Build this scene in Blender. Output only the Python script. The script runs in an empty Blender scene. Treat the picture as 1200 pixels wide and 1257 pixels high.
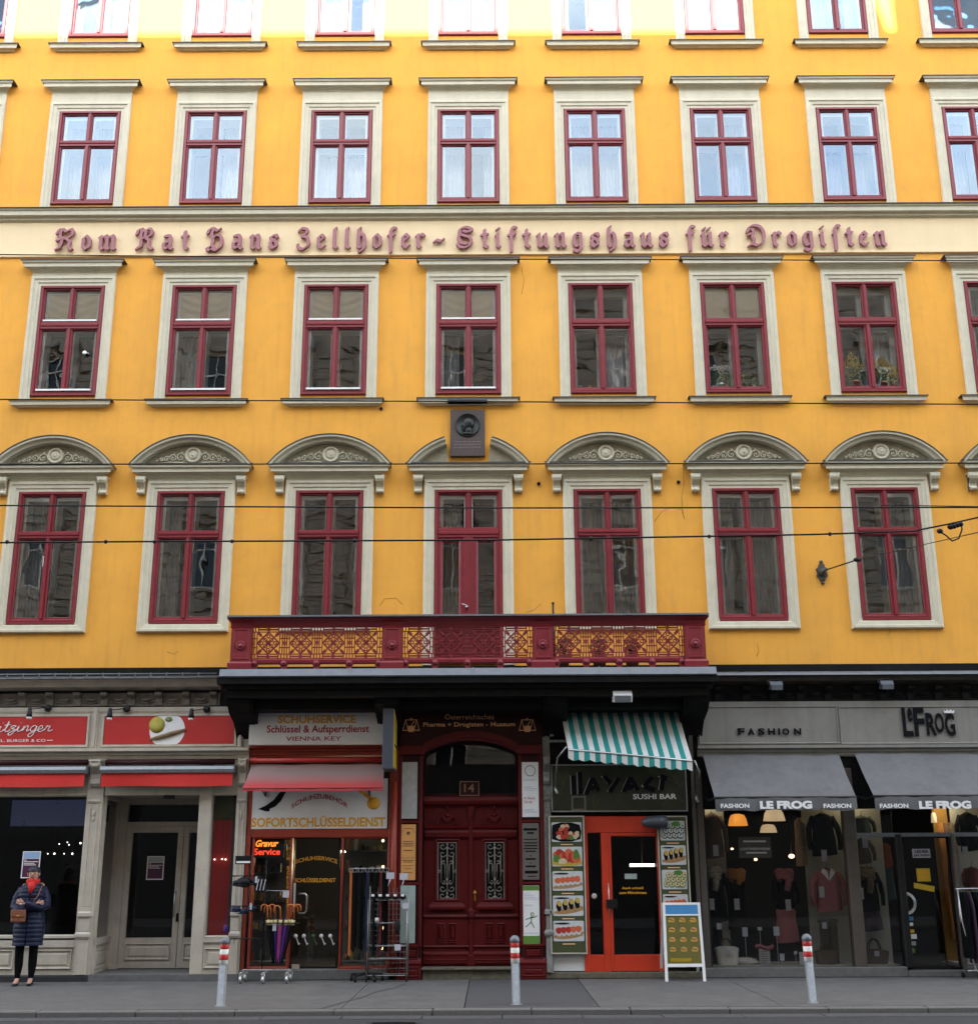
import bpy, bmesh, math, random
from mathutils import Vector, Matrix
random.seed(7)
R = math.radians
SC = bpy.context.scene

# ------------------------------------------------------------------ camera, sky, sun, exposure
CAM = Vector((0.37, -21.19, 1.7)); TILT = 16.24; FPX = 1505.0; ROLL = 0.3
cd = bpy.data.cameras.new('camera'); cam = bpy.data.objects.new('camera', cd); SC.collection.objects.link(cam)
cam.location = CAM
cam.matrix_world = Matrix.Translation(CAM) @ Matrix.Rotation(R(90 + TILT), 4, 'X') @ Matrix.Rotation(R(-ROLL), 4, 'Z')
cd.sensor_fit = 'VERTICAL'; cd.sensor_height = 36; cd.lens = 36 * FPX / 1257; cd.clip_end = 900; cd.clip_start = .1
SC.camera = cam
SUN_EL, SUN_AZ = 17.0, 4.0          # sun stands behind the camera, over the roofs across the street
w = bpy.data.worlds.new('World'); SC.world = w; w.use_nodes = True
nt = w.node_tree; nt.nodes.clear()
sky = nt.nodes.new('ShaderNodeTexSky'); sky.sky_type = 'NISHITA'; sky.sun_disc = False
sky.sun_elevation = R(SUN_EL); sky.sun_rotation = R(180 + SUN_AZ); sky.air_density = 1.0; sky.dust_density = .7
bg = nt.nodes.new('ShaderNodeBackground'); bg.inputs[1].default_value = 0.12
# broken thin cloud over the blue sky
tcn = nt.nodes.new('ShaderNodeTexCoord'); mpn = nt.nodes.new('ShaderNodeMapping'); mpn.inputs['Scale'].default_value = (2.2, 2.2, 5)
cn = nt.nodes.new('ShaderNodeTexNoise'); cn.inputs['Scale'].default_value = 2.2; cn.inputs['Detail'].default_value = 7; cn.inputs['Roughness'].default_value = .6
cr = nt.nodes.new('ShaderNodeValToRGB'); cr.color_ramp.elements[0].position = .40; cr.color_ramp.elements[1].position = .64
cr.color_ramp.elements[0].color = (0, 0, 0, 1); cr.color_ramp.elements[1].color = (.85, .85, .85, 1)
cmx = nt.nodes.new('ShaderNodeMix'); cmx.data_type = 'RGBA'; cmx.inputs[7].default_value = (5.4, 5.2, 4.9, 1)
out = nt.nodes.new('ShaderNodeOutputWorld'); L = nt.links.new
L(tcn.outputs['Generated'], mpn.inputs[0]); L(mpn.outputs[0], cn.inputs[0]); L(cn.outputs[0], cr.inputs[0])
L(cr.outputs[0], cmx.inputs[0]); L(sky.outputs[0], cmx.inputs[6]); L(cmx.outputs[2], bg.inputs[0]); L(bg.outputs[0], out.inputs[0])
sl = bpy.data.lights.new('sun', 'SUN'); sl.energy = 4.0; sl.angle = R(.5); sl.color = (1, .93, .80)
so = bpy.data.objects.new('sun', sl); SC.collection.objects.link(so); so.location = (0, -60, 60)
so.rotation_euler = (R(90 - SUN_EL), 0, R(-SUN_AZ))
SC.view_settings.view_transform = 'Standard'; SC.view_settings.look = 'None'
SC.view_settings.gamma = 1; SC.view_settings.use_curve_mapping = False
SC.view_settings.exposure = 3.08
SC.render.engine = 'CYCLES'; SC.cycles.use_denoising = True
SC.cycles.max_bounces = 7; SC.cycles.transparent_max_bounces = 12; SC.cycles.caustics_reflective = False; SC.cycles.caustics_refractive = False

# ------------------------------------------------------------------ measuring helper: a point of a vertical plane at depth Y
_c, _s = math.cos(R(TILT)), math.sin(R(TILT))
def at(px, py, Y=0.0):
    u, v = (px - 600) / FPX, (628.5 - py) / FPX
    a = R(ROLL); u, v = u*math.cos(a) + v*math.sin(a), -u*math.sin(a) + v*math.cos(a)
    t = (Y - CAM.y) / (_c - v*_s)
    return CAM.x + u*t, CAM.z + (_s + v*_c)*t
def rc(x0, y0, x1, y1, Y=0.0):       # rectangle -> x0,x1,z0,z1
    ym, xm = (y0+y1)/2, (x0+x1)/2
    return at(x0, ym, Y)[0], at(x1, ym, Y)[0], at(xm, y1, Y)[1], at(xm, y0, Y)[1]
def lerp(a, b, t): return a + (b-a)*t

# ------------------------------------------------------------------ materials
MATS = {}
def mat(name, col, rough=.6, var=.12, scale=4, bump=.0, bscale=60, metal=0, grime=0, streak=0, emit=None, estr=0, spec=.5, stretch=(1, 1, 1), grimecol=(.05, .045, .035), coat=0):
    m = bpy.data.materials.new(name); m.use_nodes = True; N = m.node_tree.nodes; K = m.node_tree.links.new
    b = N['Principled BSDF']; b.inputs['Roughness'].default_value = rough; b.inputs['Metallic'].default_value = metal
    b.inputs['Specular IOR Level'].default_value = spec; b.inputs['Coat Weight'].default_value = coat
    tc = N.new('ShaderNodeTexCoord'); mp = N.new('ShaderNodeMapping'); mp.inputs['Scale'].default_value = stretch
    geo = N.new('ShaderNodeNewGeometry'); K(geo.outputs['Position'], mp.inputs[0])
    n1 = N.new('ShaderNodeTexNoise'); n1.inputs['Scale'].default_value = scale; n1.inputs['Detail'].default_value = 6; n1.inputs['Roughness'].default_value = .62
    K(mp.outputs[0], n1.inputs[0])
    mr = N.new('ShaderNodeMapRange'); mr.inputs[1].default_value = .3; mr.inputs[2].default_value = .7; mr.inputs[3].default_value = 1-var; mr.inputs[4].default_value = 1+var*.6
    K(n1.outputs[0], mr.inputs[0])
    mx = N.new('ShaderNodeMix'); mx.data_type = 'RGBA'; mx.blend_type = 'MULTIPLY'; mx.inputs[0].default_value = 1; mx.inputs[6].default_value = (*col, 1)
    K(mr.outputs[0], mx.inputs[7]); last = mx.outputs[2]
    def dirt(last, scl, amount, lo, hi, gcol, st):
        mp2 = N.new('ShaderNodeMapping'); mp2.inputs['Scale'].default_value = st; K(geo.outputs['Position'], mp2.inputs[0])
        n2 = N.new('ShaderNodeTexNoise'); n2.inputs['Scale'].default_value = scl; n2.inputs['Detail'].default_value = 8; n2.inputs['Roughness'].default_value = .7
        K(mp2.outputs[0], n2.inputs[0])
        r2 = N.new('ShaderNodeMapRange'); r2.inputs[1].default_value = lo; r2.inputs[2].default_value = hi; r2.inputs[3].default_value = 0; r2.inputs[4].default_value = amount
        K(n2.outputs[0], r2.inputs[0])
        m2 = N.new('ShaderNodeMix'); m2.data_type = 'RGBA'; m2.inputs[7].default_value = (*gcol, 1); K(r2.outputs[0], m2.inputs[0]); K(last, m2.inputs[6])
        return m2.outputs[2]
    if grime: last = dirt(last, 5, grime, .5, .78, grimecol, (1, 1, 1))
    if streak: last = dirt(last, 3.2, streak, .5, .75, grimecol, (2.4, 2.4, .22))
    K(last, b.inputs['Base Color'])
    rr = N.new('ShaderNodeMapRange'); rr.inputs[3].default_value = max(0, rough-.1); rr.inputs[4].default_value = min(1, rough+.12); K(n1.outputs[0], rr.inputs[0]); K(rr.outputs[0], b.inputs['Roughness'])
    if bump:
        n3 = N.new('ShaderNodeTexNoise'); n3.inputs['Scale'].default_value = bscale; n3.inputs['Detail'].default_value = 4; K(geo.outputs['Position'], n3.inputs[0])
        bp = N.new('ShaderNodeBump'); bp.inputs['Strength'].default_value = bump; bp.inputs['Distance'].default_value = .01; K(n3.outputs[0], bp.inputs['Height']); K(bp.outputs[0], b.inputs['Normal'])
    if emit: b.inputs['Emission Color'].default_value = (*emit, 1); b.inputs['Emission Strength'].default_value = estr
    MATS[name] = m; return m
def glass(name, base=.10, tint=(1, 1, 1), wav=.02, rough=0.0, fm=1.0, gt=(.97, .98, 1)):
    m = bpy.data.materials.new(name); m.use_nodes = True; N = m.node_tree.nodes; K = m.node_tree.links.new; N.clear()
    o = N.new('ShaderNodeOutputMaterial'); mx = N.new('ShaderNodeMixShader'); t = N.new('ShaderNodeBsdfTransparent'); g = N.new('ShaderNodeBsdfGlossy')
    t.inputs[0].default_value = (*[c*(.96) for c in tint], 1); g.inputs['Roughness'].default_value = rough; g.inputs[0].default_value = (*gt, 1)
    fr = N.new('ShaderNodeFresnel'); fr.inputs[0].default_value = 1.5; ad = N.new('ShaderNodeMath'); ad.operation = 'MULTIPLY_ADD'; ad.inputs[1].default_value = fm; ad.inputs[2].default_value = base; ad.use_clamp = True
    n = N.new('ShaderNodeTexNoise'); n.inputs['Scale'].default_value = 2.3; n.inputs['Detail'].default_value = 1; geo = N.new('ShaderNodeNewGeometry'); K(geo.outputs['Position'], n.inputs[0])
    bp = N.new('ShaderNodeBump'); bp.inputs['Strength'].default_value = wav*10; bp.inputs['Distance'].default_value = .004; K(n.outputs[0], bp.inputs['Height']); K(bp.outputs[0], g.inputs['Normal'])
    K(fr.outputs[0], ad.inputs[0]); K(ad.outputs[0], mx.inputs[0]); K(t.outputs[0], mx.inputs[1]); K(g.outputs[0], mx.inputs[2]); K(mx.outputs[0], o.inputs[0])
    MATS[name] = m; return m
M = MATS
mat('yellow_plaster', (.85, .402, .056), .85, .10, 1.1, .3, 90, grime=.16, streak=.30, grimecol=(.46, .23, .07))
mat('cream_plaster', (.86, .68, .42), .85, .05, 1.5, .2, 90, streak=.12, grimecol=(.45, .35, .2))
mat('trim_stone', (.64, .595, .455), .8, .08, 3, .25, 70, grime=.15, streak=.15, grimecol=(.17, .145, .09))
mat('tympanum_shaded_stone', (.36, .32, .22), .8, .2, 12, .3, 70, grime=.4, grimecol=(.06, .055, .04))  # stained tympanum stone, with the recess shade put into its base colour
mat('zinc_flashing', (.085, .09, .09), .5, .25, 5, .1, 40, metal=.5)
mat('zinc_light', (.17, .185, .205), .5, .16, 6, .1, 40, metal=.35, grime=.2)
mat('oxblood_paint', (.215, .011, .020), .42, .12, 6, .08, 60, grime=.12, coat=.15)
mat('oxblood_dark', (.030, .003, .005), .5, .2, 5, .1, 40, grime=.25, grimecol=(.01, .004, .004), spec=.2)
mat('portal_red', (.100, .004, .0045), .5, .2, 5, .1, 40, grime=.25, grimecol=(.01, .004, .004), spec=.25)
mat('opposite_dark', (.025, .024, .023), .7, .25, 3)
mat('mauve_letter', (.36, .145, .165), .6, .1, 8, grime=.15)
mat('white_paint', (.82, .83, .80), .5, .06, 6)
mat('grey_paint', (.52, .47, .39), .55, .12, 4, .1, 50, grime=.22, streak=.25, grimecol=(.10, .09, .075))
mat('weathered_grey', (.25, .25, .235), .6, .3, 9, .3, 40, grime=.5, streak=.3, grimecol=(.05, .05, .045))
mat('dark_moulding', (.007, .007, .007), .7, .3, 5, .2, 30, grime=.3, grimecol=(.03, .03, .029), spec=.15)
mat('frieze_brown', (.055, .047, .038), .7, .3, 6, .2, 30, grime=.4, grimecol=(.02, .018, .015))
mat('frieze_light', (.17, .15, .12), .7, .25, 6, .2, 30, grime=.45, streak=.3, grimecol=(.05, .045, .04))
mat('brown_frame', (.075, .062, .052), .5, .15, 8, .1, 40, grime=.2)
mat('curtain_white', (.60, .61, .62), .9, .08, 5)
mat('curtain_grey', (.34, .35, .35), .9, .15, 8)
mat('curtain_beige', (.80, .72, .54), .9, .08, 5)
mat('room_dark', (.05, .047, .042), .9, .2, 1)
mat('room_pale', (.42, .42, .40), .9, .1, 1)
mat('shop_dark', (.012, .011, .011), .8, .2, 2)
mat('shop_wall', (.20, .22, .215), .85, .12, 1.5)
mat('iron_black', (.010, .010, .011), .5, .2, 20, spec=.3)
mat('steel', (.55, .56, .57), .32, .08, 20, metal=.9)
mat('galvanised', (.27, .29, .31), .45, .22, 26, .1, 60, metal=.45, grime=.25, grimecol=(.12, .13, .14))
mat('black_plastic', (.006, .006, .007), .55, .1, 9, spec=.25)
mat('chrome_wire', (.30, .30, .30), .35, .1, 20, metal=.7)
glass('window_glass', .003, wav=.05)
glass('upper_glass', .02, wav=.03, gt=(.70, .87, 1))  # upper panes: blue of the reflected sky is tinted into the gloss colour
glass('shop_glass', .0, wav=.012, fm=.6)
glass('clear_glass', .02, wav=.0)
mat('asphalt_road', (.030, .031, .034), .85, .25, 14, .5, 220, grime=.3, grimecol=(.07, .07, .072))
mat('pavement_asphalt', (.104, .100, .097), .9, .22, 2.2, .4, 200, grime=.55, grimecol=(.048, .046, .046))
mat('patch_asphalt', (.060, .059, .062), .9, .16, 5, .4, 200)
mat('kerb_granite', (.13, .125, .12), .8, .2, 30, .3, 160, grime=.3)
mat('gutter_concrete', (.06, .06, .062), .85, .2, 8, .3, 120, grime=.3)
mat('step_stone', (.13, .115, .08), .85, .35, 14, .5, 50, grime=.6, grimecol=(.03, .028, .02))
mat('plinth_concrete', (.13, .13, .128), .85, .2, 9, .4, 80, grime=.4, grimecol=(.05, .05, .05))
mat('plinth_dark', (.022, .023, .026), .6, .2, 8)
mat('opposite_stone', (.40, .36, .30), .85, .25, 2.2, .4, 20, grime=.4, streak=.4, grimecol=(.10, .09, .075))
mat('opposite_glass', (.02, .025, .03), .1, .1, 3)
mat('roof_dark', (.06, .055, .05), .7, .2, 3)

def speckle(name, col, sc_, lo):      # chewing gum spots and small stains
    n = M[name].node_tree; b = n.nodes['Principled BSDF']; src = b.inputs['Base Color'].links[0].from_socket
    g = n.nodes.new('ShaderNodeNewGeometry'); v = n.nodes.new('ShaderNodeTexVoronoi'); v.inputs['Scale'].default_value = sc_; r = n.nodes.new('ShaderNodeMapRange')
    r.inputs[1].default_value = lo; r.inputs[2].default_value = lo*.6; r.inputs[3].default_value = 0; r.inputs[4].default_value = .75
    x = n.nodes.new('ShaderNodeMix'); x.data_type = 'RGBA'; x.inputs[7].default_value = (*col, 1); n.links.new(g.outputs['Position'], v.inputs['Vector']); n.links.new(v.outputs['Distance'], r.inputs[0])
    n.links.new(r.outputs[0], x.inputs[0]); n.links.new(src, x.inputs[6]); n.links.new(x.outputs[2], b.inputs['Base Color'])
speckle('pavement_asphalt', (.045, .043, .042), 3.1, .11); speckle('pavement_asphalt', (.16, .155, .15), 2.3, .05)

# ------------------------------------------------------------------ mesh builder
class MB:
    def __init__(s): s.v = []; s.f = []; s.m = []; s.sm = []
    def add(s, vs, fs, mi=0, smooth=False):
        o = len(s.v); s.v += [tuple(p) for p in vs]; s.f += [tuple(i+o for i in f) for f in fs]; s.m += [mi]*len(fs); s.sm += [smooth]*len(fs); return s
    def box(s, x0, x1, y0, y1, z0, z1, mi=0):
        if x0 > x1: x0, x1 = x1, x0
        if y0 > y1: y0, y1 = y1, y0
        if z0 > z1: z0, z1 = z1, z0
        return s.add([(x0,y0,z0),(x1,y0,z0),(x1,y1,z0),(x0,y1,z0),(x0,y0,z1),(x1,y0,z1),(x1,y1,z1),(x0,y1,z1)],
              [(0,3,2,1),(4,5,6,7),(0,1,5,4),(1,2,6,5),(2,3,7,6),(3,0,4,7)], mi)
    def bbox(s, x0, x1, y0, y1, z0, z1, b=.006, mi=0):     # box with chamfered edges
        if x0 > x1: x0, x1 = x1, x0
        if y0 > y1: y0, y1 = y1, y0
        if z0 > z1: z0, z1 = z1, z0
        b = min(b, (x1-x0)*.45, (y1-y0)*.45, (z1-z0)*.45)
        bm = bmesh.new(); bmesh.ops.create_cube(bm, size=1)
        for q in bm.verts: q.co = Vector(((x0+x1)/2 + q.co.x*(x1-x0), (y0+y1)/2 + q.co.y*(y1-y0), (z0+z1)/2 + q.co.z*(z1-z0)))
        bmesh.ops.bevel(bm, geom=bm.edges[:], offset=b, segments=1, affect='EDGES')
        bm.verts.ensure_lookup_table()
        s.add([q.co[:] for q in bm.verts], [[q.index for q in f.verts] for f in bm.faces], mi); bm.free(); return s
    def prism(s, pts, y0, y1, mi=0):       # polygon in XZ (counter-clockwise seen from -Y), y0 front
        n = len(pts); a = [(x, y0, z) for x, z in pts] + [(x, y1, z) for x, z in pts]
        area = sum(pts[i][0]*pts[(i+1)%n][1] - pts[(i+1)%n][0]*pts[i][1] for i in range(n))
        fr = list(range(n)) if area > 0 else list(range(n))[::-1]
        fs = [tuple(fr), tuple(i+n for i in fr[::-1])] + [(fr[i], fr[i]+n, fr[(i+1)%n]+n, fr[(i+1)%n]) for i in range(n)]
        return s.add(a, fs, mi)
    def prismx(s, pts, x0, x1, mi=0):      # polygon in (y,z) extruded along x
        n = len(pts); a = [(x0, y, z) for y, z in pts] + [(x1, y, z) for y, z in pts]
        fs = [tuple(range(n)), tuple(i+n for i in range(n))[::-1]] + [(i, i+n, (i+1)%n+n, (i+1)%n) for i in range(n)]
        return s.add(a, fs, mi)
    def mould(s, x0, x1, prof, ret=True, y0=0.0, mi=0):   # prof: list (projection, z) bottom->top, closed to wall y0; ends return
        P = [(0, prof[0][1])] + list(prof) + [(0, prof[-1][1])]; n = len(P); k = 1 if ret else 0
        a = [(x0 - k*d, y0 - d, z) for d, z in P] + [(x1 + k*d, y0 - d, z) for d, z in P]
        fs = [(i, i+n, i+1+n, i+1) for i in range(n-1)] + [tuple(range(n)), tuple(i+n for i in range(n))[::-1], (0, n-1, 2*n-1, n)]
        return s.add(a, fs, mi)
    def frame(s, x0, x1, z0, z1, prof, mi=0, bottom=True, open_bottom=False):   # mitred frame; prof: (inset, y) from outer to inner
        n = len(prof); a = []
        for d, y in prof:
            zb = z0 + (d if not open_bottom else 0)
            a += [(x0+d, y, zb), (x1-d, y, zb), (x1-d, y, z1-d), (x0+d, y, z1-d)]
        fs = []
        for i in range(n-1):
            for k in range(4):
                if k == 0 and open_bottom: continue
                fs.append((i*4+k, i*4+(k+1)%4, (i+1)*4+(k+1)%4, (i+1)*4+k))
        return s.add(a, fs, mi)
    def tube(s, pts, r, n=6, mi=0, closed=False, cap=True, smooth=True):
        P = [Vector(p) for p in pts]; m = len(P); rr = r if isinstance(r, (list, tuple)) else [r]*m; a = []; up = None
        for i, p in enumerate(P):
            if closed: t = P[(i+1) % m] - P[i-1]
            else: t = P[min(i+1, m-1)] - P[max(i-1, 0)]
            t = t.normalized() if t.length > 1e-9 else Vector((0, 0, 1))
            if up is None: up = Vector((0, 0, 1)) if abs(t.z) < .9 else Vector((0, 1, 0))
            sd = t.cross(up); sd = sd.normalized() if sd.length > 1e-6 else Vector((1, 0, 0)); up = sd.cross(t).normalized()
            for k in range(n):
                an = 2*math.pi*k/n; a.append(p + sd*math.cos(an)*rr[i] + up*math.sin(an)*rr[i])
        fs = []
        for i in range(m if closed else m-1):
            j = (i+1) % m
            for k in range(n): fs.append((i*n+k, i*n+(k+1) % n, j*n+(k+1) % n, j*n+k))
        if cap and not closed: fs += [tuple(range(n))[::-1], tuple((m-1)*n+k for k in range(n))]
        return s.add(a, fs, mi, smooth)
    def lathe(s, prof, c=(0, 0, 0), n=14, axis='z', mi=0, smooth=True, sx=1, sy=1):
        a = []; m = len(prof)
        for r, h in prof:
            for k in range(n):
                an = 2*math.pi*k/n; u, v = r*math.cos(an)*sx, r*math.sin(an)*sy
                if axis == 'z': a.append((c[0]+u, c[1]+v, c[2]+h))
                elif axis == 'y': a.append((c[0]+u, c[1]-h, c[2]+v))      # h grows towards the viewer
                else: a.append((c[0]+h, c[1]+u, c[2]+v))
        fs = []
        for i in range(m-1):
            for k in range(n): fs.append((i*n+k, i*n+(k+1) % n, (i+1)*n+(k+1) % n, (i+1)*n+k))
        fs += [tuple(range(n))[::-1], tuple((m-1)*n+k for k in range(n))]
        return s.add(a, fs, mi, smooth)
    def ball(s, c, r, mi=0, n=10, sc=(1, 1, 1)):
        m = 7; prof = [(math.sin(math.pi*i/(m-1))*1.0, -math.cos(math.pi*i/(m-1))) for i in range(m)]
        a = []
        for q, h in prof:
            for k in range(n):
                an = 2*math.pi*k/n; a.append((c[0]+r*sc[0]*q*math.cos(an), c[1]+r*sc[1]*q*math.sin(an), c[2]+r*sc[2]*h))
        fs = [(i*n+k, i*n+(k+1) % n, (i+1)*n+(k+1) % n, (i+1)*n+k) for i in range(m-1) for k in range(n)]
        return s.add(a, fs, mi, True)
    def bar(s, p, q, w, y0, y1, mi=0):     # flat bar in the XZ plane
        dx, dz = q[0]-p[0], q[1]-p[1]; l = math.hypot(dx, dz) or 1; nx, nz = -dz/l*w/2, dx/l*w/2
        return s.prism([(p[0]-nx, p[1]-nz), (q[0]-nx, q[1]-nz), (q[0]+nx, q[1]+nz), (p[0]+nx, p[1]+nz)], y0, y1, mi)
    def arcbar(s, c, r, w, a0, a1, y0, y1, n=10, mi=0):
        for i in range(n):
            t0, t1 = a0+(a1-a0)*i/n, a0+(a1-a0)*(i+1)/n
            q = [(c[0]+math.cos(t)*rr, c[1]+math.sin(t)*rr) for t, rr in ((t0, r-w/2), (t0, r+w/2), (t1, r+w/2), (t1, r-w/2))]
            s.prism(q, y0, y1, mi)
        return s
    def ring(s, c, r, w, y0, y1, n=14, mi=0): return s.arcbar(c, r, w, 0, 2*math.pi, y0, y1, n, mi)
    def grid(s, fn, nu, nv, mi=0, smooth=True):
        a = [fn(i/nu, j/nv) for j in range(nv+1) for i in range(nu+1)]
        return s.add(a, [(j*(nu+1)+i, j*(nu+1)+i+1, (j+1)*(nu+1)+i+1, (j+1)*(nu+1)+i) for j in range(nv) for i in range(nu)], mi, smooth)
    def mesh(s, name, mats):
        me = bpy.data.meshes.new(name); me.from_pydata(s.v, [], s.f)
        if not isinstance(mats, (list, tuple)): mats = [mats]
        for m in mats: me.materials.append(M[m] if isinstance(m, str) else m)
        me.polygons.foreach_set('material_index', s.m); me.polygons.foreach_set('use_smooth', s.sm); me.update()
        bm = bmesh.new(); bm.from_mesh(me); bmesh.ops.recalc_face_normals(bm, faces=bm.faces[:]); bm.to_mesh(me); bm.free()
        return me
def link(name, data, parent=None, loc=None, rot=None, **props):
    o = bpy.data.objects.new(name, data); SC.collection.objects.link(o)
    if parent: o.parent = parent
    if loc: o.location = loc
    if rot: o.rotation_euler = rot
    for k, v in props.items(): o[k] = v
    return o
def obj(name, mb, mats, parent=None, loc=None, **props):
    return link(name, mb.mesh(name, mats) if isinstance(mb, MB) else mb, parent, loc, **props)
def thing(name, label, cat, loc=(0, 0, 0), group=None, rz=0, data=None):
    o = link(name, data, None, loc, (0, 0, rz)); o['label'] = label; o['category'] = cat
    if group: o['group'] = group
    return o
def tobj(name, mb, mats, label, cat, group=None, loc=None):
    o = obj(name, mb, mats, None, loc); o['label'] = label; o['category'] = cat
    if group: o['group'] = group
    return o
def kids(o): return list(o.children)
def copy_tree(o, parent=None, loc=None, label=None):
    c = o.copy(); SC.collection.objects.link(c); c.parent = parent
    if loc is not None: c.location = loc
    if label: c['label'] = label
    for ch in kids(o): copy_tree(ch, c)
    return c
ORD = ['first', 'second', 'third', 'fourth', 'fifth', 'sixth', 'seventh', 'eighth', 'ninth', 'tenth', 'eleventh', 'twelfth', 'thirteenth', 'fourteenth', 'fifteenth', 'sixteenth']
def empty(name, parent=None, loc=None): return link(name, None, parent, loc)

# text as real geometry, fitted into a rectangle x0..x1, z0..z1 with its front at y
def text_mesh(txt, x0, x1, z0, z1, y, depth=.004, bold=0.0, shear=0.0, arc=0.0, keep=False):
    cu = bpy.data.curves.new('t', 'FONT'); cu.body = txt; cu.extrude = .5; cu.offset = bold; cu.shear = shear; cu.resolution_u = 3; cu.size = 1
    ob = bpy.data.objects.new('t', cu); SC.collection.objects.link(ob); bpy.context.view_layer.update()
    me = bpy.data.meshes.new_from_object(ob.evaluated_get(bpy.context.evaluated_depsgraph_get()))
    bpy.data.objects.remove(ob); bpy.data.curves.remove(cu)
    xs = [v.co.x for v in me.vertices]; ys = [v.co.y for v in me.vertices]
    if not xs: return me
    a0, a1, b0, b1 = min(xs), max(xs), min(ys), max(ys); sx = (x1-x0)/(a1-a0); sz = (z1-z0)/(b1-b0)
    if keep: sx = sz = min(sx, sz)
    xc, zc = (x0+x1)/2, (z0+z1)/2
    for v in me.vertices:
        X = xc + (v.co.x-(a0+a1)/2)*sx; Z = zc + (v.co.y-(b0+b1)/2)*sz
        if arc:
            t = (X-xc)/((x1-x0)/2); Z += arc*(1-t*t)
        v.co = Vector((X, y - (depth if v.co.z > 0 else 0), Z))
    me.name = 'lettering'
    return me
def text(txt, rect, y, m, parent, depth=.004, bold=0.0, shear=0, arc=0, name='lettering', keep=False):
    me = text_mesh(txt, *rect, y, depth, bold, shear, arc, keep); me.materials.clear(); me.materials.append(M[m] if isinstance(m, str) else m)
    return link(name, me, parent)

# ================================================================== SETTING: road, kerb, pavement
def ground():
    K = -4.40
    m = MB(); m.box(-160, 160, -400, K-.52, -.62, -.075); m.box(-160, 160, K-.52, 300, -.9, -.3)
    obj('road', m, 'asphalt_road', kind='structure')
    # slightly worn asphalt walk in casts, with the open joints between casts as real gaps
    joints = [-30, -11.6, -6.9, -1.55, .02, 1.75, 4.1, 7.6, 12.5, 30]
    m = MB(); sk = .12
    pv = empty('pavement'); pv['kind'] = 'structure'
    for i in range(len(joints)-1):
        a, b = joints[i], joints[i+1]
        if abs(a-.02) < .01: continue
        q = MB(); g = .006
        q.prism([(a+g, -.3), (b-g, -.3), (b-g, 0), (a+g, 0)], K+.01, -.0)
        o = obj('paving_cast', q, 'pavement_asphalt', pv)
    q = MB(); q.box(.026, 1.744, K+.01, 0, -.3, -.003); obj('paving_cast', q, 'patch_asphalt', pv)
    q = MB(); q.box(-30, 30, 0, 12, -.3, -.01); obj('paving_cast', q, 'pavement_asphalt', pv)
    # one thin repair seam running diagonally, as in the photograph
    q = MB(); P = [(-.95, -.9), (-1.05, -1.5), (-1.3, -2.2), (-1.42, -3.0), (-1.62, -3.7), (-1.8, K)]
    for (x, y), (x2, y2) in zip(P, P[1:]): q.add([(x-.012, y, .004), (x+.012, y, .004), (x2+.012, y2, .004), (x2-.012, y2, .004)], [(0, 1, 2, 3)])
    P = [(9.2, -.6), (9.0, -1.6), (9.3, -2.6), (9.1, -4.3)]
    for (x, y), (x2, y2) in zip(P, P[1:]): q.add([(x-.01, y, .004), (x+.01, y, .004), (x2+.01, y2, .004), (x2-.01, y2, .004)], [(0, 1, 2, 3)])
    obj('crack', q, 'asphalt_road', pv)
    kb = empty('kerb'); kb['kind'] = 'structure'
    q = MB(); q.bbox(-.62, .62, -.09, .09, -.15, .15, .012); me = q.mesh('kerb_stone', 'kerb_granite')
    for i in range(26):
        link('kerb_stone', me, kb, (-16+1.25*i+random.uniform(-.003, .003), K-.08, -.151+random.uniform(-.003, .003)))
    gt = empty('gutter'); gt['kind'] = 'structure'
    q = MB(); q.bbox(-.495, .495, -.17, .17, -.1, .0, .006); me = q.mesh('gutter_slab', 'gutter_concrete')
    for i in range(32): link('gutter_slab', me, gt, (-16+1.0*i, K-.345, -.068+random.uniform(-.004, .002)))
ground()
q = MB(); q.box(-160, 160, -24.6, -17.2, -.3, .02); obj('far_pavement', q, 'pavement_asphalt', kind='structure')
q = MB(); q.box(-1.6, 1.6, -.25, .25, 0, .02)
# drain and manhole on the road near the kerb
q = MB(); q.lathe([(.0, 0), (.36, 0), (.36, .012), (.33, .014), (.0, .014)], (-.8, -5.6, -.077), 24)
for k in range(-3, 4): q.box(-.8-.26, -.8+.26, -5.6+k*.08-.012, -5.6+k*.08+.012, -.063, -.058)
tobj('manhole_cover', q, 'iron_black', 'round dark iron manhole cover in the road near the kerb', 'manhole cover')

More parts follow.
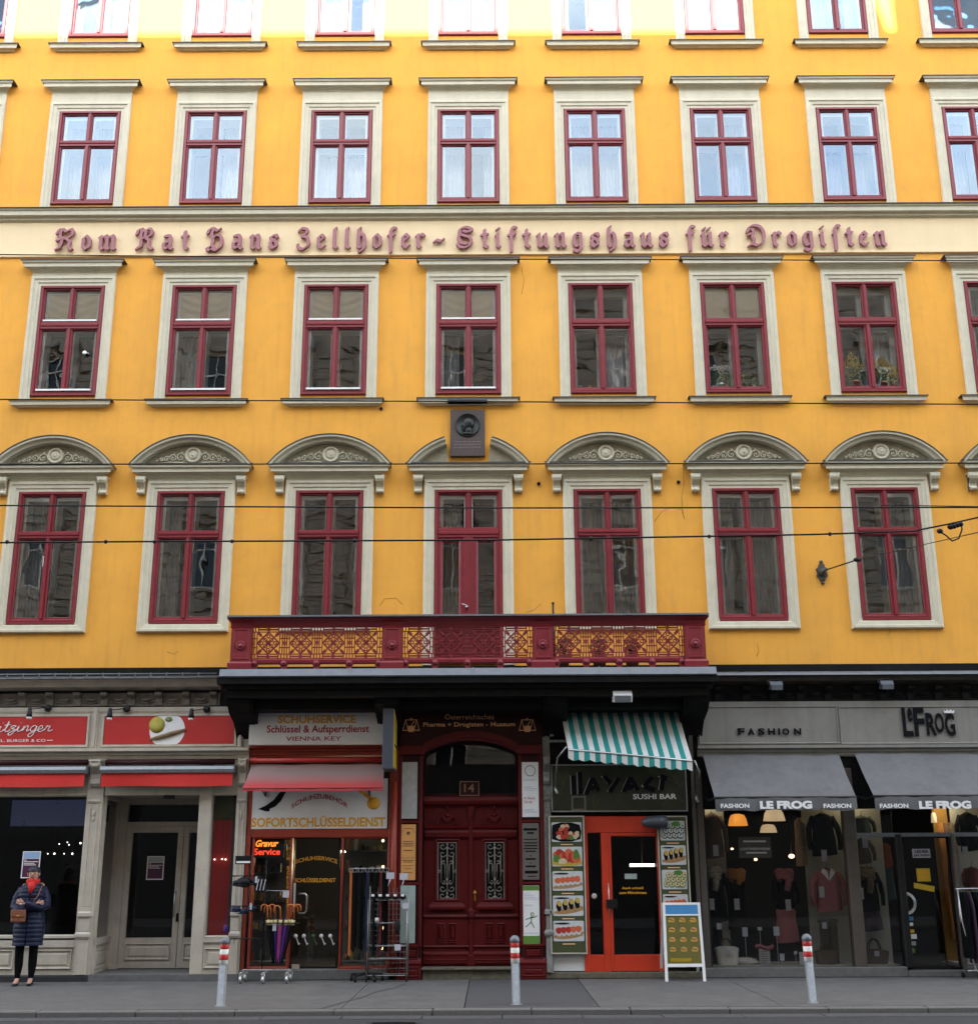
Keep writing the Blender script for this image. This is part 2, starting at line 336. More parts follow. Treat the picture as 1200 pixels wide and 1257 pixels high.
# ================================================================== THE YELLOW HOUSE
house = thing('apartment_building', 'tall yellow plastered apartment house with dark red windows and stone coloured trim', 'building')
S = 2.5; COLS = list(range(-4, 5))
ROWS = {'top': (17.94, 20.0), 'third': (14.13, 16.21), 'second': (10.14, 12.39), 'first': (5.85, 8.29)}
HW = .605
WX0, WX1, WZ0, WZ1 = -13.5, 13.5, 5.08, 23.2
holes = []
for r, (z0, z1) in ROWS.items():
    for k in COLS: holes.append((k*S-HW, k*S+HW, (5.12 if (r == 'first' and k == 0) else z0), z1))
def wall_with_holes(m, X0, X1, Z0, Z1, holes, yf, yb, mi=0):
    xs = sorted({X0, X1, *[h[0] for h in holes], *[h[1] for h in holes]}); zs = sorted({Z0, Z1, *[h[2] for h in holes], *[h[3] for h in holes]})
    def hole(x, z): return any(h[0] < x < h[1] and h[2] < z < h[3] for h in holes)
    idx = {}
    def V(x, y, z):
        k = (x, y, z)
        if k not in idx: idx[k] = len(m.v); m.v.append(k)
        return idx[k]
    def F(*p): m.f.append(tuple(V(*q) for q in p)); m.m.append(mi); m.sm.append(False)
    for i in range(len(xs)-1):
        for j in range(len(zs)-1):
            a, b, c, d = xs[i], xs[i+1], zs[j], zs[j+1]
            if hole((a+b)/2, (c+d)/2): continue
            F((a, yf, c), (b, yf, c), (b, yf, d), (a, yf, d)); F((a, yb, c), (a, yb, d), (b, yb, d), (b, yb, c))
    for a, b, c, d in holes:
        F((a, yf, c), (a, yf, d), (a, yb, d), (a, yb, c)); F((b, yf, c), (b, yb, c), (b, yb, d), (b, yf, d))
        F((a, yf, c), (a, yb, c), (b, yb, c), (b, yf, c)); F((a, yf, d), (b, yf, d), (b, yb, d), (a, yb, d))
    F((X0, yf, Z0), (X0, yf, Z1), (X0, yb, Z1), (X0, yb, Z0)); F((X1, yf, Z0), (X1, yb, Z0), (X1, yb, Z1), (X1, yf, Z1))
    F((X0, yf, Z1), (X1, yf, Z1), (X1, yb, Z1), (X0, yb, Z1)); F((X0, yf, Z0), (X0, yb, Z0), (X1, yb, Z0), (X1, yf, Z0))
m = MB(); wall_with_holes(m, WX0, WX1, WZ0, WZ1, holes, 0, .42)
obj('wall', m, 'yellow_plaster', house)
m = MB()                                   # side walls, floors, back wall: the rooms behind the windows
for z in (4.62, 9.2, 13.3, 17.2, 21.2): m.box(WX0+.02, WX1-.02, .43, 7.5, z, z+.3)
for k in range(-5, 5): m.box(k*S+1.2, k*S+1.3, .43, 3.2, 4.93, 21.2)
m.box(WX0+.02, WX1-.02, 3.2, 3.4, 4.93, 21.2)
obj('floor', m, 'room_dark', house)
m = MB(); m.box(WX0, WX0+.3, .43, 10, 0, WZ1-.01); m.box(WX1-.3, WX1, .43, 10, 0, WZ1-.01); m.box(WX0, WX1, 10, 10.3, 0, WZ1-.01)
obj('side_wall', m, 'yellow_plaster', house)
m = MB(); m.mould(WX0, WX1, [(.06, 22.3), (.1, 22.5), (.35, 22.6), (.4, 22.75), (.6, 22.85), (.65, 23.15), (.65, 23.2)]); obj('eaves_cornice', m, 'trim_stone', house)
m = MB(); m.prismx([(-.7, 23.22), (10.3, 23.22), (5.5, 27)], WX0-.2, WX1+.2); obj('roof', m, 'roof_dark', house)
# string course and inscription band
m = MB(); m.mould(WX0, WX1, [(.035, 13.74), (.045, 13.76), (.085, 13.765), (.085, 13.81), (.10, 13.815), (.165, 13.825), (.165, 13.91), (.19, 13.92), (.20, 13.95)], False); obj('string_course', m, 'trim_stone', house)
m = MB(); m.box(WX0, WX1, -.225, 0, 13.952, 13.964); obj('lead_flashing', m, 'zinc_flashing', house)
m = MB(); m.box(WX0, WX1, -.022, 0, 13.045, 13.74); obj('inscription_band', m, 'cream_plaster', house)
m = MB(); m.mould(WX0, WX1, [(.02, 12.985), (.045, 13.0), (.045, 13.04)], False); obj('band_edge', m, 'cream_plaster', house)
m = MB(); m.mould(WX0, WX1, [(.03, 5.0), (.03, 5.075), (.06, 5.079)], False); obj('lead_flashing', m, 'zinc_flashing', house)

# ---- the window: a red frame with four panes, an inner white sash, curtains, all around a stone surround
def win_frame(z0, z1, zt0, zt1, door=False):
    m = MB(); x = HW-.003
    m.frame(-x, x, z0, z1, [(0, .10), (0, -.03), (.012, -.045), (.05, -.045), (.062, -.02), (.062, .10)])
    bz = .10 if not door else .34
    m.mould(-x+.065, x-.065, [(.03, z0+.063), (.03, z0+bz-.02), (.012, z0+bz)], False, y0=0)       # bottom rail
    m.box(-x+.062, x-.062, -.035, .06, zt0, zt1)                                   # transom with a lip
    m.mould(-x+.062, x-.062, [(.0, zt0+.04), (.015, zt0+.05), (.018, zt0+.075), (.018, zt0+.09), (0, zt0+.10)], False, y0=-.035)
    cw = .040 if not door else .11
    m.box(-cw*.8, cw*.8, -.03, .06, z0+bz, zt0)
    m.box(-.022, .022, -.045, -.028, z0+bz, zt0); m.box(-.03, .03, -.03, .06, zt1, z1-.06); m.box(-.018, .018, -.042, -.028, zt1, z1-.062)
    sb = .034 if not door else .085
    for sx in (-1, 1):
        for a, b in ((z0+bz, zt0), (zt1, z1-.062)):
            xa, xb = (cw*.8 if a < zt0-.2 else .03), x-.062
            if sx < 0: xa, xb = -xb, -xa
            ss = sb if a < zt0-.2 else .03
            m.frame(xa, xb, a, b, [(0, -.008), (ss*.6, -.008), (ss, .012), (ss, .05)])
    return m
def panes(z0, z1, zt0, zt1, door=False):
    bz = .10 if not door else .34; cw = .03 if not door else .09; sb = .03 if not door else .08; r = []
    for sx in (-1, 1):
        for a, b, s_ in ((z0+bz, zt0, sb), (zt1, z1-.062, .028)):
            xa, xb = cw+s_*.6, HW-.065-s_*.6
            if sx < 0: xa, xb = -xb, -xa
            r.append((xa, xb, a+s_*.6, b-s_*.6))
    return r
def inner_sash(z0, z1, zt0, zt1, y=.066):
    m = MB()
    m.frame(-HW+.01, HW-.01, z0+.02, z1-.02, [(0, .36), (0, y), (.135, y), (.135, .36)])
    m.box(-.082, .082, y+.005, .34, z0+.13, z1-.13); m.box(-HW+.1, HW-.1, y+.003, .34, zt0-.01, zt1+.02)
    for k in (-1, 1): m.box(k*HW-k*.001, k*HW-k*.014, .064, .066, z0+.02, z1-.02)     # white reveal boards between the two windows
    m.box(-HW+.014, HW-.014, .064, .070, z0+.005, z0+.05)
    return m
def drape(xa, xb, za, zb, y=.44, folds=9, amp=.02, gather=0):
    m = MB(); rnd = random.Random(int(abs(xa*100+za*10)))
    ph = rnd.random()*6
    def f(u, v):
        x = lerp(xa, xb, u); z = lerp(zb, za, v)
        if gather: x = x + gather*math.sin(v*math.pi*.5)*(u)*(xa-xb)*.5
        return (x, y + amp*math.sin(u*folds*math.pi*2+ph+.5*math.sin(v*3)) + .3*amp*math.sin(u*31+ph), z)
    return m.grid(f, folds*6, 6)
def swag_blind(xa, xb, za, zb, y=.15):
    m = MB()
    def f(u, v): return (lerp(xa, xb, u), y + .012*math.sin((v*4.2 + 1.2*(2*u-1)**2)*math.pi*2)*(.3+v) , lerp(zb, za, v))
    return m.grid(f, 24, 28)
# surrounds
SUR = [(0, 0), (0, -.055), (.02, -.075), (.06, -.075), (.07, -.055), (.13, -.05), (.145, -.03), (.19, -.03), (.19, 0)]
def surround(kind, z0, z1):
    m = MB(); W_ = .80
    if kind == 'third': zb = 13.966
    elif kind in ('second', 'top'): zb = z0-(.212 if kind == 'top' else .102)
    else: zb = z0-.15
    if kind == 'first':
        m.frame(-W_, W_, zb, z1+.19, SUR)
    else:
        m.frame(-W_, W_, zb, z1+.19, SUR, open_bottom=True)
        for k in (-1, 1): m.box(k*(W_-.19)+0, k*W_, -.03, 0, zb, zb+.001)
        m.box(-W_+.004, W_-.004, -.035, 0, z1+.19, z1+(.27 if kind == 'second' else .41))                                # frieze above the architrave
    return m
def crown(z, h, hw):
    return MB().mould(-hw, hw, [(.04, z), (.05, z+h*.14), (.085, z+h*.2), (.095, z+h*.32), (.165, z+h*.36), (.165, z+h*.74), (.19, z+h*.8), (.205, z+h)])
def flash(z, hw, d=.22): return MB().box(-hw-d-.012, hw+d+.012, -d-.014, 0, z, z+.014)
def sill(z0, z1, hw): return MB().mould(-hw, hw, [(.05, z0), (.06, z0+.02), (.115, z0+.03), (.12, z0+.085), (.14, z1)])
# shared meshes per row
GL = {'top': 'upper_glass', 'third': 'upper_glass', 'second': 'window_glass', 'first': 'window_glass'}
TR = {'top': (19.25, 19.4), 'third': (15.42, 15.54), 'second': (11.50, 11.64), 'first': (7.42, 7.53)}
WIN = {}
def build_row(r):
    z0, z1 = ROWS[r]; t0, t1 = TR[r]
    fm = win_frame(z0, z1, t0, t1).mesh('window', 'oxblood_paint'); gm = []
    for a, b, c, d in panes(z0, z1, t0, t1):
        gm.append(MB().box(a, b, .020, .026, c, d).mesh('pane', GL[r]))
    im = inner_sash(z0, z1, t0, t1).mesh('inner_sash', 'white_paint')
    im2 = inner_sash(z0, z1, t0, t1, .24).mesh('inner_sash', 'white_paint')
    sm = surround(r, z0, z1).mesh('surround', 'trim_stone')
    ex = []; sd = .23 if r == 'top' else .12
    if r in ('third', 'second', 'top'):
        zc = {'third': 16.62, 'second': 12.66, 'top': 20.4}[r]
        ex += [('header_moulding', crown(zc, .18, .765).mesh('header_moulding', 'trim_stone')), ('header_flashing', flash(zc+.181, .765, .205).mesh('header_flashing', 'zinc_flashing'))]
    if r in ('second', 'top'):
        ex += [('sill', sill(z0-sd-.11, z0-sd, .80).mesh('sill', 'trim_stone')), ('sill_flashing', flash(z0-sd+.001, .80, .14).mesh('sill_flashing', 'zinc_flashing'))]
    for k in COLS:
        if r == 'first' and k == 0:
            dz = 5.12; o = obj('balcony_door', win_frame(dz, z1, 7.40, 7.56, True), 'oxblood_paint', house, (0, 0, 0))
            for a, b, c, d in panes(dz, z1, 7.40, 7.56, True): obj('pane', MB().box(a, b, .02, .026, c, d), GL[r], o)
            obj('inner_sash', inner_sash(dz, z1, 7.4, 7.56), 'white_paint', o)
            obj('surround', MB().frame(-.8, .8, dz-.02, z1+.19, SUR, open_bottom=True), 'trim_stone', o)
            q = MB(); q.lathe([(0, 0), (.03, 0), (.035, .02), (.02, .04), (.028, .06), (0, .07)], (-.03, -.05, 5.12+1.0), 10, 'y'); q = MB() if False else q; q.tube([(-.03, -.05, 6.12), (-.03, -.10, 6.14), (-.11, -.10, 6.17)], .009, 6)
            obj('door_handle', q, 'steel', o)
            obj('curtain', drape(-.5, -.15, dz+.4, z1-.1, folds=5), 'curtain_grey', o)
            continue
        o = link('window', fm, house, (k*S, 0, 0)); WIN[(r, k)] = o
        for g in gm: link('pane', g, o)
        link('inner_sash', im2 if (r == 'second' and k in (1, 2, 3)) else im, o); link('surround', sm, o)
        for n, me in ex: link(n, me, o)
        c = k+3          # photo column
        if r in ('third', 'top'):
            st = (c*7 + (3 if r == 'top' else 0)) % 4
            if st == 0: obj('curtain', drape(-.52, .52, z0+.06, z1-.1, folds=12), 'curtain_white', o)
            elif st == 1:
                obj('curtain', drape(-.52, -.05, z0+.06, z1-.1, folds=6), 'curtain_white', o); obj('curtain', drape(.30, .52, z0+.06, z1-.1, folds=4), 'curtain_white', o)
            elif st == 2: obj('curtain', drape(-.52, .52, z0+.06, lerp(z0, z1, .62), folds=11), 'curtain_white', o)
            else:
                obj('curtain', drape(.1, .52, z0+.06, z1-.1, folds=6), 'curtain_white', o)
        elif r == 'second':
            if c in (-1, 0, 1, 2, 3):
                obj('blind', swag_blind(-HW+.07, HW-.07, t1-.02, z1-.05, .075), 'curtain_beige', o)
                q = MB(); q.box(-HW+.1, HW-.1, -.046, .0, t1+.008, t1+.04); q.box(-HW+.1, HW-.1, -.055, 0, z0+.10, z0+.135); obj('aluminium_strip', q, 'white_paint', o)
                if c % 2: obj('curtain', drape(-.52, -.18, z0+.06, t0, folds=4), 'curtain_grey', o)
            elif c == 4: obj('curtain', drape(.08, .52, z0+.12, t0, folds=7), 'curtain_white', o)
            elif c == 5: obj('blind', MB().box(-HW+.07, HW-.07, .08, .085, t1-.02, z1-.05), 'curtain_beige', o)
            elif c == 6:
                obj('curtain', drape(.05, .52, z0+.3, t0, folds=8), 'curtain_white', o)
            else: obj('curtain', drape(-.5, .1, z0+.1, z1-.1, folds=7), 'curtain_white', o)
        else:
            if c in (0,): obj('curtain', drape(-.52, -.12, z0+.06, z1-.1, folds=5), 'curtain_grey', o)
            if c in (1,): obj('curtain', drape(-.52, -.25, z0+.06, z1-.1, folds=4), 'curtain_grey', o)
            if c in (4,): obj('curtain', drape(-.52, .52, z0+.06, z1-.1, folds=13), 'curtain_grey', o)
            if c in (5,):
                obj('curtain', drape(-.52, -.1, z0+.06, z1-.1, folds=5, gather=.6), 'curtain_grey', o); obj('curtain', drape(.05, .52, z0+.06, z1-.1, folds=7), 'curtain_grey', o)
            if c in (6, 7): obj('curtain', drape(.15, .52, z0+.06, z1-.1, folds=5), 'curtain_grey', o)
for r in ROWS: build_row(r)

# ---- segmental pediments over the first floor windows
ZP = 8.72                                     # top of the horizontal cornice
def arc_pts(hw, rise, z, n, a=-1, b=1):
    Rr = (hw*hw + rise*rise)/(2*rise); A = math.asin(hw/Rr)
    return [(Rr*math.sin(A*lerp(a, b, i/n)), z + rise - Rr + Rr*math.cos(A*lerp(a, b, i/n))) for i in range(n+1)]
def arch_sweep(m, hw, rise, z, prof, n, a=-1, b=1, mi=0):
    # prof: (offset towards centre, y)
    Rr = (hw*hw + rise*rise)/(2*rise); A = math.asin(hw/Rr); cz = z+rise-Rr; P = []
    for i in range(n+1):
        t = A*lerp(a, b, i/n)
        for d, y in prof: P.append(((Rr-d)*math.sin(t), y, cz+(Rr-d)*math.cos(t)))
    k = len(prof); fs = [(i*k+j, i*k+j+1, (i+1)*k+j+1, (i+1)*k+j) for i in range(n) for j in range(k-1)]
    fs += [tuple(range(k)), tuple(n*k+j for j in range(k))[::-1]]
    return m.add(P, fs, mi)
HWP = 1.0
def pediment_parts(broken=False):
    R_ = []
    q = MB(); q.box(-.797, .797, -.045, 0, 8.482, 8.53)
    q.mould(-.86, .86, [(.06, 8.53), (.07, 8.56), (.13, 8.59), (.20, 8.60), (.20, 8.665), (.24, 8.68), (.25, ZP)]); R_.append(('pediment', q, 'trim_stone'))
    q = MB(); q.mould(-.87, .87, [(.262, ZP+.002), (.262, ZP+.022)])
    pr = [(0, 0), (0, -.27), (.0, -.27), (.035, -.265), (.05, -.20), (.10, -.19), (.105, -.10), (.105, 0)]
    fl = [(-.014, 0), (-.014, -.285), (.0, -.285), (.0, 0)]
    q2 = MB()
    if not broken:
        arch_sweep(q2, 1.09, .555, ZP+.0, pr, 24); arch_sweep(q, 1.095, .56, ZP+.0, fl, 24)
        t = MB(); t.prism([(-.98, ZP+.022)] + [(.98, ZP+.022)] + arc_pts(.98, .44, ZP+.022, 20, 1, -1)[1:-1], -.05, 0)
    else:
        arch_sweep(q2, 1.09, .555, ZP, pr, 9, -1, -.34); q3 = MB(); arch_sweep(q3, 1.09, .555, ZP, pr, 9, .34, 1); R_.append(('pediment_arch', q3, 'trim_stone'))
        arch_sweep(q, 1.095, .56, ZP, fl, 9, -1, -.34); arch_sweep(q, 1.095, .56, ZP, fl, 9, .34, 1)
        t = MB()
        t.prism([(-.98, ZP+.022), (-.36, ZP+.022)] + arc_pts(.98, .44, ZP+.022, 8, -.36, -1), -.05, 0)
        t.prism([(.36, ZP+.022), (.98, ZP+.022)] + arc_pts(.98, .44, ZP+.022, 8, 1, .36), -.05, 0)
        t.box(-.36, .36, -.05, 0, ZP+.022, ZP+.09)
    R_ += [('pediment_flashing', q, 'zinc_flashing'), ('pediment_arch', q2, 'trim_stone'), ('tympanum', t, 'tympanum_shaded_stone')]
    if not broken:
        o = MB(); c = (0, -.05, ZP+.235)
        o.lathe([(.155, 0), (.155, .03), (.14, .05), (.115, .05), (.10, .02), (.085, .02), (.075, .045), (.05, .06), (.03, .05), (.02, .065), (0, .07)], c, 20, 'y')
        R_.append(('medallion', o, 'trim_stone'))
        for sx in (-1, 1):
            o = MB()
            x = sx*.20; zc = ZP+.20
            for i, (dx, rr) in enumerate(((.0, .085), (.14, .07), (.26, .055), (.36, .04), (.44, .026))):
                P = []
                for j in range(13):
                    t = j/12*2.6*math.pi*(1 if i % 2 else -1) + (0 if i % 2 else math.pi); r_ = rr*(1-.7*j/12)
                    P.append((x+sx*(dx+rr*.3)+r_*math.cos(t)*sx, -.07, zc-.018*i+r_*math.sin(t)))
                o.tube(P, [.014*(1-.5*j/12) for j in range(13)], 5)
                o.ball((x+sx*(dx+rr*.3), -.07, zc-.018*i), .016, sc=(1, 1, 1), n=6)
                for tt in (.5, 1.4, 2.4):
                    o.ball((x+sx*(dx+rr*1.1*math.cos(tt)), -.06, zc-.018*i+rr*1.15*math.sin(tt)), .022*(1-.1*i), n=6, sc=(1.2, .8, .7))
            o.tube([(sx*.17, -.055, ZP+.10), (sx*.4, -.06, ZP+.105), (sx*.76, -.055, ZP+.095)], [.014, .012, .004], 5)
            R_.append(('scroll_ornament', o, 'trim_stone'))
    for sx in (-1, 1):                       # scrolled consoles
        o = MB(); x = sx*.905; hw = .085
        P = [(0, 8.20), (-.05, 8.20), (-.075, 8.22), (-.08, 8.26), (-.055, 8.30), (-.06, 8.36), (-.10, 8.42), (-.15, 8.46), (-.17, 8.52), (-.165, 8.57), (-.13, 8.60), (0, 8.60)]
        P = [(a, 8.22+(b-8.2)*.775) for a, b in P]
        o.prismx(P, x-hw*.8, x+hw*.8)
        for e in (-hw*.8, hw*.55): o.prismx([(y-.012, z) for y, z in P], x+e, x+e+hw*.25)
        o.prismx([(y-.008 if y < 0 else y, z) for y, z in P], x-.012, x+.012)
        o.box(x-hw-.008, x+hw+.008, -.17, 0, 8.508, 8.53)
        o.ball((x, -.09, 8.255), .035, n=8, sc=(1.6, .7, 1))
        o.lathe([(.045, -hw*.98), (.05, -hw*.9), (.05, hw*.9), (.045, hw*.98)], (x, -.125, 8.475), 10, 'x')
        R_.append(('console', o, 'trim_stone'))
    return R_
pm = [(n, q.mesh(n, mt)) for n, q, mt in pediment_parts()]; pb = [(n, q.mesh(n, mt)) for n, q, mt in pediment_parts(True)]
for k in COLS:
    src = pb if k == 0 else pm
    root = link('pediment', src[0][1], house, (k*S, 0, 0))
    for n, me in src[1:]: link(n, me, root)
mat('grimy_line', (.30, .16, .05), .9, .2, 9)
# small fittings on the wall
for px, py in ((468, 502), (661, 594), (832, 592), (557+104, 594)):
    x, z = at(px, py); q = MB(); q.lathe([(.03, 0), (.03, .03), (.018, .035), (.018, .06), (0, .065)], (x, 0, z), 8, 'y'); obj('wall_fixing', q, 'iron_black', house)

# ---- plaque with bronze portrait relief
x0, x1, z0, z1 = rc(552.5, 503, 595, 560, -.08)
pl = thing('memorial_plaque', 'brown granite memorial plaque with round bronze portrait relief above the balcony door', 'plaque', (0, 0, 0))
mat('granite_brown', (.075, .052, .047), .45, .35, 60, grime=.15); mat('bronze', (.03, .034, .031), .38, .3, 14, metal=.6)
obj('slab', MB().bbox(x0, x1, -.09, -.001, z0, z1, .006), 'granite_brown', pl)
xc, zc = (x0+x1)/2, lerp(z0, z1, .66); rd = .225
q = MB(); q.lathe([(rd, 0), (rd, .025), (rd*.94, .032), (rd*.9, .018), (0, .018)], (xc, -.09, zc), 28, 'y'); obj('medallion', q, 'bronze', pl)
q = MB()      # head in profile, facing left
q.ball((xc+.015, -.115, zc+.03), .10, sc=(1, .45, 1.1), n=14); q.ball((xc-.035, -.12, zc-.02), .07, sc=(.9, .4, 1.1)); q.ball((xc-.085, -.12, zc+.0), .022, sc=(1.2, .5, .8)); q.ball((xc-.055, -.12, zc-.075), .035, sc=(1, .5, .9))
q.ball((xc+.02, -.115, zc-.11), .06, sc=(1.1, .5, 1.3)); q.ball((xc+.04, -.112, zc+.075), .07, sc=(1.1, .5, .7)); q.ball((xc+.035, -.135, zc-.005), .02, sc=(.7, .5, 1.2)); q.ball((xc+.0, -.112, zc-.17), .1, sc=(1.2, .3, .35))
obj('portrait', q, 'bronze', pl)
mat('worn_inscription', (.17, .13, .12), .5)
for i, f in enumerate((.30, .24, .18)):
    q = MB(); x = x0+.07
    while x < x1-.07:
        wd = random.uniform(.025, .07); q.box(x, min(x+wd, x1-.06), -.0915, -.09, lerp(z0, z1, f), lerp(z0, z1, f)+.016); x += wd+.015
    obj('worn_text_line', q, 'worn_inscription', pl)
q = MB(); q.mould(xc-.36, xc+.36, [(.17, 9.93), (.20, 9.95), (.20, 9.985)], False); q.box(xc-.36, xc+.36, -.19, 0, 9.93, 9.95)
tobj('plaque_hood', q, 'zinc_flashing', 'dark sheet metal drip hood above the memorial plaque', 'hood')
for pts in (((803, 640), (812, 628), (826, 622), (836, 626), (840, 637)), ((838, 575), (839, 592), (836, 612), (838, 631)), ((928, 806), (931, 799), (929, 790)), ((205, 800), (214, 803), (219, 799)), ((466, 744), (472, 735), (486, 734), (494, 742)), ((645, 752), (656, 748), (664, 741)), ((1090, 780), (1094, 766), (1091, 752)), ((640, 330), (643, 345), (640, 361))):
    q = MB(); q.tube([(*at(*p_, -.001)[:1], -.001, at(*p_, -.001)[1]) for p_ in pts], .0035, 4); obj('plaster_crack', q, 'grimy_line', house)
q = MB(); cx, cz = at(1008, 703)          # span wire anchor rosette
q.prism([(cx+.11*math.cos(t)*(1 if i % 2 else .75), cz+.17*math.sin(t)*(1 if i % 2 else .8)) for i, t in enumerate([j*math.pi/8 for j in range(16)])], -.035, 0)
q.lathe([(.08, 0), (.075, .06), (.045, .09), (.03, .13), (0, .14)], (cx, -.03, cz), 12, 'y')
for dz in (-.19, .19): q.ball((cx, -.02, cz+dz), .035, n=8)
tobj('wire_anchor', q, 'zinc_flashing', 'ornate cast iron wall rosette holding a span wire, between two right hand windows', 'wall anchor')

# ================================================================== blackletter inscription, cut as broad-nib strokes
def hull(pts):
    pts = sorted(set((round(x, 5), round(y, 5)) for x, y in pts)); lo, up = [], []
    for seq, o in ((pts, lo), (pts[::-1], up)):
        for p in seq:
            while len(o) > 1 and (o[-1][0]-o[-2][0])*(p[1]-o[-2][1]) - (o[-1][1]-o[-2][1])*(p[0]-o[-2][0]) <= 0: o.pop()
            o.append(p)
    return lo[:-1] + up[:-1]
def st(x, top=1.0): return [(x-.09, top-.16), (x, top-.06), (x, .10), (x+.13, .02)]
FR = {   # strokes: list of polylines in x-height units
 'K': (1.15, [[(.0, 1.15), (.12, 1.42), (.42, 1.45), (.60, 1.28)], [(.32, 1.40), (.22, 1.05), (.36, .75), (.30, .25), (.02, .0)], [(.60, 1.28), (.95, 1.45), (1.05, 1.15), (.80, .85), (.38, .75)], [(.65, .78), (.90, .55), (.82, .15), (1.05, .0)], [(.02, .0), (.3, .12)], [(.04, .65), (.3, .72)]]),
 'o': (.55, [[(.05, .75), (.05, .22), (.25, .02), (.46, .2)], [(.46, .2), (.46, .72), (.24, .97), (.05, .75)]]),
 'm': (1.05, [st(.08), st(.48), st(.88), [(.08, .78), (.42, .98)], [(.48, .78), (.82, .98)]]),
 'n': (.65, [st(.08), st(.48), [(.08, .78), (.42, .98)]]),
 'R': (1.15, [[(.0, 1.05), (.08, 1.36), (.34, 1.46), (.50, 1.30)], [(.34, 1.40), (.28, .95), (.34, .3), (.04, .0)], [(.50, 1.30), (.82, 1.46), (1.0, 1.25), (.88, .95), (.40, .78)], [(.62, .80), (.84, .62), (.80, .15), (1.08, .0)], [(.04, .0), (.34, .16)], [(.60, 1.28), (.56, .85)]]),
 'a': (.62, [[(.10, .92), (.36, .95), (.46, .82), (.46, .12), (.60, .02)], [(.46, .55), (.12, .45), (.05, .18), (.20, .03), (.46, .2)]]),
 't': (.42, [[(.18, 1.25), (.18, .12), (.36, .02)], [(.0, .9), (.36, .93)]]),
 'H': (1.1, [[(.0, 1.1), (.10, 1.38), (.38, 1.46), (.62, 1.30), (.80, 1.44)], [(.40, 1.40), (.26, 1.08), (.36, .72), (.30, .2), (.0, .0), (.16, -.14)], [(.34, .72), (.66, .98), (.90, .80), (.92, .25), (.62, -.12), (.34, -.02)], [(.36, .2), (.62, -.12)]]),
 's': (.58, [[(.44, .95), (.22, .90), (.08, .76), (.20, .60), (.44, .45), (.44, .16), (.22, .02), (.04, .16)], [(.44, .95), (.50, .80)], [(.20, .60), (.06, .35), (.22, .02)]]),
 'Z': (.85, [[(.06, 1.22), (.22, 1.44), (.58, 1.34), (.48, 1.05), (.26, .85)], [(.26, .85), (.62, .74), (.68, .25), (.34, -.08), (.05, .05), (.0, .25)]]),
 'e': (.52, [[(.05, .75), (.05, .20), (.25, .02), (.44, .16)], [(.05, .75), (.24, .97), (.40, .80)], [(.40, .78), (.12, .50)]]),
 'l': (.36, [[(.20, 1.45), (.12, 1.32), (.12, .12), (.30, .02)]]),
 'h': (.62, [[(.20, 1.45), (.10, 1.32), (.10, .10), (.22, .02)], [(.10, .78), (.34, .98), (.48, .76), (.50, .15), (.32, -.2), (.18, -.26)]]),
 'f': (.46, [[(.46, 1.40), (.26, 1.44), (.16, 1.2), (.16, -.30)], [(.0, .9), (.38, .93)]]),
 '\u017f': (.42, [[(.46, 1.40), (.26, 1.44), (.16, 1.2), (.16, -.30)], [(.04, .86), (.16, .92)]]),
 'r': (.50, [st(.08), [(.10, .76), (.30, .98), (.46, .86)]]),
 '-': (.62, [[(.0, .42), (.14, .54), (.42, .46), (.58, .60)]]),
 'S': (1.1, [[(.95, 1.30), (.62, 1.46), (.22, 1.34), (.14, 1.05), (.40, .86), (.80, .72), (.92, .38), (.66, .04), (.24, .0), (.02, .22)], [(.40, 1.20), (.60, 1.10), (.92, 1.18)], [(.20, 1.10), (.08, .70), (.24, .32), (.62, .22)]]),
 'i': (.34, [st(.10), [(.06, 1.28), (.18, 1.36)]]),
 'u': (.66, [st(.08), st(.50), [(.14, .06), (.46, .22)]]),
 '\u00fc': (.66, [st(.08), st(.50), [(.14, .06), (.46, .22)], [(.10, 1.22), (.18, 1.30)], [(.40, 1.22), (.48, 1.30)]]),
 'g': (.62, [[(.46, .90), (.24, .97), (.05, .75), (.05, .25), (.22, .05), (.46, .22)], [(.46, .95), (.48, -.12), (.28, -.36), (.04, -.24)]]),
 'D': (1.2, [[(.0, 1.0), (.10, 1.32), (.45, 1.48), (.85, 1.36), (1.06, .95), (1.0, .4), (.66, .04), (.30, .12), (.05, .0)], [(.30, 1.22), (.42, 1.0), (.30, .70), (.42, .40), (.30, .12)], [(.05, .78), (.30, .90)]]),
}
def fr_letter(ch):
    wd, strokes = FR[ch]; m = MB(); a = R(38); nb, nt = (.215, .085) if ch.islower() or ch == '-' else (.20, .075); k = 0
    ux, uz = math.cos(a)*nb/2, math.sin(a)*nb/2; vx, vz = -math.sin(a)*nt/2, math.cos(a)*nt/2
    def nib(p): return [(p[0]+s1*ux+s2*vx, p[1]+s1*uz+s2*vz) for s1 in (-1, 1) for s2 in (-1, 1)]
    for s_ in strokes:
        if len(s_) > 4:           # round the long strokes
            P = []
            for i in range(len(s_)-1):
                p0, p1, p2, p3 = s_[max(i-1, 0)], s_[i], s_[i+1], s_[min(i+2, len(s_)-1)]
                for j in range(3):
                    t = j/3; P.append(tuple(.5*((2*p1[q]) + (-p0[q]+p2[q])*t + (2*p0[q]-5*p1[q]+4*p2[q]-p3[q])*t*t + (-p0[q]+3*p1[q]-3*p2[q]+p3[q])*t**3) for q in (0, 1)))
            P.append(s_[-1]); s_ = P
        for p, q in zip(s_, s_[1:]):
            k += 1; m.prism(hull(nib(p)+nib(q)), -.001*k-.14, .02+.0005*k)
    return m, wd
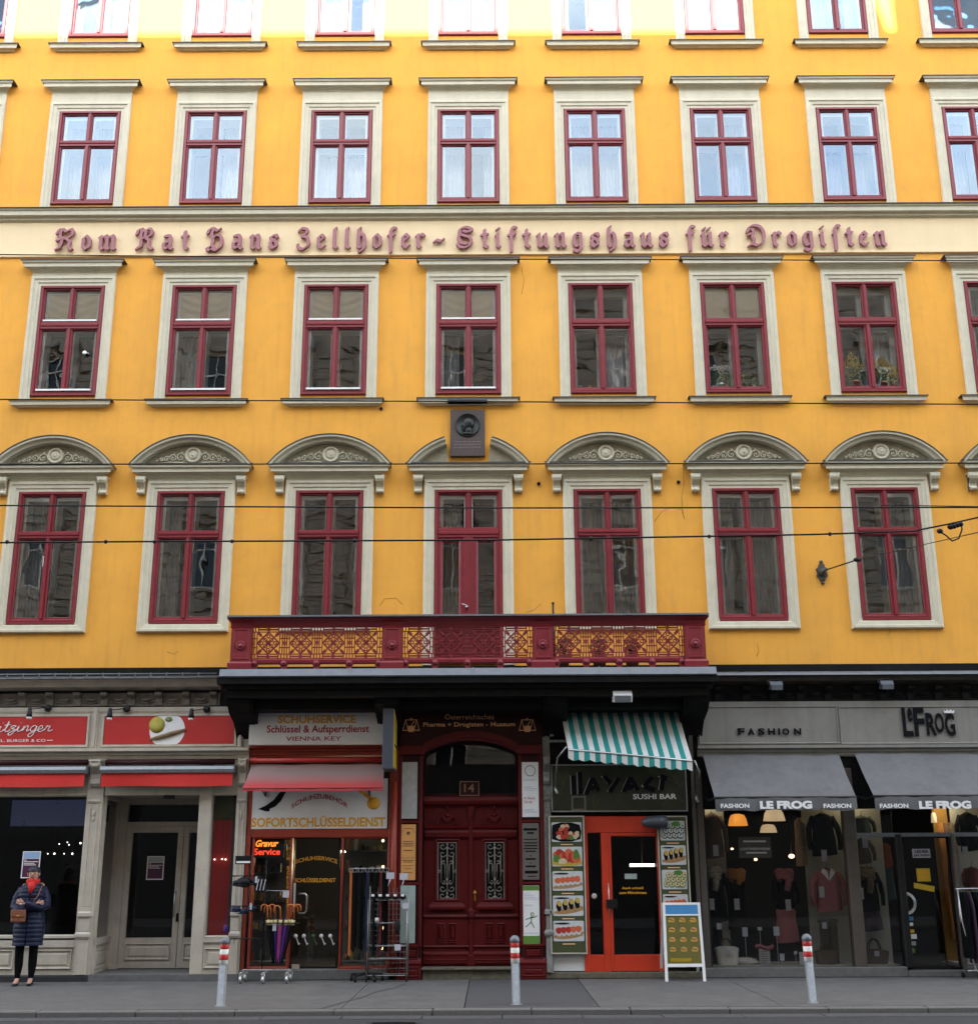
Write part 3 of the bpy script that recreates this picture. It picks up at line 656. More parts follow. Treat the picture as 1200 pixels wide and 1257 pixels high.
insc = thing('wall_inscription', 'raised mauve blackletter inscription Kom Rat Hans Zellhofer - Stiftungshaus f\u00fcr Drogisten on the cream band', 'wall lettering')
LM = {}
WORDS = [('Kom', 70, 143), ('Rat', 168, 232), ('Hans', 255, 342), ('Zellhofer', 366, 521), ('-', 533, 547), ('Stiftungshaus', 561, 820), ('f\u00fcr', 843, 893), ('Drogi\u017ften', 917, 1086)]
YB = -.075
for wd, pa, pb_ in WORDS:
    xa, xb = at(pa, 293, YB)[0], at(pb_, 293, YB)[0]; H = at(600, 281, YB)[1] - at(600, 305, YB)[1]; u = H/1.42
    ws = []
    for ch in wd:
        if ch not in LM: q, wz = fr_letter(ch); LM[ch] = (q.mesh('letter', 'mauve_letter'), wz)
        ws.append(LM[ch][1]*u)
    gap = ((xb-xa)-sum(ws))/max(1, len(wd)-1) if len(wd) > 1 else 0
    x = xa; zb = at(600, 304, YB)[1]
    for ch, wz in zip(wd, ws):
        o = link('letter', LM[ch][0], insc, (x, YB+.02, zb), None); o.scale = (u, .35, u); x += wz+gap

# ================================================================== BALCONY (part of the house)
YF = -1.15
bal = empty('balcony', house)
X0, _ = at(284, 790, YF); X1, _ = at(865, 790, YF)
ZT = at(575, 754, YF-.1)[1]; ZS = at(575, 819, YF-.2)[1]
# slab with sheet metal edge and dark underside mouldings
q = MB(); q.prismx([(-YF*-1-.20, ZS-.012), (YF-.24, ZS-.13), (YF-.22, ZS-.15), (0, ZS-.10), (0, ZS+.05)], X0-.12, X1+.12)
obj('balcony_floor', q, 'zinc_light', bal)
for px in (265+165, 580, 735):
    x = at(px, 822, YF-.2)[0]; q = MB(); q.prismx([(YF-.205, ZS+.0), (YF-.25, ZS-.13), (YF-.2, ZS-.13), (YF-.15, ZS+.0)], x-.008, x+.008); obj('sheet_seam', q, 'zinc_light', bal)
def slab_mould(d, z0, z1, ins):
    return (X0-.06+ins, X1+.06-ins, YF-.14+ins, 0, z0, z1)
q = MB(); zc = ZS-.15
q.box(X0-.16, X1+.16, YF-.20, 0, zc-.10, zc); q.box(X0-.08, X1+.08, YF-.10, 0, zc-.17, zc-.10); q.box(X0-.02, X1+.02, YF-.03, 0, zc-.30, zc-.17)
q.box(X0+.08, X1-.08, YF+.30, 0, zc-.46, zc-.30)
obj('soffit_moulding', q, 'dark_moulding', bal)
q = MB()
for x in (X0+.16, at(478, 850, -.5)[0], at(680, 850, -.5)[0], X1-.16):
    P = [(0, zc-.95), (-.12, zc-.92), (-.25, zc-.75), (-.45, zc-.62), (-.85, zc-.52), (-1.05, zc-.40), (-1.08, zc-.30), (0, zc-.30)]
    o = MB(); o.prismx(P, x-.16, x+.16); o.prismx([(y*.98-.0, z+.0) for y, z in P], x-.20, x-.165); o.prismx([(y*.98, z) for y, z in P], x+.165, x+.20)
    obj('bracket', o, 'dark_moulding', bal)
# rail
q = MB(); q.box(X0-.07, X1+.07, YF-.12, YF+.10, ZT-.03, ZT); 
for x in (X0, X1): q.box(x-.07, x+.07, YF+.10, 0, ZT-.03, ZT)
obj('top_rail', q, 'zinc_light', bal)
q = MB(); q.mould(X0+.0, X1-.0, [(.02, ZT-.17), (.03, ZT-.10), (.05, ZT-.08), (.09, ZT-.035)], True, y0=YF+.04); q.box(X0-.01, X0+.06, YF+.04, 0, ZT-.14, ZT-.032); q.box(X1-.06, X1+.01, YF+.04, 0, ZT-.14, ZT-.032)
obj('rail_moulding', q, 'oxblood_paint', bal)
PW = .335; pedx = [X0+PW/2, at(481.5, 785, YF)[0], at(666, 785, YF)[0], X1-PW/2]
q = MB(); zb0, zb1 = ZS+.015, ZT-.172
q.box(-PW/2, PW/2, -.10, .10, zb0, zb1); q.mould(-PW/2, PW/2, [(.03, zb0), (.035, zb0+.09), (.012, zb0+.12)], True, y0=-.10)
q.frame(-PW/2+.03, PW/2-.03, zb0+.15, zb1-.03, [(0, -.10), (.008, -.112), (.03, -.112), (.038, -.102)])
q.mould(-PW/2, PW/2, [(.01, zb1-.03), (.02, zb1)], True, y0=-.10)
pme = q.mesh('pedestal', 'oxblood_paint')
q = MB(); q.lathe([(.075, 0), (.08, .012), (.06, .03), (.05, .022), (.035, .022), (.03, .045), (.012, .055), (0, .055)], (0, -.101, (zb0+zb1)/2+.03), 16, 'y'); rme = q.mesh('rosette', 'oxblood_paint')
for x in pedx:
    o = link('pedestal', pme, bal, (x, YF+.06, 0)); link('rosette', rme, o)
zl0, zl1 = ZS+.10, ZS+.185
def bay(xa, xb, n, solid=()):
    w_ = (xb-xa)/n; q = MB(); q.mould(xa, xb, [(.0, zl0-.0), (.02, zl0+.02), (.025, zl1-.02), (.01, zl1)], False, y0=YF+.03); q.box(xa, xb, YF+.03, YF+.06, zl0, zl1)
    obj('bottom_rail', q, 'oxblood_paint', bal)
    for i in range(n+1):
        x = lerp(xa, xb, i/n); x = min(max(x, xa+.05), xb-.05)
        q = MB(); q.lathe([(.05, 0), (.055, .012), (.035, .025), (.015, .04), (0, .04)], (x, YF+.02, zl0+.02), 10, 'y'); q.prism([(x-.03, ZS), (x+.03, ZS), (x+.07, zl0+.01), (x-.07, zl0+.01)], YF+.02, YF+.06)
        obj('rail_foot', q, 'oxblood_paint', bal)
    za, zb = zl1, ZT-.17; H = zb-za; me = panel_mesh(w_, H)
    for i in range(n):
        o = link('railing_panel', me, bal, (xa+w_*(i+.5), YF+.03, za))
        if i in solid: obj('backing_plate', MB().box(-w_/2+.002, w_/2-.002, .025, .03, 0, H), 'oxblood_paint', o)
def panel_mesh(w_, H):
    m = MB(); y0, y1 = -.0, .02; a = w_/2
    m.box(-a, a, y0, y1, 0, .018); m.box(-a, a, y0, y1, H-.018, H)
    for z in (.085, H-.085): m.box(-a, a, y0+.002, y1-.002, z-.008, z+.008)
    for sx in (-1, 1):
        m.box(sx*a-.008*sx, sx*a-.0*sx, y0+.001, y1-.001, 0, H); m.box(sx*(a-.03), sx*(a-.045), y0+.003, y1-.003, .085, H-.085); m.box(sx*(a-.075), sx*(a-.09), y0+.003, y1-.003, .085, H-.085)
        m.ring((sx*(a-.012), H/2), .022, .016, y0-.003, y1, 8); 
        for z in (H*.36, H*.64): m.bar((sx*(a-.085), z), (sx*(a-.008), z), .020, y0+.004, y1-.004)
        for z in (.045, H-.045):
            for t in (0, .05): m.bar((sx*(a-.05-t), z-.04), (sx*(a-.05-t), z+.04), .019, y0+.005, y1-.005)
            m.bar((sx*.03, z), (sx*(a-.10), z), .027, y0+.004, y1-.006)
    b = a-.09; c = (0, H/2); h = H/2-.09; D_ = min(b, h)
    dm = [(c[0]+b, c[1]), (0, c[1]+h), (c[0]-b, c[1]), (0, c[1]-h)]
    for i in range(4): m.bar(dm[i], dm[(i+1) % 4], .026, y0-.002, y1)
    for i in range(4):
        p, q_ = dm[i], dm[(i+1) % 4]; mx_, mz = (p[0]+q_[0])/2, (p[1]+q_[1])/2
        cx_, cz_ = (b if mx_ > 0 else -b), c[1]+(h if mz > c[1] else -h)
        m.bar((mx_, mz), (cx_*1.0, cz_), .020, y0+.004, y1-.004); m.bar((lerp(mx_, cx_, .35), lerp(mz, cz_, .35)), (lerp(mx_, cx_, .85), lerp(mz, cz_, .85)), .048, y0+.001, y1-.001)
        m.bar((0, c[1]), (mx_, mz), .020, y0+.004, y1-.004); m.ring((mx_*.55, c[1]+(mz-c[1])*.55), .030, .015, y0, y1-.003, 9)
    m.ring(c, .028, .022, y0-.006, y1, 10)
    for t in range(4):
        an = t*math.pi/2; p = (c[0]+math.cos(an)*D_*.62, c[1]+math.sin(an)*D_*.62); m.ring(p, .026, .018, y0-.001, y1-.004, 8)
    for z in (.045, H-.045): m.prism([(-.05, z), (0, z-.035), (.05, z), (0, z+.035)], y0-.003, y1-.002)
    return m.mesh('railing_panel', 'oxblood_paint')
bay(pedx[0]+PW/2, pedx[1]-PW/2, 4); bay(pedx[1]+PW/2, pedx[2]-PW/2, 4, (1, 2)); bay(pedx[2]+PW/2, pedx[3]-PW/2, 4)
for x, sx in ((X0+.03, -1), (X1-.03, 1)):      # side returns
    za, zb = zl1, ZT-.14; Ls = -YF-.2; me = panel_mesh(Ls/2, zb-za)
    for i in range(2):
        o = link('railing_panel', me, bal, (x, -.03-Ls*(i+.5)/2, za), (0, 0, R(90)))
    q = MB(); q.box(x-.025, x+.025, YF+.16, 0, zl0, zl1); obj('bottom_rail', q, 'oxblood_paint', bal)
# things kept on the balcony
mat('leaf_dark', (.018, .035, .014), .7, .4, 30); mat('terracotta', (.25, .09, .05), .8, .2, 12); mat('leaf_green', (.06, .13, .03), .6, .4, 30); mat('petal_yellow', (.75, .55, .04), .6, .2, 30); mat('petal_white', (.8, .8, .78), .6, .1, 30)
def leafy(m, c, rx, ry, rz_, n, sz, mi=0, up=0):
    for i in range(n):
        th, ph, r_ = random.uniform(0, 6.28), math.acos(random.uniform(-1, 1)), random.random()**.4
        p = Vector((c[0]+rx*r_*math.sin(ph)*math.cos(th), c[1]+ry*r_*math.sin(ph)*math.sin(th), c[2]+rz_*r_*math.cos(ph)))
        d = Vector((random.gauss(0, 1), random.gauss(0, 1), random.gauss(up, 1))).normalized(); s_ = Vector((random.gauss(0, 1), random.gauss(0, 1), random.gauss(0, 1))).cross(d).normalized()
        L_ = sz*random.uniform(.6, 1.3)
        m.add([p-d*L_, p+s_*L_*.4, p+d*L_, p-s_*L_*.4], [(0, 1, 2, 3)], mi)
for px, rr, lab in ((690, .20, 'dark bushy potted plant behind the right balcony railing bay next to the pedestal'), (735, .17, 'smaller dark potted plant behind the middle of the right balcony railing bay'), (775, .15, 'smallest dark potted plant behind the right balcony railing bay')):
    x = at(px, 795, YF+.45)[0]; t = thing('potted_plant', lab, 'potted plant', (x, YF+.45, ZS+.04), 'potted plants behind the balcony railing')
    obj('pot', MB().lathe([(.09, 0), (.12, .2), (.13, .2), (.13, .23), (.11, .23), (.10, .19), (0, .19)], n=14), 'terracotta', t)
    f = MB(); leafy(f, (0, 0, .38), rr, rr, .22, 260, .035); f.tube([(0, 0, .15), (.01, 0, .45)], .012); obj('foliage', f, 'leaf_dark', t)
x = at(679, 745, YF+.5)[0]
q = MB(); q.tube([(x, YF+.45, ZS+.04), (x-.01, YF+.45, ZT+.28)], .016, 8); q.tube([(x-.01, YF+.45, ZT+.28), (x-.01, YF+.45, ZT+.31)], .022, 8)
tobj('parasol_pole', q, 'iron_black', 'thin dark pole rising just above the balcony rail beside the second pedestal', 'pole')

# ================================================================== SHOPFRONTS
YS = -.16                                  # face of the wooden shopfronts
mat('red_enamel', (.50, .03, .028), .4, .06, 5); mat('awning_red', (.62, .028, .022), .75, .08, 7, .15, 200); mat('awning_pink', (.46, .055, .055), .8, .12, 4, .2, 200, grime=.2, grimecol=(.33, .15, .14), streak=.2)
mat('orange_paint', (.27, .030, .012), .45, .15, 6, .1, 40, grime=.2, grimecol=(.08, .01, .005)); mat('door_red', (.60, .042, .012), .45, .14, 5, .1, 30, grime=.3, grimecol=(.30, .02, .01), streak=.25, coat=.1)
mat('sign_white', (.76, .76, .76), .45, .06, 4, grime=.12, grimecol=(.4, .39, .35)); mat('letter_gold', (.80, .38, .02), .5, .1, 10); mat('letter_red', (.36, .012, .035), .5, .1, 10)
mat('black_print', (.008, .008, .010), .85, .1, 10, spec=.1); mat('white_print', (.8, .8, .8), .6, .03, 10); mat('print_tan', (.95, .50, .24), .5, .1, 10)
mat('awning_grey', (.125, .123, .127), .85, .16, 2.2, .2, 150, grime=.55, grimecol=(.06, .062, .068), streak=.35); mat('teal', (.012, .24, .23), .8, .08, 6, .2, 150); mat('awning_white', (.62, .62, .60), .8, .10, 6, .2, 150, grime=.2, grimecol=(.35, .34, .32))
mat('olive_sign', (.022, .025, .010), .4, .4, 3); mat('navy_box', (.055, .065, .085), .4, .1, 5); mat('yellow_sign', (.62, .42, .02), .45, .08, 6)
mat('fascia_grey', (.225, .215, .195), .6, .10, 3, .1, 60, grime=.25, streak=.4, grimecol=(.10, .095, .08)); mat('leather_brown', (.22, .075, .04), .45, .15, 20)
mat('neon_red', (.6, .02, .01), .4, 0, 4, emit=(1, .06, .02), estr=.16); mat('neon_orange', (.7, .2, .01), .4, 0, 4, emit=(1, .28, .03), estr=.16)
mat('lamp_glow', (.9, .6, .3), .4, 0, 4, emit=(1, .62, .25), estr=.8); mat('lamp_white', (.9, .9, .8), .4, 0, 4, emit=(1, .95, .8), estr=.8); mat('lamp_shade_amber', (.7, .30, .06), .5, .1, 8, emit=(1, .36, .05), estr=.09); mat('lamp_shade_pale', (.7, .6, .45), .5, .1, 8, emit=(1, .72, .4), estr=.05)
mat('olive_paper', (.05, .065, .02), .6, .15, 5)
mat('wood_tan', (.45, .20, .06), .5, .2, 12)

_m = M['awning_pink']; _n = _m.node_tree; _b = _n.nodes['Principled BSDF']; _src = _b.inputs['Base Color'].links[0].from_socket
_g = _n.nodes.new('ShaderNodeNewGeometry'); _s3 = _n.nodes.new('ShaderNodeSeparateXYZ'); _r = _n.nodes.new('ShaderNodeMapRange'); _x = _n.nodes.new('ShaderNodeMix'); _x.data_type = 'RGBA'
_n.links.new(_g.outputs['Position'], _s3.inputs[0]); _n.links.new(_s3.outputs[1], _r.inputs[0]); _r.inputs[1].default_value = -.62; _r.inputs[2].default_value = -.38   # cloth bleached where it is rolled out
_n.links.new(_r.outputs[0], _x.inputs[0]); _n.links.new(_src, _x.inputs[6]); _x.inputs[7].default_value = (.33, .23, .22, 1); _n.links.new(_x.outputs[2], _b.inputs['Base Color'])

def ledge(x0, x1, z0, z1, d=.10, y0=YS, ret=False):
    h = z1-z0; return MB().mould(x0, x1, [(.0, z0), (.02, z0+h*.08), (.03, z0+h*.35), (.05, z0+h*.42), (.055, z0+h*.6), (d, z0+h*.75), (d, z1)], ret, y0=y0)
def panel(m, x0, x1, z0, z1, y, d=.02, b=.035):    # raised-and-fielded panel on a face at y
    m.frame(x0, x1, z0, z1, [(0, y), (0, y-d*.6), (b*.35, y-d), (b*.7, y-d*.3), (b, y+.001)])
    m.frame(x0+b*1.8, x1-b*1.8, z0+b*1.8, z1-b*1.8, [(0, y-.0005), (b*.6, y-d*.6)]); 
    i = b*2.4; m.add([(x0+i, y-d*.6, z0+i), (x1-i, y-d*.6, z0+i), (x1-i, y-d*.6, z1-i), (x0+i, y-d*.6, z1-i)], [(0, 1, 2, 3)])
def sashbox(m, x0, x1, z0, z1, w_, y0, y1, ch=.015):          # a simple frame with a chamfer
    m.frame(x0, x1, z0, z1, [(0, y1), (0, y0), (w_-ch, y0), (w_, y0+ch), (w_, y1)])
def zz(py, Y=YS, px=575): return at(px, py, Y)[1]
def xx(px, py=1060, Y=YS): return at(px, py, Y)[0]

# ------------------------------------------------ cornice over the shops left and right of the balcony
SHX0 = -13.3
XL = at(268, 845, -.3)[0]; XR = at(875, 845, -.3)[0]
def shop_cornice(x0, x1, label, m1, m2, zs, gutter):
    t = thing('shop_cornice', label, 'cornice')
    zt = zs[0]
    q = MB(); q.prismx([(0, zt+.10), (-.42, zt-.0), (-.43, zt-.03), (0, zt-.03)], x0, x1); obj('sheet_roof', q, 'zinc_light' if not gutter else 'zinc_flashing', t)
    q = MB(); q.mould(x0, x1, [(.02, zs[2]), (.05, zs[2]+.03), (.12, zs[2]+.06), (.30, zs[2]+.09), (.32, zs[2]+.16), (.38, zs[2]+.2), (.40, zt-.032)], False); obj('cornice_moulding', q, m1, t)
    q = MB(); q.box(x0, x1, -.12, 0, zs[3], zs[2]); obj('frieze', q, m2, t)
    n = int((x1-x0)/.46); q = MB(); hh = zs[2]-zs[3]
    q.prismx([(-.12, 0), (-.155, .0), (-.17, hh*.35), (-.15, hh*.6), (-.26, hh*.8), (-.27, hh-.002), (-.12, hh-.002)], -.055, .055); me = q.mesh('modillion', m2)
    q = MB(); q.ball((0, -.13, hh*.45), .05, sc=(1.6, .5, .6), n=8); q.ball((-.06, -.13, hh*.5), .03, sc=(1.2, .5, .9), n=6); q.ball((.06, -.13, hh*.5), .03, sc=(1.2, .5, .9), n=6); q.tube([(-.13, -.125, hh*.3), (0, -.14, hh*.2), (.13, -.125, hh*.3)], .012, 5); rm = q.mesh('frieze_ornament', m2)
    for i in range(n+1):
        x = lerp(x0+.1, x1-.1, i/n); link('modillion', me, t, (x, 0, zs[3]+.001))
        if i < n: link('frieze_ornament', rm, t, (x+(x1-x0-.2)/n/2, 0, zs[3]+.001))
    if gutter:
        q = MB(); q.tube([(x0, -.47, zt+.05), (x1, -.47, zt+.05)], .014, 6); q.tube([(x0, -.47, zt-.02), (x1, -.47, zt-.02)], .014, 6); obj('gutter_rail', q, 'zinc_light', t)
        q = MB(); q.bar((0, -.03), (0, .06), .018, -.49, -.455); bme = q.mesh('gutter_bracket', 'zinc_light')
        for i in range(int((x1-x0)/.27)): link('gutter_bracket', bme, t, (x0+.1+i*.27, 0, zt+.01))
    return t
shop_cornice(SHX0, XL, 'grey moulded shop cornice with small brackets above the red restaurant signs', 'grey_paint', 'frieze_light', (zz(829, -.45), 0, zz(848, -.2), zz(864, -.15)), True)
shop_cornice(XR, 13.3, 'dark shop cornice with lead top above the fashion shop sign', 'frieze_brown', 'dark_moulding', (zz(828, -.45), 0, zz(845, -.2), zz(862, -.15)), False)
# ground storey masonry behind the shopfronts, with the shop rooms
gr = MB()
gr.box(WX0+.3, WX1-.3, -.10, .40, zz(866), 5.075)
obj('ground_lintel', gr, 'dark_moulding', house)
ZL = zz(866)
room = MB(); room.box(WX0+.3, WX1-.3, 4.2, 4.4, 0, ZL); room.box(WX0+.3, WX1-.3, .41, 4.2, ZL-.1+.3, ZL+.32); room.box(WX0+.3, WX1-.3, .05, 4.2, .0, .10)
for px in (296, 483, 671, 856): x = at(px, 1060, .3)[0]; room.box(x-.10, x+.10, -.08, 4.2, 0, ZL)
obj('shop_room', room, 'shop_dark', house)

# ------------------------------------------------ 1. restaurant shopfront, pale grey
rs = thing('shopfront', 'pale grey panelled wooden shopfront of the restaurant with recessed double doors', 'shopfront')
ZB = .10
def pilaster(par, px0, px1, m='grey_paint', z1=None, name='pilaster', cap=True):
    xa, xb = xx(px0), xx(px1); z1 = z1 or zz(918); q = MB(); y = YS-.03; x_ = (xa+xb)/2; w_ = (xb-xa)/2
    q.bbox(xa, xb, y, .05, ZB-.02, z1, .006)
    o = obj(name, q, m, par)
    q = MB(); e = y
    q.bbox(x_-w_*.72, x_+w_*.72, e-.05, e+.01, ZB, zz(1150), .006); q.mould(x_-w_*.72, x_+w_*.72, [(.01, zz(1150)), (.03, zz(1147)), (.03, zz(1144)), (.005, zz(1141))], True, y0=e-.05)
    q.bbox(x_-w_*.62, x_+w_*.62, e-.035, e+.01, zz(1141), zz(1124), .006); q.mould(x_-w_*.62, x_+w_*.62, [(.01, zz(1124)), (.03, zz(1122)), (.03, zz(1118)), (.0, zz(1116))], True, y0=e-.035)
    for k in (-.45, .45): q.bbox(x_+w_*k-.012, x_+w_*k+.012, e-.018, e+.01, zz(1110), zz(985), .004)
    for k in (0,):
        q.ball((x_, e-.01, zz(996)), .035, sc=(.8, .6, 1.5), n=8); q.ball((x_, e-.01, zz(1002)), .028, sc=(.7, .5, 1.8), n=8); q.mould(x_-w_*.6, x_+w_*.6, [(.01, zz(984)), (.03, zz(981)), (.0, zz(979))], True, y0=e)
    obj('pilaster_trim', q, m, o)
    if cap:
        a, b = zz(962), zz(931); P = [(e, a), (e-.03, a-.02), (e-.06, a+.03), (e-.04, lerp(a, b, .25)), (e-.04, lerp(a, b, .45)), (e-.10, lerp(a, b, .62)), (e-.15, lerp(a, b, .8)), (e-.15, b), (e, b)]
        q = MB(); q.prismx(P, x_-w_*.5, x_+w_*.5)
        for k in (-1, 1): q.prismx([(y_-.012, z_) for y_, z_ in P], x_+k*w_*.5-.014, x_+k*w_*.5+.014)
        q.box(x_-w_*.75, x_+w_*.75, e-.17, e, b-.03, b); q.lathe([(.05, -w_*.6), (.055, -w_*.5), (.055, w_*.5), (.05, w_*.6)], (x_, e-.10, b-.09), 10, 'x')
        obj('console', q, m, o)
    return o
pilaster(rs, 100.5, 121); pilaster(rs, 287, 300); pilaster(rs, -102, -82)
# signs band
xa, xb = SHX0, xx(300)
q = ledge(xa, xb, zz(931), zz(917), .14); q.box(xa, xb, YS, -.02, zz(917), zz(866)); q.mould(xa, xb, [(.0, zz(874)), (.02, zz(871)), (.03, zz(866))], False, y0=YS)
obj('fascia', q, 'grey_paint', rs)
for p0, p1 in ((-78, 110), (125.5, 291)):
    a, b, c, d = xx(p0, 895), xx(p1, 895), zz(914.5), zz(874.5)
    q = MB(); q.frame(a, b, c, d, [(0, YS), (0, YS-.03), (.035, YS-.03), (.035, YS-.012)]); obj('sign_frame', q, 'grey_paint', rs)
for px in (117, 296):
    x = xx(px, 895); q = MB(); q.bbox(x-.045, x+.045, YS-.03, YS, zz(917), zz(866), .006); q.bbox(x-.022, x+.022, YS-.05, YS-.03, zz(915), zz(868), .004); obj('fascia_stile', q, 'grey_paint', rs)
# script lettering for the sign, drawn as round strokes
def script(strokes, rect, y, r, m, par, name='lettering'):
    x0, x1, z0, z1 = rect; xs = [p[0] for s_ in strokes for p in s_]; zs_ = [p[1] for s_ in strokes for p in s_]
    a0, a1, b0, b1 = min(xs), max(xs), min(zs_), max(zs_); q = MB()
    for s_ in strokes:
        P = []
        for i in range(len(s_)-1):
            p0, p1, p2, p3 = s_[max(i-1, 0)], s_[i], s_[i+1], s_[min(i+2, len(s_)-1)]
            for j in range(4):
                t = j/4; P.append([.5*((2*p1[k]) + (-p0[k]+p2[k])*t + (2*p0[k]-5*p1[k]+4*p2[k]-p3[k])*t*t + (-p0[k]+3*p1[k]-3*p2[k]+p3[k])*t**3) for k in (0, 1)])
        P.append(s_[-1]); q.tube([(lerp(x0, x1, (a-a0)/(a1-a0)), y, lerp(z0, z1, (b-b0)/(b1-b0))) for a, b in P], r, 6)
    return obj(name, q, m, par)
def sh(st_, dx): return [[(a+dx+.18*b, b) for a, b in s_] for s_ in st_]
i_ = [[(-.1, .1), (.1, .9), (.08, .2), (.3, .05), (.5, .4)], [(.16, 1.35), (.2, 1.42)]]
t_ = [[(.0, .2), (.2, .8), (.22, 1.7), (.12, .8), (.16, .1), (.45, .1), (.6, .4)], [(-.08, 1.05), (.5, 1.15)]]
z_ = [[(.0, .6), (.1, .95), (.5, .9), (.1, .5), (.45, .4), (.4, -.2), (.1, -.55), (.0, -.2), (.6, .4)]]
n_ = [[(.0, .1), (.1, .95), (.08, .1), (.2, .7), (.45, .95), (.5, .6), (.48, .1), (.75, .35)]]
g_ = [[(.5, .85), (.2, .95), (.0, .5), (.15, .08), (.45, .3), (.55, .9), (.45, -.4), (.15, -.8), (.0, -.45), (.4, .0), (.8, .4)]]
e_ = [[(.0, .4), (.35, .5), (.35, .9), (.1, .85), (.0, .4), (.15, .06), (.45, .1), (.65, .4)]]
r_ = [[(.0, .2), (.15, .95), (.2, .85), (.45, .85), (.38, .5), (.45, .08), (.8, .3)]]
B_ = [[(.0, .0), (.1, 1.0), (.15, 1.8)], [(-.2, 1.5), (.3, 1.9), (.8, 1.6), (.55, 1.05), (.2, .95), (.75, .8), (.8, .2), (.4, -.05), (.0, .15)]]
word = []; dx = 0
for g__, a_ in ((B_, 1.15), (i_, .5), (t_, .6), (z_, .68), (i_, .5), (n_, .8), (g_, .75), (e_, .65), (r_, .8)): word += sh(g__, dx); dx += a_
s1 = thing('restaurant_sign', 'red restaurant sign with white script lettering ending in itzinger', 'sign')
obj('board', MB().bbox(xx(-74, 895), xx(107, 895), YS-.022, YS-.001, zz(912), zz(877), .003), 'red_enamel', s1)
X_b = xx(0, 890)-1.16*(xx(66, 890)-xx(2, 890))/5.0
script(word, (X_b, xx(66, 890), zz(902), zz(881)), YS-.028, .0075, 'white_print', s1)
text('W\u00dcRSTEL, BURGER & CO', (xx(-27, 906), xx(57, 906), zz(908.5), zz(904)), YS-.022, 'white_print', s1, name='small_lettering'); q = MB(); q.box(xx(59, 906), xx(66, 906), YS-.026, YS-.022, zz(906.6), zz(905.8)); obj('dash', q, 'white_print', s1)
s2 = thing('picture_sign', 'red restaurant sign with a round plate, mustard pots and a long sausage on it', 'sign')
obj('board', MB().bbox(xx(128.5, 895), xx(288, 895), YS-.022, YS-.001, zz(912), zz(877.5), .003), 'red_enamel', s2)
xc = xx(206, 895); zc_ = zz(894.5); q = MB(); q.lathe([(.29, 0), (.29, .006), (0, .006)], (xc, YS-.022, zc_), 32, 'y')
c2 = q; pl_ = [(x, z) for x, z in [(xc+.30*math.cos(t/32*6.2832), zc_+.30*math.sin(t/32*6.2832)) for t in range(32)]]
pl_ = [(x, min(max(z, zz(912)), zz(877.5))) for x, z in pl_]
obj('plate_print', MB().prism(pl_, YS-.027, YS-.022), 'white_print', s2)
mat('mustard', (.42, .36, .05), .6, .2, 12); mat('sausage', (.20, .13, .06), .5, .2, 12); mat('pickle', (.16, .20, .04), .6, .2, 12)
q = MB(); q.lathe([(.135, 0), (.135, .006), (0, .006)], (xx(193.5, 888), YS-.028, zz(888)), 20, 'y'); obj('mustard_print', q, 'mustard', s2)
q = MB(); q.lathe([(.06, 0), (.06, .006), (0, .006)], (xx(208, 881), YS-.028, zz(881.3)), 14, 'y', sy=.7); obj('pickle_print', q, 'pickle', s2)
q = MB(); q.tube([(xx(185, 905), YS-.032, zz(906)), (xx(196, 903), YS-.034, zz(903.5)), (xx(214, 899), YS-.034, zz(898.5)), (xx(229, 894), YS-.032, zz(894))], [.02, .04, .04, .022], 8); obj('sausage_print', q, 'sausage', s2)
# little swan-neck sign lamps
q = MB(); q.lathe([(.055, 0), (.06, .02), (.06, .04), (.03, .05), (0, .05)], (0, 0, 0), 14, 'y'); q.tube([(0, -.04, 0), (-.03, -.14, -.01), (-.09, -.28, -.04), (-.16, -.38, -.06)], .010, 6)
arm = q.mesh('sign_lamp', 'iron_black'); q = MB(); q.lathe([(.022, .06), (.03, .04), (.045, -.05), (.05, -.10), (0, -.10)], (-.17, -.39, -.09), 12); shd = q.mesh('lamp_shade', 'iron_black'); q = MB(); q.lathe([(.042, -.135), (.046, -.10), (0, -.10)], (-.17, -.39, -.09), 12); blb = q.mesh('lamp_glass', 'white_print')
for px, py, lb in ((60, 869.5, 'small black swan neck lamp above the script lettering sign'), (156.5, 870.5, 'small black swan neck lamp at the left of the sausage picture sign'), (254.5, 871, 'small black swan neck lamp at the right of the sausage picture sign')):
    x, z = at(px, py, YS-.02); t = thing('sign_lamp', lb, 'lamp', (x, YS-.028, z), 'swan neck lamps over the restaurant signs', data=arm); link('lamp_shade', shd, t); link('lamp_glass', blb, t)
# awning cassettes with short red valances
for p0, p1, lb in ((-80, 105.5, 'retracted red awning with silver box over the restaurant display window'), (123, 287, 'retracted red awning with silver box over the restaurant entrance')):
    t = thing('awning', lb, 'awning', (0, 0, 0), 'retracted red awnings of the restaurant'); Y = YS-.26; a, b = xx(p0, 945, Y), xx(p1, 945, Y)
    q = MB(); c, d = zz(946.5, Y), zz(938.5, Y); q.prismx([(Y, c), (Y-.02, lerp(c, d, .5)), (Y, d), (YS, d+.02), (YS, c)], a, b); obj('cassette', q, 'galvanised', t)
    q = MB(); q.tube([(a+.03, YS-.08, zz(934)), (b-.03, YS-.08, zz(934))], .045, 10); obj('fabric_roll', q, 'oxblood_dark', t)
    c = zz(963, Y)
    def f(u, v, a=a, b=b, c=c, Y=Y): return (lerp(a+.02, b-.02, u), Y+.03+.012*math.sin(u*9)*v+.015*math.sin(u*4+1)*v, lerp(zz(946.5, Y), c, v)+.008*v*math.sin(u*7))
    q = MB(); q.grid(f, 30, 4); obj('valance', q, 'awning_red', t)
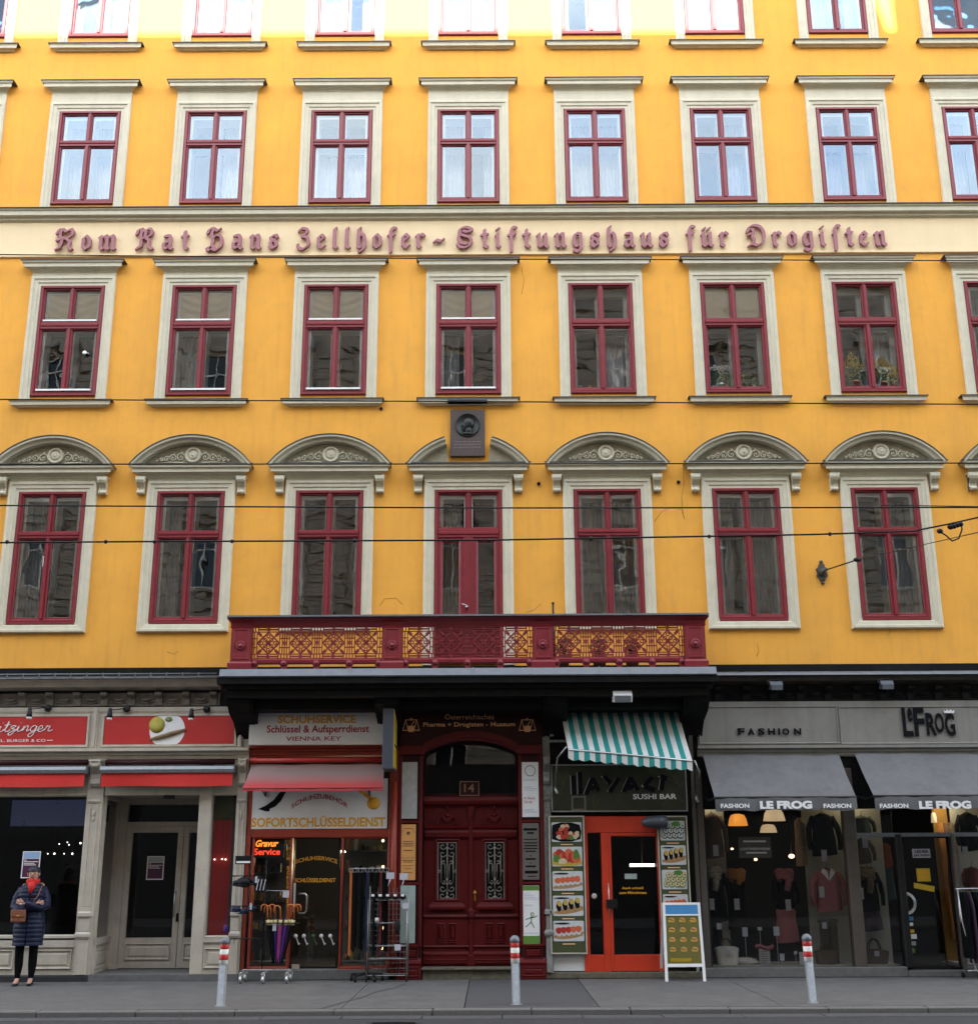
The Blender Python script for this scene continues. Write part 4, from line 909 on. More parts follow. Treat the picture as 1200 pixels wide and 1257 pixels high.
# big display window at the left
def frontwin(par, p0, p1, py0, py1, yg=.0, w_=.05, m='grey_paint', gl='shop_glass', name='display_window'):
    a, b, c, d = rc(p0, py0, p1, py1, YS); q = MB(); sashbox(q, a, b, c, d, w_, YS, .04); o = obj(name, q, m, par)
    obj('pane', MB().box(a+w_-.01, b-w_+.01, -.02, -.012, c+w_-.01, d-w_+.01), gl, o); return o
xa = SHX0; q = MB(); q.box(xa, xx(105), YS+.02, -.02, zz(975), zz(931)); obj('lintel', q, 'grey_paint', rs)
for a_, b_ in ((-82, 104), (-250, -102)): frontwin(rs, a_, b_, 974, 1152)
q = MB(); q.box(SHX0, xx(104), YS-.035, .05, zz(1160), zz(1151.5)); q.box(SHX0, xx(104), YS, .05, ZB, zz(1160))
obj('stall_riser', q, 'grey_paint', rs)
q = MB(); q.box(SHX0-.2, xx(-248), YS, .05, 0, zz(866)); obj('end_pier', q, 'grey_paint', rs)
for p0, p1 in ((-80, -30), (-26, 28), (49, 98)):
    q = MB(); panel(q, xx(p0), xx(p1), zz(1187), zz(1163), YS, .03, .03); obj('riser_panel', q, 'grey_paint', rs)
q = MB(); q.mould(SHX0, xx(245), [(.0, 0), (.08, .0), (.08, .085), (.0, .10)], False, y0=YS-.02); obj('plinth', q, 'plinth_dark', rs)
# entrance recess: splayed side window, double doors, transom light
YD = .95
xl, xr_, xdl = xx(122), xx(241), at(143, 1060, YD)[0]
q = MB(); q.box(xl, xx(300), YS-.103, 1.3, 0, .103); obj('threshold', q, 'plinth_concrete', rs)
q = MB(); q.box(xl, xr_, YS+.02, YD+.1, zz(974), zz(931)); q.box(xl, xr_, YS-.005, YS+.02, zz(974), zz(963)); obj('entrance_soffit', q, 'grey_paint', rs)
ztp, zrl, zb_ = zz(974)-.0, at(190, 1013, YD)[1], at(190, 1150, YD)[1]
def splay(par):
    x0_, y0_, x1_, y1_ = xl+.01, YS+.05, xdl-.02, YD-.02; L_ = math.hypot(x1_-x0_, y1_-y0_); an = math.atan2(y1_-y0_, x1_-x0_)
    o = link('side_window', None, par, (x0_, y0_, 0), (0, 0, an)); q = MB(); sashbox(q, 0, L_, .10, ztp, .06, -.02, .03); q.box(0, L_, -.03, .03, zz(1158), zz(1150)); q.box(.03, L_-.03, -.0, .03, .12, zz(1158)); panel(q, .08, L_-.08, .17, zz(1164), 0, .02, .03)
    obj('frame', q, 'grey_paint', o); obj('pane', MB().box(.05, L_-.05, .0, .006, zz(1150), ztp-.05), 'shop_glass', o)
splay(rs)
def door(par, x0, x1, z0, z1, y, m, gl, zsill, w_=.11, name='door', pan=True):
    q = MB(); q.frame(x0, x1, z0, z1, [(0, y+.05), (0, y), (w_-.02, y), (w_, y+.015), (w_, y+.045)]); q.box(x0+w_*.9, x1-w_*.9, y+.002, y+.045, z0+w_*.8, zsill)
    if pan: panel(q, x0+w_*1.1, x1-w_*1.1, z0+w_*1.3, zsill-.09, y+.002, .025, .03)
    o = obj(name, q, m, par); obj('pane', MB().box(x0+w_*.9, x1-w_*.9, y+.02, y+.026, zsill-.005, z1-w_*.9), gl, o); return o
zd1 = at(190, 1015, YD)[1]
d1x0, d1x1, d2x1 = at(152, 1080, YD)[0], at(222, 1080, YD)[0], at(256, 1080, YD)[0]
d1 = door(rs, d1x0, d1x1, .115, zd1, YD, 'grey_paint', 'shop_glass', at(190, 1151, YD)[1], .10)
d2 = door(rs, d1x1+.01, d1x1+.99*(d1x1-d1x0), .115, zd1, YD, 'grey_paint', 'shop_glass', at(190, 1151, YD)[1], .10)
hx = d1x1-.07; q = MB(); q.tube([(hx, YD, 1.35), (hx, YD-.07, 1.35), (hx, YD-.07, .95), (hx, YD, .95)], .012, 6); obj('door_handle', q, 'steel', d1); obj('lock_plate', MB().bbox(hx+.03, hx+.07, YD-.012, YD, .86, 1.0, .003), 'black_plastic', d1)
q = MB(); q.box(xdl-.04, d1x0-.005, YD-.01, YD+.08, .1, ztp); q.box(d1x0-.005, 1.0*xr_+.3, YD-.01, YD+.08, zd1+.005, zd1+.085); q.box(d1x0-.005, xr_+.3, YD-.01, YD+.08, ztp-.1, ztp); obj('door_frame', q, 'grey_paint', rs)
obj('transom_light', MB().box(d1x0, xr_+.3, YD+.02, YD+.026, zd1+.08, ztp-.1), 'shop_glass', rs)
q = MB(); q.bbox(xx(240.5), xx(255.5), YS-.02, .06, .10, zz(931), .006); q.box(xx(255.5), xx(288), YS, -.03, .10, zz(1151)); q.box(xx(255.5), xx(288), YS+.02, -.03, zz(974), zz(931)); q.box(xx(255.5), xx(288), YS-.03, .02, zz(1155), zz(1150)); obj('corner_post', q, 'grey_paint', rs)
q = MB(); panel(q, xx(257), xx(285), zz(1187), zz(1162), YS, .03, .03); obj('riser_panel', q, 'grey_paint', rs)
frontwin(rs, 254, 289, 974, 1151, w_=.03)
obj('window_backing', MB().box(xx(254), xx(292), .22, .24, zz(1151), zz(1004)), 'red_enamel', rs); mat('olive_foil', (.10, .10, .03), .6, .3, 4); obj('window_foil', MB().box(xx(254), xx(292), .22, .24, zz(1003.5), zz(974)), 'olive_foil', rs)
q = MB(); q.box(xx(200)-.06, xx(200)+.10, YS-.0, YS+.10, zz(974)-.06, zz(974)); tobj('security_camera', q.bbox(xx(200), xx(200)+.05, YS-.03, YS, zz(974)-.05, zz(974)-.01), 'iron_black', 'little dark camera box under the lintel of the restaurant entrance', 'camera')
# posters on the glass
def poster(rect, y, label, par_dark, header=(.30, .45, .68)):
    a, b, c, d = rect; t = thing('poster', label, 'poster'); obj('sheet', MB().box(a, b, y-.003, y, c, d), 'white_print', t)
    mat('poster_top%d' % len(MATS), header, .5, .05); k = 'poster_top%d' % (len(MATS)-1); h_ = d-c; ww = b-a
    obj('sky_print', MB().box(a+.05*ww, b-.05*ww, y-.005, y-.003, lerp(c, d, .74), d-.04*ww), k, t); obj('dark_print', MB().box(a+.06*ww, b-.06*ww, y-.005, y-.003, c+.06*ww, lerp(c, d, .72)), par_dark, t)
    for i, (f, u0, u1) in enumerate(((.66, .1, .25), (.60, .1, .9), (.54, .1, .7), (.48, .1, .8))): obj('text_line', MB().box(lerp(a, b, u0), lerp(a, b, u1), y-.007, y-.005, lerp(c, d, f), lerp(c, d, f+.025)), 'white_print', t)
    return t
mat('print_purple', (.07, .012, .05), .5, .1, 6)
poster(rc(27, 1045, 49, 1078, -.03), -.022, 'blue and purple poster on the restaurant window behind the person', 'print_purple')
poster(rc(180, 1051, 201, 1080, YD), YD+.018, 'small pale and dark red poster stuck on the restaurant door', 'print_purple', (.35, .38, .4))
# screen sign inside and small pendant lights
q = MB(); a, b, c, d = rc(14, 982, 108, 1014, 1.2); mat('screen_blue', (.02, .025, .05), .3, .1, 4, emit=(.05, .06, .12), estr=.04)
ds = thing('menu_board', 'dim bluish sign hanging inside the restaurant window', 'sign'); obj('board', MB().bbox(a, b, 1.2, 1.25, c, d, .005), 'screen_blue', ds)
q = MB(); q.box(a-.2, b+.1, 1.3, 1.34, c-.1, d+.1); obj('frame', q, 'shop_dark', ds)
bm_ = MB().ball((0, 0, 0), .016, n=8).mesh('light_bulb', 'lamp_white')
n = 0
for px, py in ((99, 1035), (83, 1034), (85, 1037), (67, 1048), (79, 1048), (89, 1048), (59, 1048), (73, 1036)):
    n += 1; x, z = at(px, py, 2.2); o = thing('pendant_bulb', ('upper right bulb', 'upper middle left bulb', 'upper middle right bulb', 'second bulb of the lower row', 'fourth bulb of the lower row', 'rightmost bulb of the lower row', 'leftmost bulb of the lower row', 'faint upper left bulb')[n-1]+' glowing tiny and warm in the dark restaurant window', 'light bulb', (x, 2.2, z), 'tiny bulbs in the restaurant', data=bm_); s_ = 1 if n in (1, 4, 6) else .55; o.scale = (s_,)*3
    obj('cord', MB().tube([(0, 0, .01), (0, 0, ZL-z)], .004, 4), 'black_plastic', o)
for px, py, wh in ((263.5, 1055, 'left'), (272.5, 1054.5, 'middle'), (277, 1055, 'right')):
    x, z = at(px, py, .18); o = thing('pendant_bulb', wh+' tiny warm bulb before the red backing of the narrow restaurant window', 'light bulb', (x, .18, z), 'tiny bulbs in the narrow window', data=bm_); o.scale = (.7,)*3
    obj('cord', MB().tube([(0, 0, .01), (0, 0, zz(980)-z)], .003, 4), 'black_plastic', o)

# ------------------------------------------------ 2. key and shoe service shop
ks = thing('shopfront', 'orange red framed shopfront of the shoe and key service with dark glass door', 'shopfront')
def R4(x0, y0, x1, y1, Y=YS): return rc(x0, y0, x1, y1, Y)
def txt(s, r, y, m, par, Yp=None, **k): return text(s, R4(*r, Y=Yp if Yp is not None else y), y, m, par, **k)
a, b = xx(302), xx(489)
q = MB(); q.bbox(xx(301), xx(306), YS, .05, .1, zz(915), .006); obj('post', q, 'orange_paint', ks); q = MB(); q.bbox(xx(476.5), xx(489), YS-.02, .05, .1, zz(915), .008); obj('post', q, 'orange_paint', ks)
q = MB(); q.lathe([(.05, 0), (.05, zz(960)-.1)], ((xx(483.5)), YS-.05, .1), 12); obj('round_column', q, 'orange_paint', ks)
q = ledge(xx(301), xx(476), zz(927), zz(914), .12); q.box(xx(301), xx(476), YS, 0, zz(927)-.001, zz(866)); obj('fascia', q, 'orange_paint', ks)
q = MB(); q.bbox(xx(306), xx(476.5), YS+.005, .02, zz(1027), zz(1017), .008); obj('transom', q, 'orange_paint', ks)
q = MB(); q.tube([(xx(303), YS-.12, zz(932, YS-.12)), (xx(474), YS-.12, zz(932, YS-.12))], .042, 12); obj('awning_tube', q, 'red_enamel', ks)
for p0, p1, nm in ((306, 356, 'display_window'), (417, 477, 'display_window')):
    r_ = R4(p0, 1027, p1, 1192); q = MB(); sashbox(q, r_[0], r_[1], .17, r_[3], .035, YS+.02, .03); o = obj(nm, q, 'orange_paint', ks)
    obj('pane', MB().box(r_[0]+.03, r_[1]-.03, -.03, -.024, .20, r_[3]-.03), 'shop_glass', o)
    q = MB(); q.bbox(r_[0]+.002, r_[1]-.002, YS, .0, zz(1193), zz(1186.5), .006); obj('bottom_rail', q, 'orange_paint', o)
dr = R4(357.5, 1028, 416, 1193, .1)
q = MB(); q.frame(dr[0], dr[1], .16, dr[3], [(0, .14), (0, .08), (.03, .08), (.03, .12)]); dko = obj('door', q, 'iron_black', ks)
obj('pane', MB().box(dr[0]+.02, dr[1]-.02, .10, .108, .18, dr[3]-.02), 'shop_glass', dko)
hx = at(368, 1100, .03)[0]; za, zb = at(370, 1121, .03)[1], at(370, 1097, .03)[1]; q = MB(); q.tube([(hx, .08, zb), (hx, .0, zb), (hx+.09, .0, zb), (hx+.12, .0, zb-.04), (hx+.12, .0, za+.04), (hx+.09, .0, za), (hx, .0, za), (hx, .08, za)], .014, 8); obj('door_handle', q, 'steel', dko)
q = MB(); q.bbox(xx(300), xx(480), YS-.02, .3, 0, .16, .012); obj('door_step', q, 'plinth_concrete', ks)
# white sign board on top
t = thing('shop_sign', 'white sign board reading Schuhservice, Schl\u00fcssel & Aufsperrdienst, Vienna Key', 'sign'); Y = YS-.24
obj('board', MB().bbox(*R4(306, 890, 470, 896, Y)[:2], Y, Y+.12, zz(913, Y), zz(873.5, Y), .006), 'sign_white', t)
txt('SCHUHSERVICE', (341, 878, 437, 888), Y, 'letter_gold', t, bold=.035); txt('Schl\u00fcssel & Aufsperrdienst', (327.5, 890, 453, 902), Y, 'letter_red', t, bold=.02); txt('VIENNA KEY', (351, 904, 419, 909.3), Y, 'letter_red', t, bold=.006)
q = MB(); q.box(xx(310), xx(474), Y+.12, YS-.0, zz(905), zz(880)); obj('support', q, 'dark_moulding', t)
# awning, faded red
t = thing('awning', 'short faded pinkish red fabric awning over the key shop window', 'awning'); YA = YS-.55
za, zb = zz(937.5), zz(966, YA); x0, x1 = xx(304), xx(469.5); x0b, x1b = at(297.5, 966, YA)[0], at(470, 966, YA)[0]
def f(u, v): return (lerp(lerp(x0, x0b, v), lerp(x1, x1b, v), u), lerp(YS-.08, YA, v)+.02*math.sin(v*3.14), lerp(za, zb, v)-.03*math.sin(v*3.14)+.006*math.sin(u*16))
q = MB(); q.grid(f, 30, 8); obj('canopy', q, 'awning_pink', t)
def f(u, v): return (lerp(x0b, x1b, u), YA+.004*math.sin(u*30), zb-.05*v+.004*math.sin(u*16))
q = MB(); q.grid(f, 30, 1); q.tube([(x0b, YA, zb), (x1b, YA, zb)], .012, 6); obj('front_bar', q, 'awning_pink', t)
q = MB()
for p in (322, 452): x = xx(p); q.tube([(x, YS, zz(976)), (x+.02, YA+.02, zb-.01)], .012, 6); q.tube([(x, YS, zz(976)), (x, YS-.02, zz(968))], .012, 6)
obj('support_arm', q, 'iron_black', t)
# second sign behind the awning
t = thing('shop_sign', 'white window sign reading Schuhzubeh\u00f6r and Sofortschl\u00fcsseldienst with a shoe and a key', 'sign'); Y = YS+.01
obj('board', MB().bbox(*R4(306, 960, 475.5, 1017, Y)[:2], Y, Y+.04, zz(1016.5, Y), zz(955, Y), .005), 'sign_white', t)
txt('SOFORTSCHL\u00dcSSELDIENST', (309, 1001, 473, 1015), Y, 'letter_gold', t, bold=.03)
me = text_mesh('SCHUHZUBEH\u00d6R', *R4(358, 983, 427, 990, Y), Y, .004, .012)
cx = at(392.5, 986, Y)[0]; hw = at(427, 986, Y)[0]-cx
for v in me.vertices:
    tt = (v.co.x-cx)/hw; v.co.z += .17*(1-tt*tt)-.04; 
me.materials.clear(); me.materials.append(M['letter_red']); link('lettering', me, t)
q = MB(); P = [(317, 993), (326, 996), (331, 996), (331, 993), (338, 990), (345, 983), (351, 972), (344, 972), (336, 982), (326, 989)]; q.prism([at(p[0], p[1], Y) for p in P][::-1], Y-.004, Y-.0005); obj('shoe_print', q, 'black_print', t)
q = MB(); c = at(458.5, 986, Y); q.lathe([(.11, 0), (.11, .004), (0, .004)], (c[0], Y, c[1]), 18, 'y', sy=.95); q.bar((c[0]-.04, c[1]+.07), at(447, 974, Y), .06, Y-.004, Y-.0004); q.bar(at(447, 974, Y), at(441, 971.5, Y), .03, Y-.005, Y-.0004); obj('key_print', q, 'letter_gold', t)
# projecting light box
t = thing('projecting_sign', 'tall dark blue and yellow projecting sign box between key shop and museum door', 'sign')
x0, x1 = at(469.5, 905, -.95)[0], at(483, 905, -.95)[0]; zt_, zb_ = at(476, 868, -.95)[1], at(476, 944, -.95)[1]
obj('case', MB().bbox(x0, x1, -.95, -.32, zb_, zt_, .008), 'navy_box', t); obj('face', MB().bbox(x1, x1+.012, -.92, -.35, zb_+.03, zt_-.03, .003), 'yellow_sign', t)
q = MB(); 
for z in (.2, .8): q.box(x0+.05, x1-.05, -.32, -.1, lerp(zb_, zt_, z)-.02, lerp(zb_, zt_, z)+.02)
obj('bracket', q, 'iron_black', t); q = MB(); q.bar((0, 0), (0, 0), .01, 0, 0); q = MB(); q.box(x1+.012, x1+.015, -.90, -.37, lerp(zb_, zt_, .38), lerp(zb_, zt_, .41)); obj('dark_stripe', q, 'black_print', t)
# glass lettering and interior of the key shop
t = thing('window_lettering', 'gold lettering stuck on the dark glass of the key shop door and window', 'lettering'); Y = .098
me = text_mesh('SCHUHSERVICE', *R4(363, 1053, 414, 1058, Y), Y, .002, .02); cx = (R4(363, 1050, 414, 1060, Y)[0]+R4(363, 1050, 414, 1060, Y)[1])/2
for v in me.vertices: tt = (v.co.x-cx)/.34; v.co.z += .06*(1-tt*tt)-.03
me.materials.clear(); me.materials.append(M['letter_gold']); link('lettering', me, t)
txt('SCHL\u00dcSSELDIENST', (362, 1077, 412, 1083), Y, 'letter_gold', t, bold=.02, depth=.002)
Y = -.034; txt('FACHGESCH\u00c4FT', (306, 1030, 357, 1036), Y, 'letter_gold', t, bold=.02, depth=.002)
s_ = 'F\u00dcR SCHUH BEDARF'; k = 0
for ch in s_:
    if ch != ' ': txt(ch, (352, 1040+k*5.8, 357, 1044.6+k*5.8), Y, 'letter_gold', t, bold=.02, depth=.002)
    k += 1
Yd = .095; q = MB()
kd = thing('key_sticker', 'row of five pale key shaped stickers on the key shop door', 'sticker')
for i, px in enumerate((363, 373, 384.5, 394.5, 405.5)):
    q = MB(); c = at(px, 1149, Yd); e = at(px+4, 1160, Yd); q.lathe([(.034, 0), (.034, .003), (0, .003)], (c[0], Yd, c[1]), 10, 'y'); q.bar(c, e, .018, Yd-.002, Yd); q.bar((e[0]-.01, e[1]+.03), (e[0]+.02, e[1]+.02), .012, Yd-.0025, Yd); obj('key_print', q, 'leaf_green' if i == 2 else 'sign_white', kd)
q = MB(); r_ = R4(359, 1084, 362.5, 1119, .09); tobj('blue_white_sticker', q.box(r_[0], r_[1], .094, .097, r_[2], r_[3]), 'sign_white', 'narrow white strip sticker beside the key shop door handle', 'sticker')
r_ = R4(358, 1184, 367, 1193, .0); tobj('square_label', MB().bbox(r_[0], r_[1], -.01, .05, r_[2], r_[3], .003), 'grey_paint', 'small square grey label at the foot of the key shop door', 'label')
t = thing('neon_sign', 'glowing red and orange neon style Gravur Service sign in the key shop window', 'neon sign'); Y = YS+.06
r_ = R4(309, 1029, 349, 1053, -.07); obj('panel', MB().bbox(r_[0], r_[1], -.07, -.045, r_[2], r_[3], .004), 'black_plastic', t)
txt('Service', (312, 1041.5, 344, 1049.5), -.072, 'neon_red', t, bold=.02); txt('Gravur', (314, 1031, 342, 1039.5), -.072, 'neon_orange', t, bold=.03, shear=.3)
# shop interior: shelves with goods, seen dimly
for i, (p0, p1, lab) in enumerate(((306, 355, 'dim display shelves with shoe care goods in the left key shop window'), (419, 476, 'dim display shelves with shoe care goods in the right key shop window'))):
    t = thing('display_shelf', lab, 'shelf'); x0, x1 = xx(p0, 1100, .5)+.03, xx(p1, 1100, .5)-.03; obj('back_board', MB().box(x0, x1, .62, .64, .2, zz(1030, .6)), 'shop_wall', t)
    for z in (.25, .75, 1.2, 1.65, 2.0):
        obj('shelf_board', MB().box(x0, x1, .2, .6, z, z+.015), 'clear_glass' if z > .3 else 'shop_wall', t)
        x = x0+.05; k = 0
        while x < x1-.09:
            hh = random.uniform(.06, .2); ww = random.uniform(.04, .09); q = MB()
            if random.random() < .5: q.lathe([(ww/2, 0), (ww/2, hh*.7), (ww*.3, hh*.8), (ww*.3, hh), (0, hh)], (x+ww/2, .35+random.random()*.15, z+.016), 8)
            else: q.bbox(x, x+ww, .32, .42, z+.016, z+.016+hh, .004)
            mm = random.choice(['black_plastic', 'wood_tan', 'grey_paint', 'leather_brown', 'olive_paper', 'mustard']); o = tobj('shoe_care_item', q, mm, '%s shoe care item, %s from the left on the %s shelf up, %s window' % ({'black_plastic': 'black', 'wood_tan': 'orange brown', 'grey_paint': 'pale', 'leather_brown': 'brown', 'olive_paper': 'green', 'mustard': 'yellow'}[mm], ORD[k], ORD[[.25, .75, 1.2, 1.65, 2.0].index(z)], ('left', 'right')[i]), 'shoe care item', 'shoe care goods in the key shop windows'); k += 1; x += ww+random.uniform(.02, .07)
bl = MB().ball((0, 0, 0), .022, n=8).mesh('light_bulb', 'lamp_glow')
for i, (px, py, lb) in enumerate(((470, 1032, 'topmost small warm lamp in the right key shop window'), (470, 1064, 'second small warm lamp from the top in the right key shop window'), (470, 1139, 'third small warm lamp from the top in the right key shop window'), (469, 1164, 'lowest small warm lamp in the right key shop window'))):
    x, z = at(px, py, .18); o = thing('window_lamp', lb, 'lamp', (x, .18, z), 'small lamps in the key shop window', data=bl); obj('stem', MB().tube([(0, .02, 0), (.02, .42, 0)], .008, 5), 'iron_black', o)
x, z = at(432, 1045, 1.6); q = MB(); q.bbox(x-.2, x+.2, 1.6, 1.66, z-.02, z+.02, .005); o = tobj('tube_lamp', q, 'lamp_white', 'bright white tube lamp inside the key shop', 'lamp')
q = MB(); q.tube([(x-.1, 1.63, z), (x-.1, 1.63, ZL)], .006, 4); obj('cord', q, 'iron_black', o)
kl = bpy.data.lights.new('tube_light', 'POINT'); kl.energy = 9; kl.color = (1, .80, .45); kl.shadow_soft_size = .15; lo = bpy.data.objects.new('tube_light', kl); SC.collection.objects.link(lo); lo.parent = o; lo.location = (x, 1.55, z-.12)

# ------------------------------------------------ 3. museum portal, dark red
pt = thing('entrance_portal', 'dark red carved wooden house portal with arched transom and museum lettering', 'portal'); YP = -.20
px0, px1 = at(488, 1060, YP)[0], at(668, 1060, YP)[0]; jx0, jx1 = at(518, 1060, YP)[0], at(637, 1060, YP)[0]; xm = (jx0+jx1)/2
ztop, zsp, zcr = at(575, 870, YP)[1], at(575, 925, YP)[1], at(575, 909, YP)[1]
n = 16; arcp = [(lerp(jx0, jx1, i/n), zsp + (zcr-zsp)*math.sin(math.pi*i/n)**.8 if 0 < i < n else zsp) for i in range(n+1)]
q = MB()
for (xa_, za_), (xb_, zb__) in zip(arcp, arcp[1:]): q.prism([(xa_, za_), (xb_, zb__), (xb_, ztop), (xa_, ztop)], YP, .25)
q.box(px0, jx0, YP, .25, .0, ztop); q.box(jx1, px1, YP, .25, .0, ztop)
obj('surround', q, 'oxblood_dark', pt)
q = MB()
for (xa_, za_), (xb_, zb__) in zip(arcp, arcp[1:]): q.prism([(xa_, za_-.0), (xb_, zb__-.0), (xb_, zb__+.16), (xa_, za_+.16)], YP-.05, YP); q.prism([(xa_, za_+.05), (xb_, zb__+.05), (xb_, zb__+.12), (xa_, za_+.12)], YP-.075, YP-.05)
obj('arch_moulding', q, 'portal_red', pt)
for x0_, x1_ in ((px0, jx0), (jx1, px1)):
    q = MB(); q.bbox(x0_-(0 if x0_ == px0 else .02), x1_+(.02 if x0_ == px0 else 0), YP-.06, YP, zsp-.02, zsp+.14, .01); obj('impost', q, 'portal_red', pt); q = MB()
    q.bbox(x0_, x1_, YP-.05, YP, 0, zz(1185, YP), .008); q.mould(x0_, x1_, [(.05, zz(1185, YP)), (.06, zz(1182, YP)), (.02, zz(1179, YP)), (.0, zz(1176, YP))], False, y0=YP)
    panel(q, x0_+.05, x1_-.05, zz(1180, YP)+.03, zz(1163, YP), YP, .02, .02); panel(q, x0_+.03, x1_-.03, .05, zz(1187, YP), YP-.05, .012, .02); obj('jamb_base', q, 'portal_red', pt)
for x0_, x1_ in ((px0, jx0), (jx1, px1)):
    q = MB()
    for k in (x0_+.005, x1_-.055): q.bbox(k, k+.05, YP-.03, YP, zz(1160, YP), zsp-.03, .008)
    for py in (1008, 1084, 1160): q.bbox(x0_, x1_, YP-.025, YP, zz(py+2, YP), zz(py-1, YP), .005)
    obj('jamb_moulding', q, 'portal_red', pt)
YDr = .12; zst = at(575, 1187, YDr-.1)[1]
q = MB(); q.box(jx0+.02, jx1-.02, YDr-.30, .5, 0, zst); q.bbox(jx0+.0, jx1-.0, YDr-.36, .2, zst-.03, zst+.005, .008); obj('door_step', q, 'step_stone', pt)
ztr = at(575, 983, YDr)[1]
q = MB(); q.mould(jx0, jx1, [(.0, ztr-.10), (.05, ztr-.05), (.06, ztr), (.03, ztr+.06), (.0, ztr+.08)], False, y0=YDr-.03); obj('transom', q, 'portal_red', pt)
q = MB(); q.frame(jx0, jx1, ztr+.08, zcr+.0, [(0, YDr+.05), (0, YDr), (.04, YDr), (.04, YDr+.05)]); obj('transom_frame', q, 'oxblood_dark', pt)
obj('transom_light', MB().box(jx0+.02, jx1-.02, YDr+.02, YDr+.026, ztr+.06, zcr), 'shop_glass', pt)
def leaf(sx):
    xa_, xb_ = (jx0+.01, xm-.004) if sx < 0 else (xm+.004, jx1-.01); xc_ = (xa_+xb_)/2; w_ = xb_-xa_; y = YDr
    Z = lambda py: at(575, py, YDr)[1]
    g0, g1 = Z(1105), Z(1034); gw = .155
    q = MB(); q.box(xa_, xc_-gw, y, y+.06, zst+.005, ztr-.10); q.box(xc_+gw, xb_, y, y+.06, zst+.005, ztr-.10); q.box(xc_-gw, xc_+gw, y, y+.06, zst+.005, g0); q.box(xc_-gw, xc_+gw, y, y+.06, g1, ztr-.10)
    o = obj('door', q, 'portal_red', pt)
    q = MB(); q.frame(xc_-gw-.05, xc_+gw+.05, g0-.02, g1+.06, [(0, y), (.0, y-.02), (.02, y-.03), (.045, y-.012), (.055, y+.0)])
    q.mould(xc_-gw-.07, xc_+gw+.07, [(.02, Z(1119)), (.075, Z(1116)), (.08, Z(1113)), (.04, Z(1109)), (.015, Z(1107))], True, y0=y)
    q.mould(xa_+.02, xb_-.02, [(.01, Z(1031)), (.05, Z(1027)), (.055, Z(1022)), (.03, Z(1019)), (.06, Z(1016)), (.0, Z(1013))], False, y0=y)
    # upper carved hood with arch and drop
    q.arcbar((xc_, Z(1012)), .17, .035, 0, math.pi, y-.035, y, 10); q.arcbar((xc_, Z(1012)), .12, .02, 0, math.pi, y-.022, y, 8)
    q.prism([(xc_-.10, Z(1002)), (xc_+.10, Z(1002)), (xc_+.03, Z(1009)), (xc_-.03, Z(1009))], y-.06, y); q.ball((xc_, y-.04, Z(1001)), .04, n=8); q.ball((xc_, y-.03, Z(992)), .025, n=6, sc=(1, 1, 1.6))
    for k in (-.22, .22): q.bar((xc_+k, Z(1010)), (xc_+k*.75, Z(990)), .03, y-.02, y)
    for k in (-.18, 0, .18): q.lathe([(.014, 0), (.012, .012), (0, .016)], (xc_+k, y-.055, Z(1024)), 8, 'y')
    for k in (-.2, .2): q.lathe([(.016, 0), (.014, .014), (0, .018)], (xc_+k, y-.02, g1+.02), 8, 'y')
    obj('carved_moulding', q, 'portal_red', o)
    q = MB(); q.mould(xa_+.01, xb_-.01, [(.01, Z(1128)), (.035, Z(1125)), (.02, Z(1122))], False, y0=y); q.mould(xa_+.01, xb_-.01, [(.01, Z(1164)), (.03, Z(1162)), (.02, Z(1160))], False, y0=y)
    q.mould(xa_+.01, xb_-.01, [(.04, Z(1174)), (.05, Z(1171)), (.015, Z(1168))], False, y0=y); q.box(xa_+.01, xb_-.01, y-.045, y, zst+.05, Z(1174)); q.frame(xa_+.05, xb_-.05, zst+.09, Z(1177), [(0, y-.045), (.01, y-.055), (.02, y-.047)])
    for k in (-.095, .095):
        cx_ = xc_+k; q.frame(cx_-.065, cx_+.065, Z(1156), Z(1133), [(0, y), (.0, y-.012), (.015, y-.02), (.03, y+.001)]); q.bbox(cx_-.025, cx_+.025, y-.03, y, Z(1151), Z(1140), .008); q.prism([(cx_-.03, Z(1138)), (cx_, Z(1141)), (cx_+.03, Z(1138)), (cx_+.03, Z(1136.5)), (cx_-.03, Z(1136.5))], y-.035, y); q.bbox(cx_-.06, cx_+.06, y-.03, y, Z(1158), Z(1156.5), .004)
    obj('lower_panels', q, 'portal_red', o)
    obj('pane', MB().box(xc_-gw, xc_+gw, y+.03, y+.035, g0, g1), 'shop_glass', o)
    # wrought iron grille of scrolls and spears
    q = MB(); yy = y-.005; H = g1-g0; r = .007
    def sc(cx_, cz_, rr, dr, ph=0):
        P = [(cx_+dr*rr*(1-.75*t/14)*math.cos(ph+t*.42), yy, cz_+rr*(1-.75*t/14)*math.sin(ph+t*.42)) for t in range(15)]; q.tube(P, [r*.9]*15, 5)
    for f_ in (.08, .20, .80, .93):
        for s_ in (-1, 1): sc(xc_+s_*.075, g0+H*f_, .055, s_, math.pi*1.1)
    for s_ in (-1, 1):
        q.tube([(xc_+s_*.035, yy, g0+H*.38), (xc_+s_*.035, yy, g0+H*.62)], r*.8, 5); q.tube([(xc_+s_*.10, yy, g0+H*.30), (xc_+s_*.10, yy, g0+H*.76)], r, 5)
        sc(xc_+s_*.06, g0+H*.66, .035, s_, math.pi*1.3); sc(xc_+s_*.06, g0+H*.30, .035, s_, math.pi*.5); q.tube([(xc_+s_*(.13+.018*math.cos(t)), yy, g0+H*.5+.018*math.sin(t)) for t in [i*.785 for i in range(8)]], r*.7, 5, closed=True)
    q.tube([(xc_, yy, g0+.01), (xc_, yy, g1-.01)], r, 6)
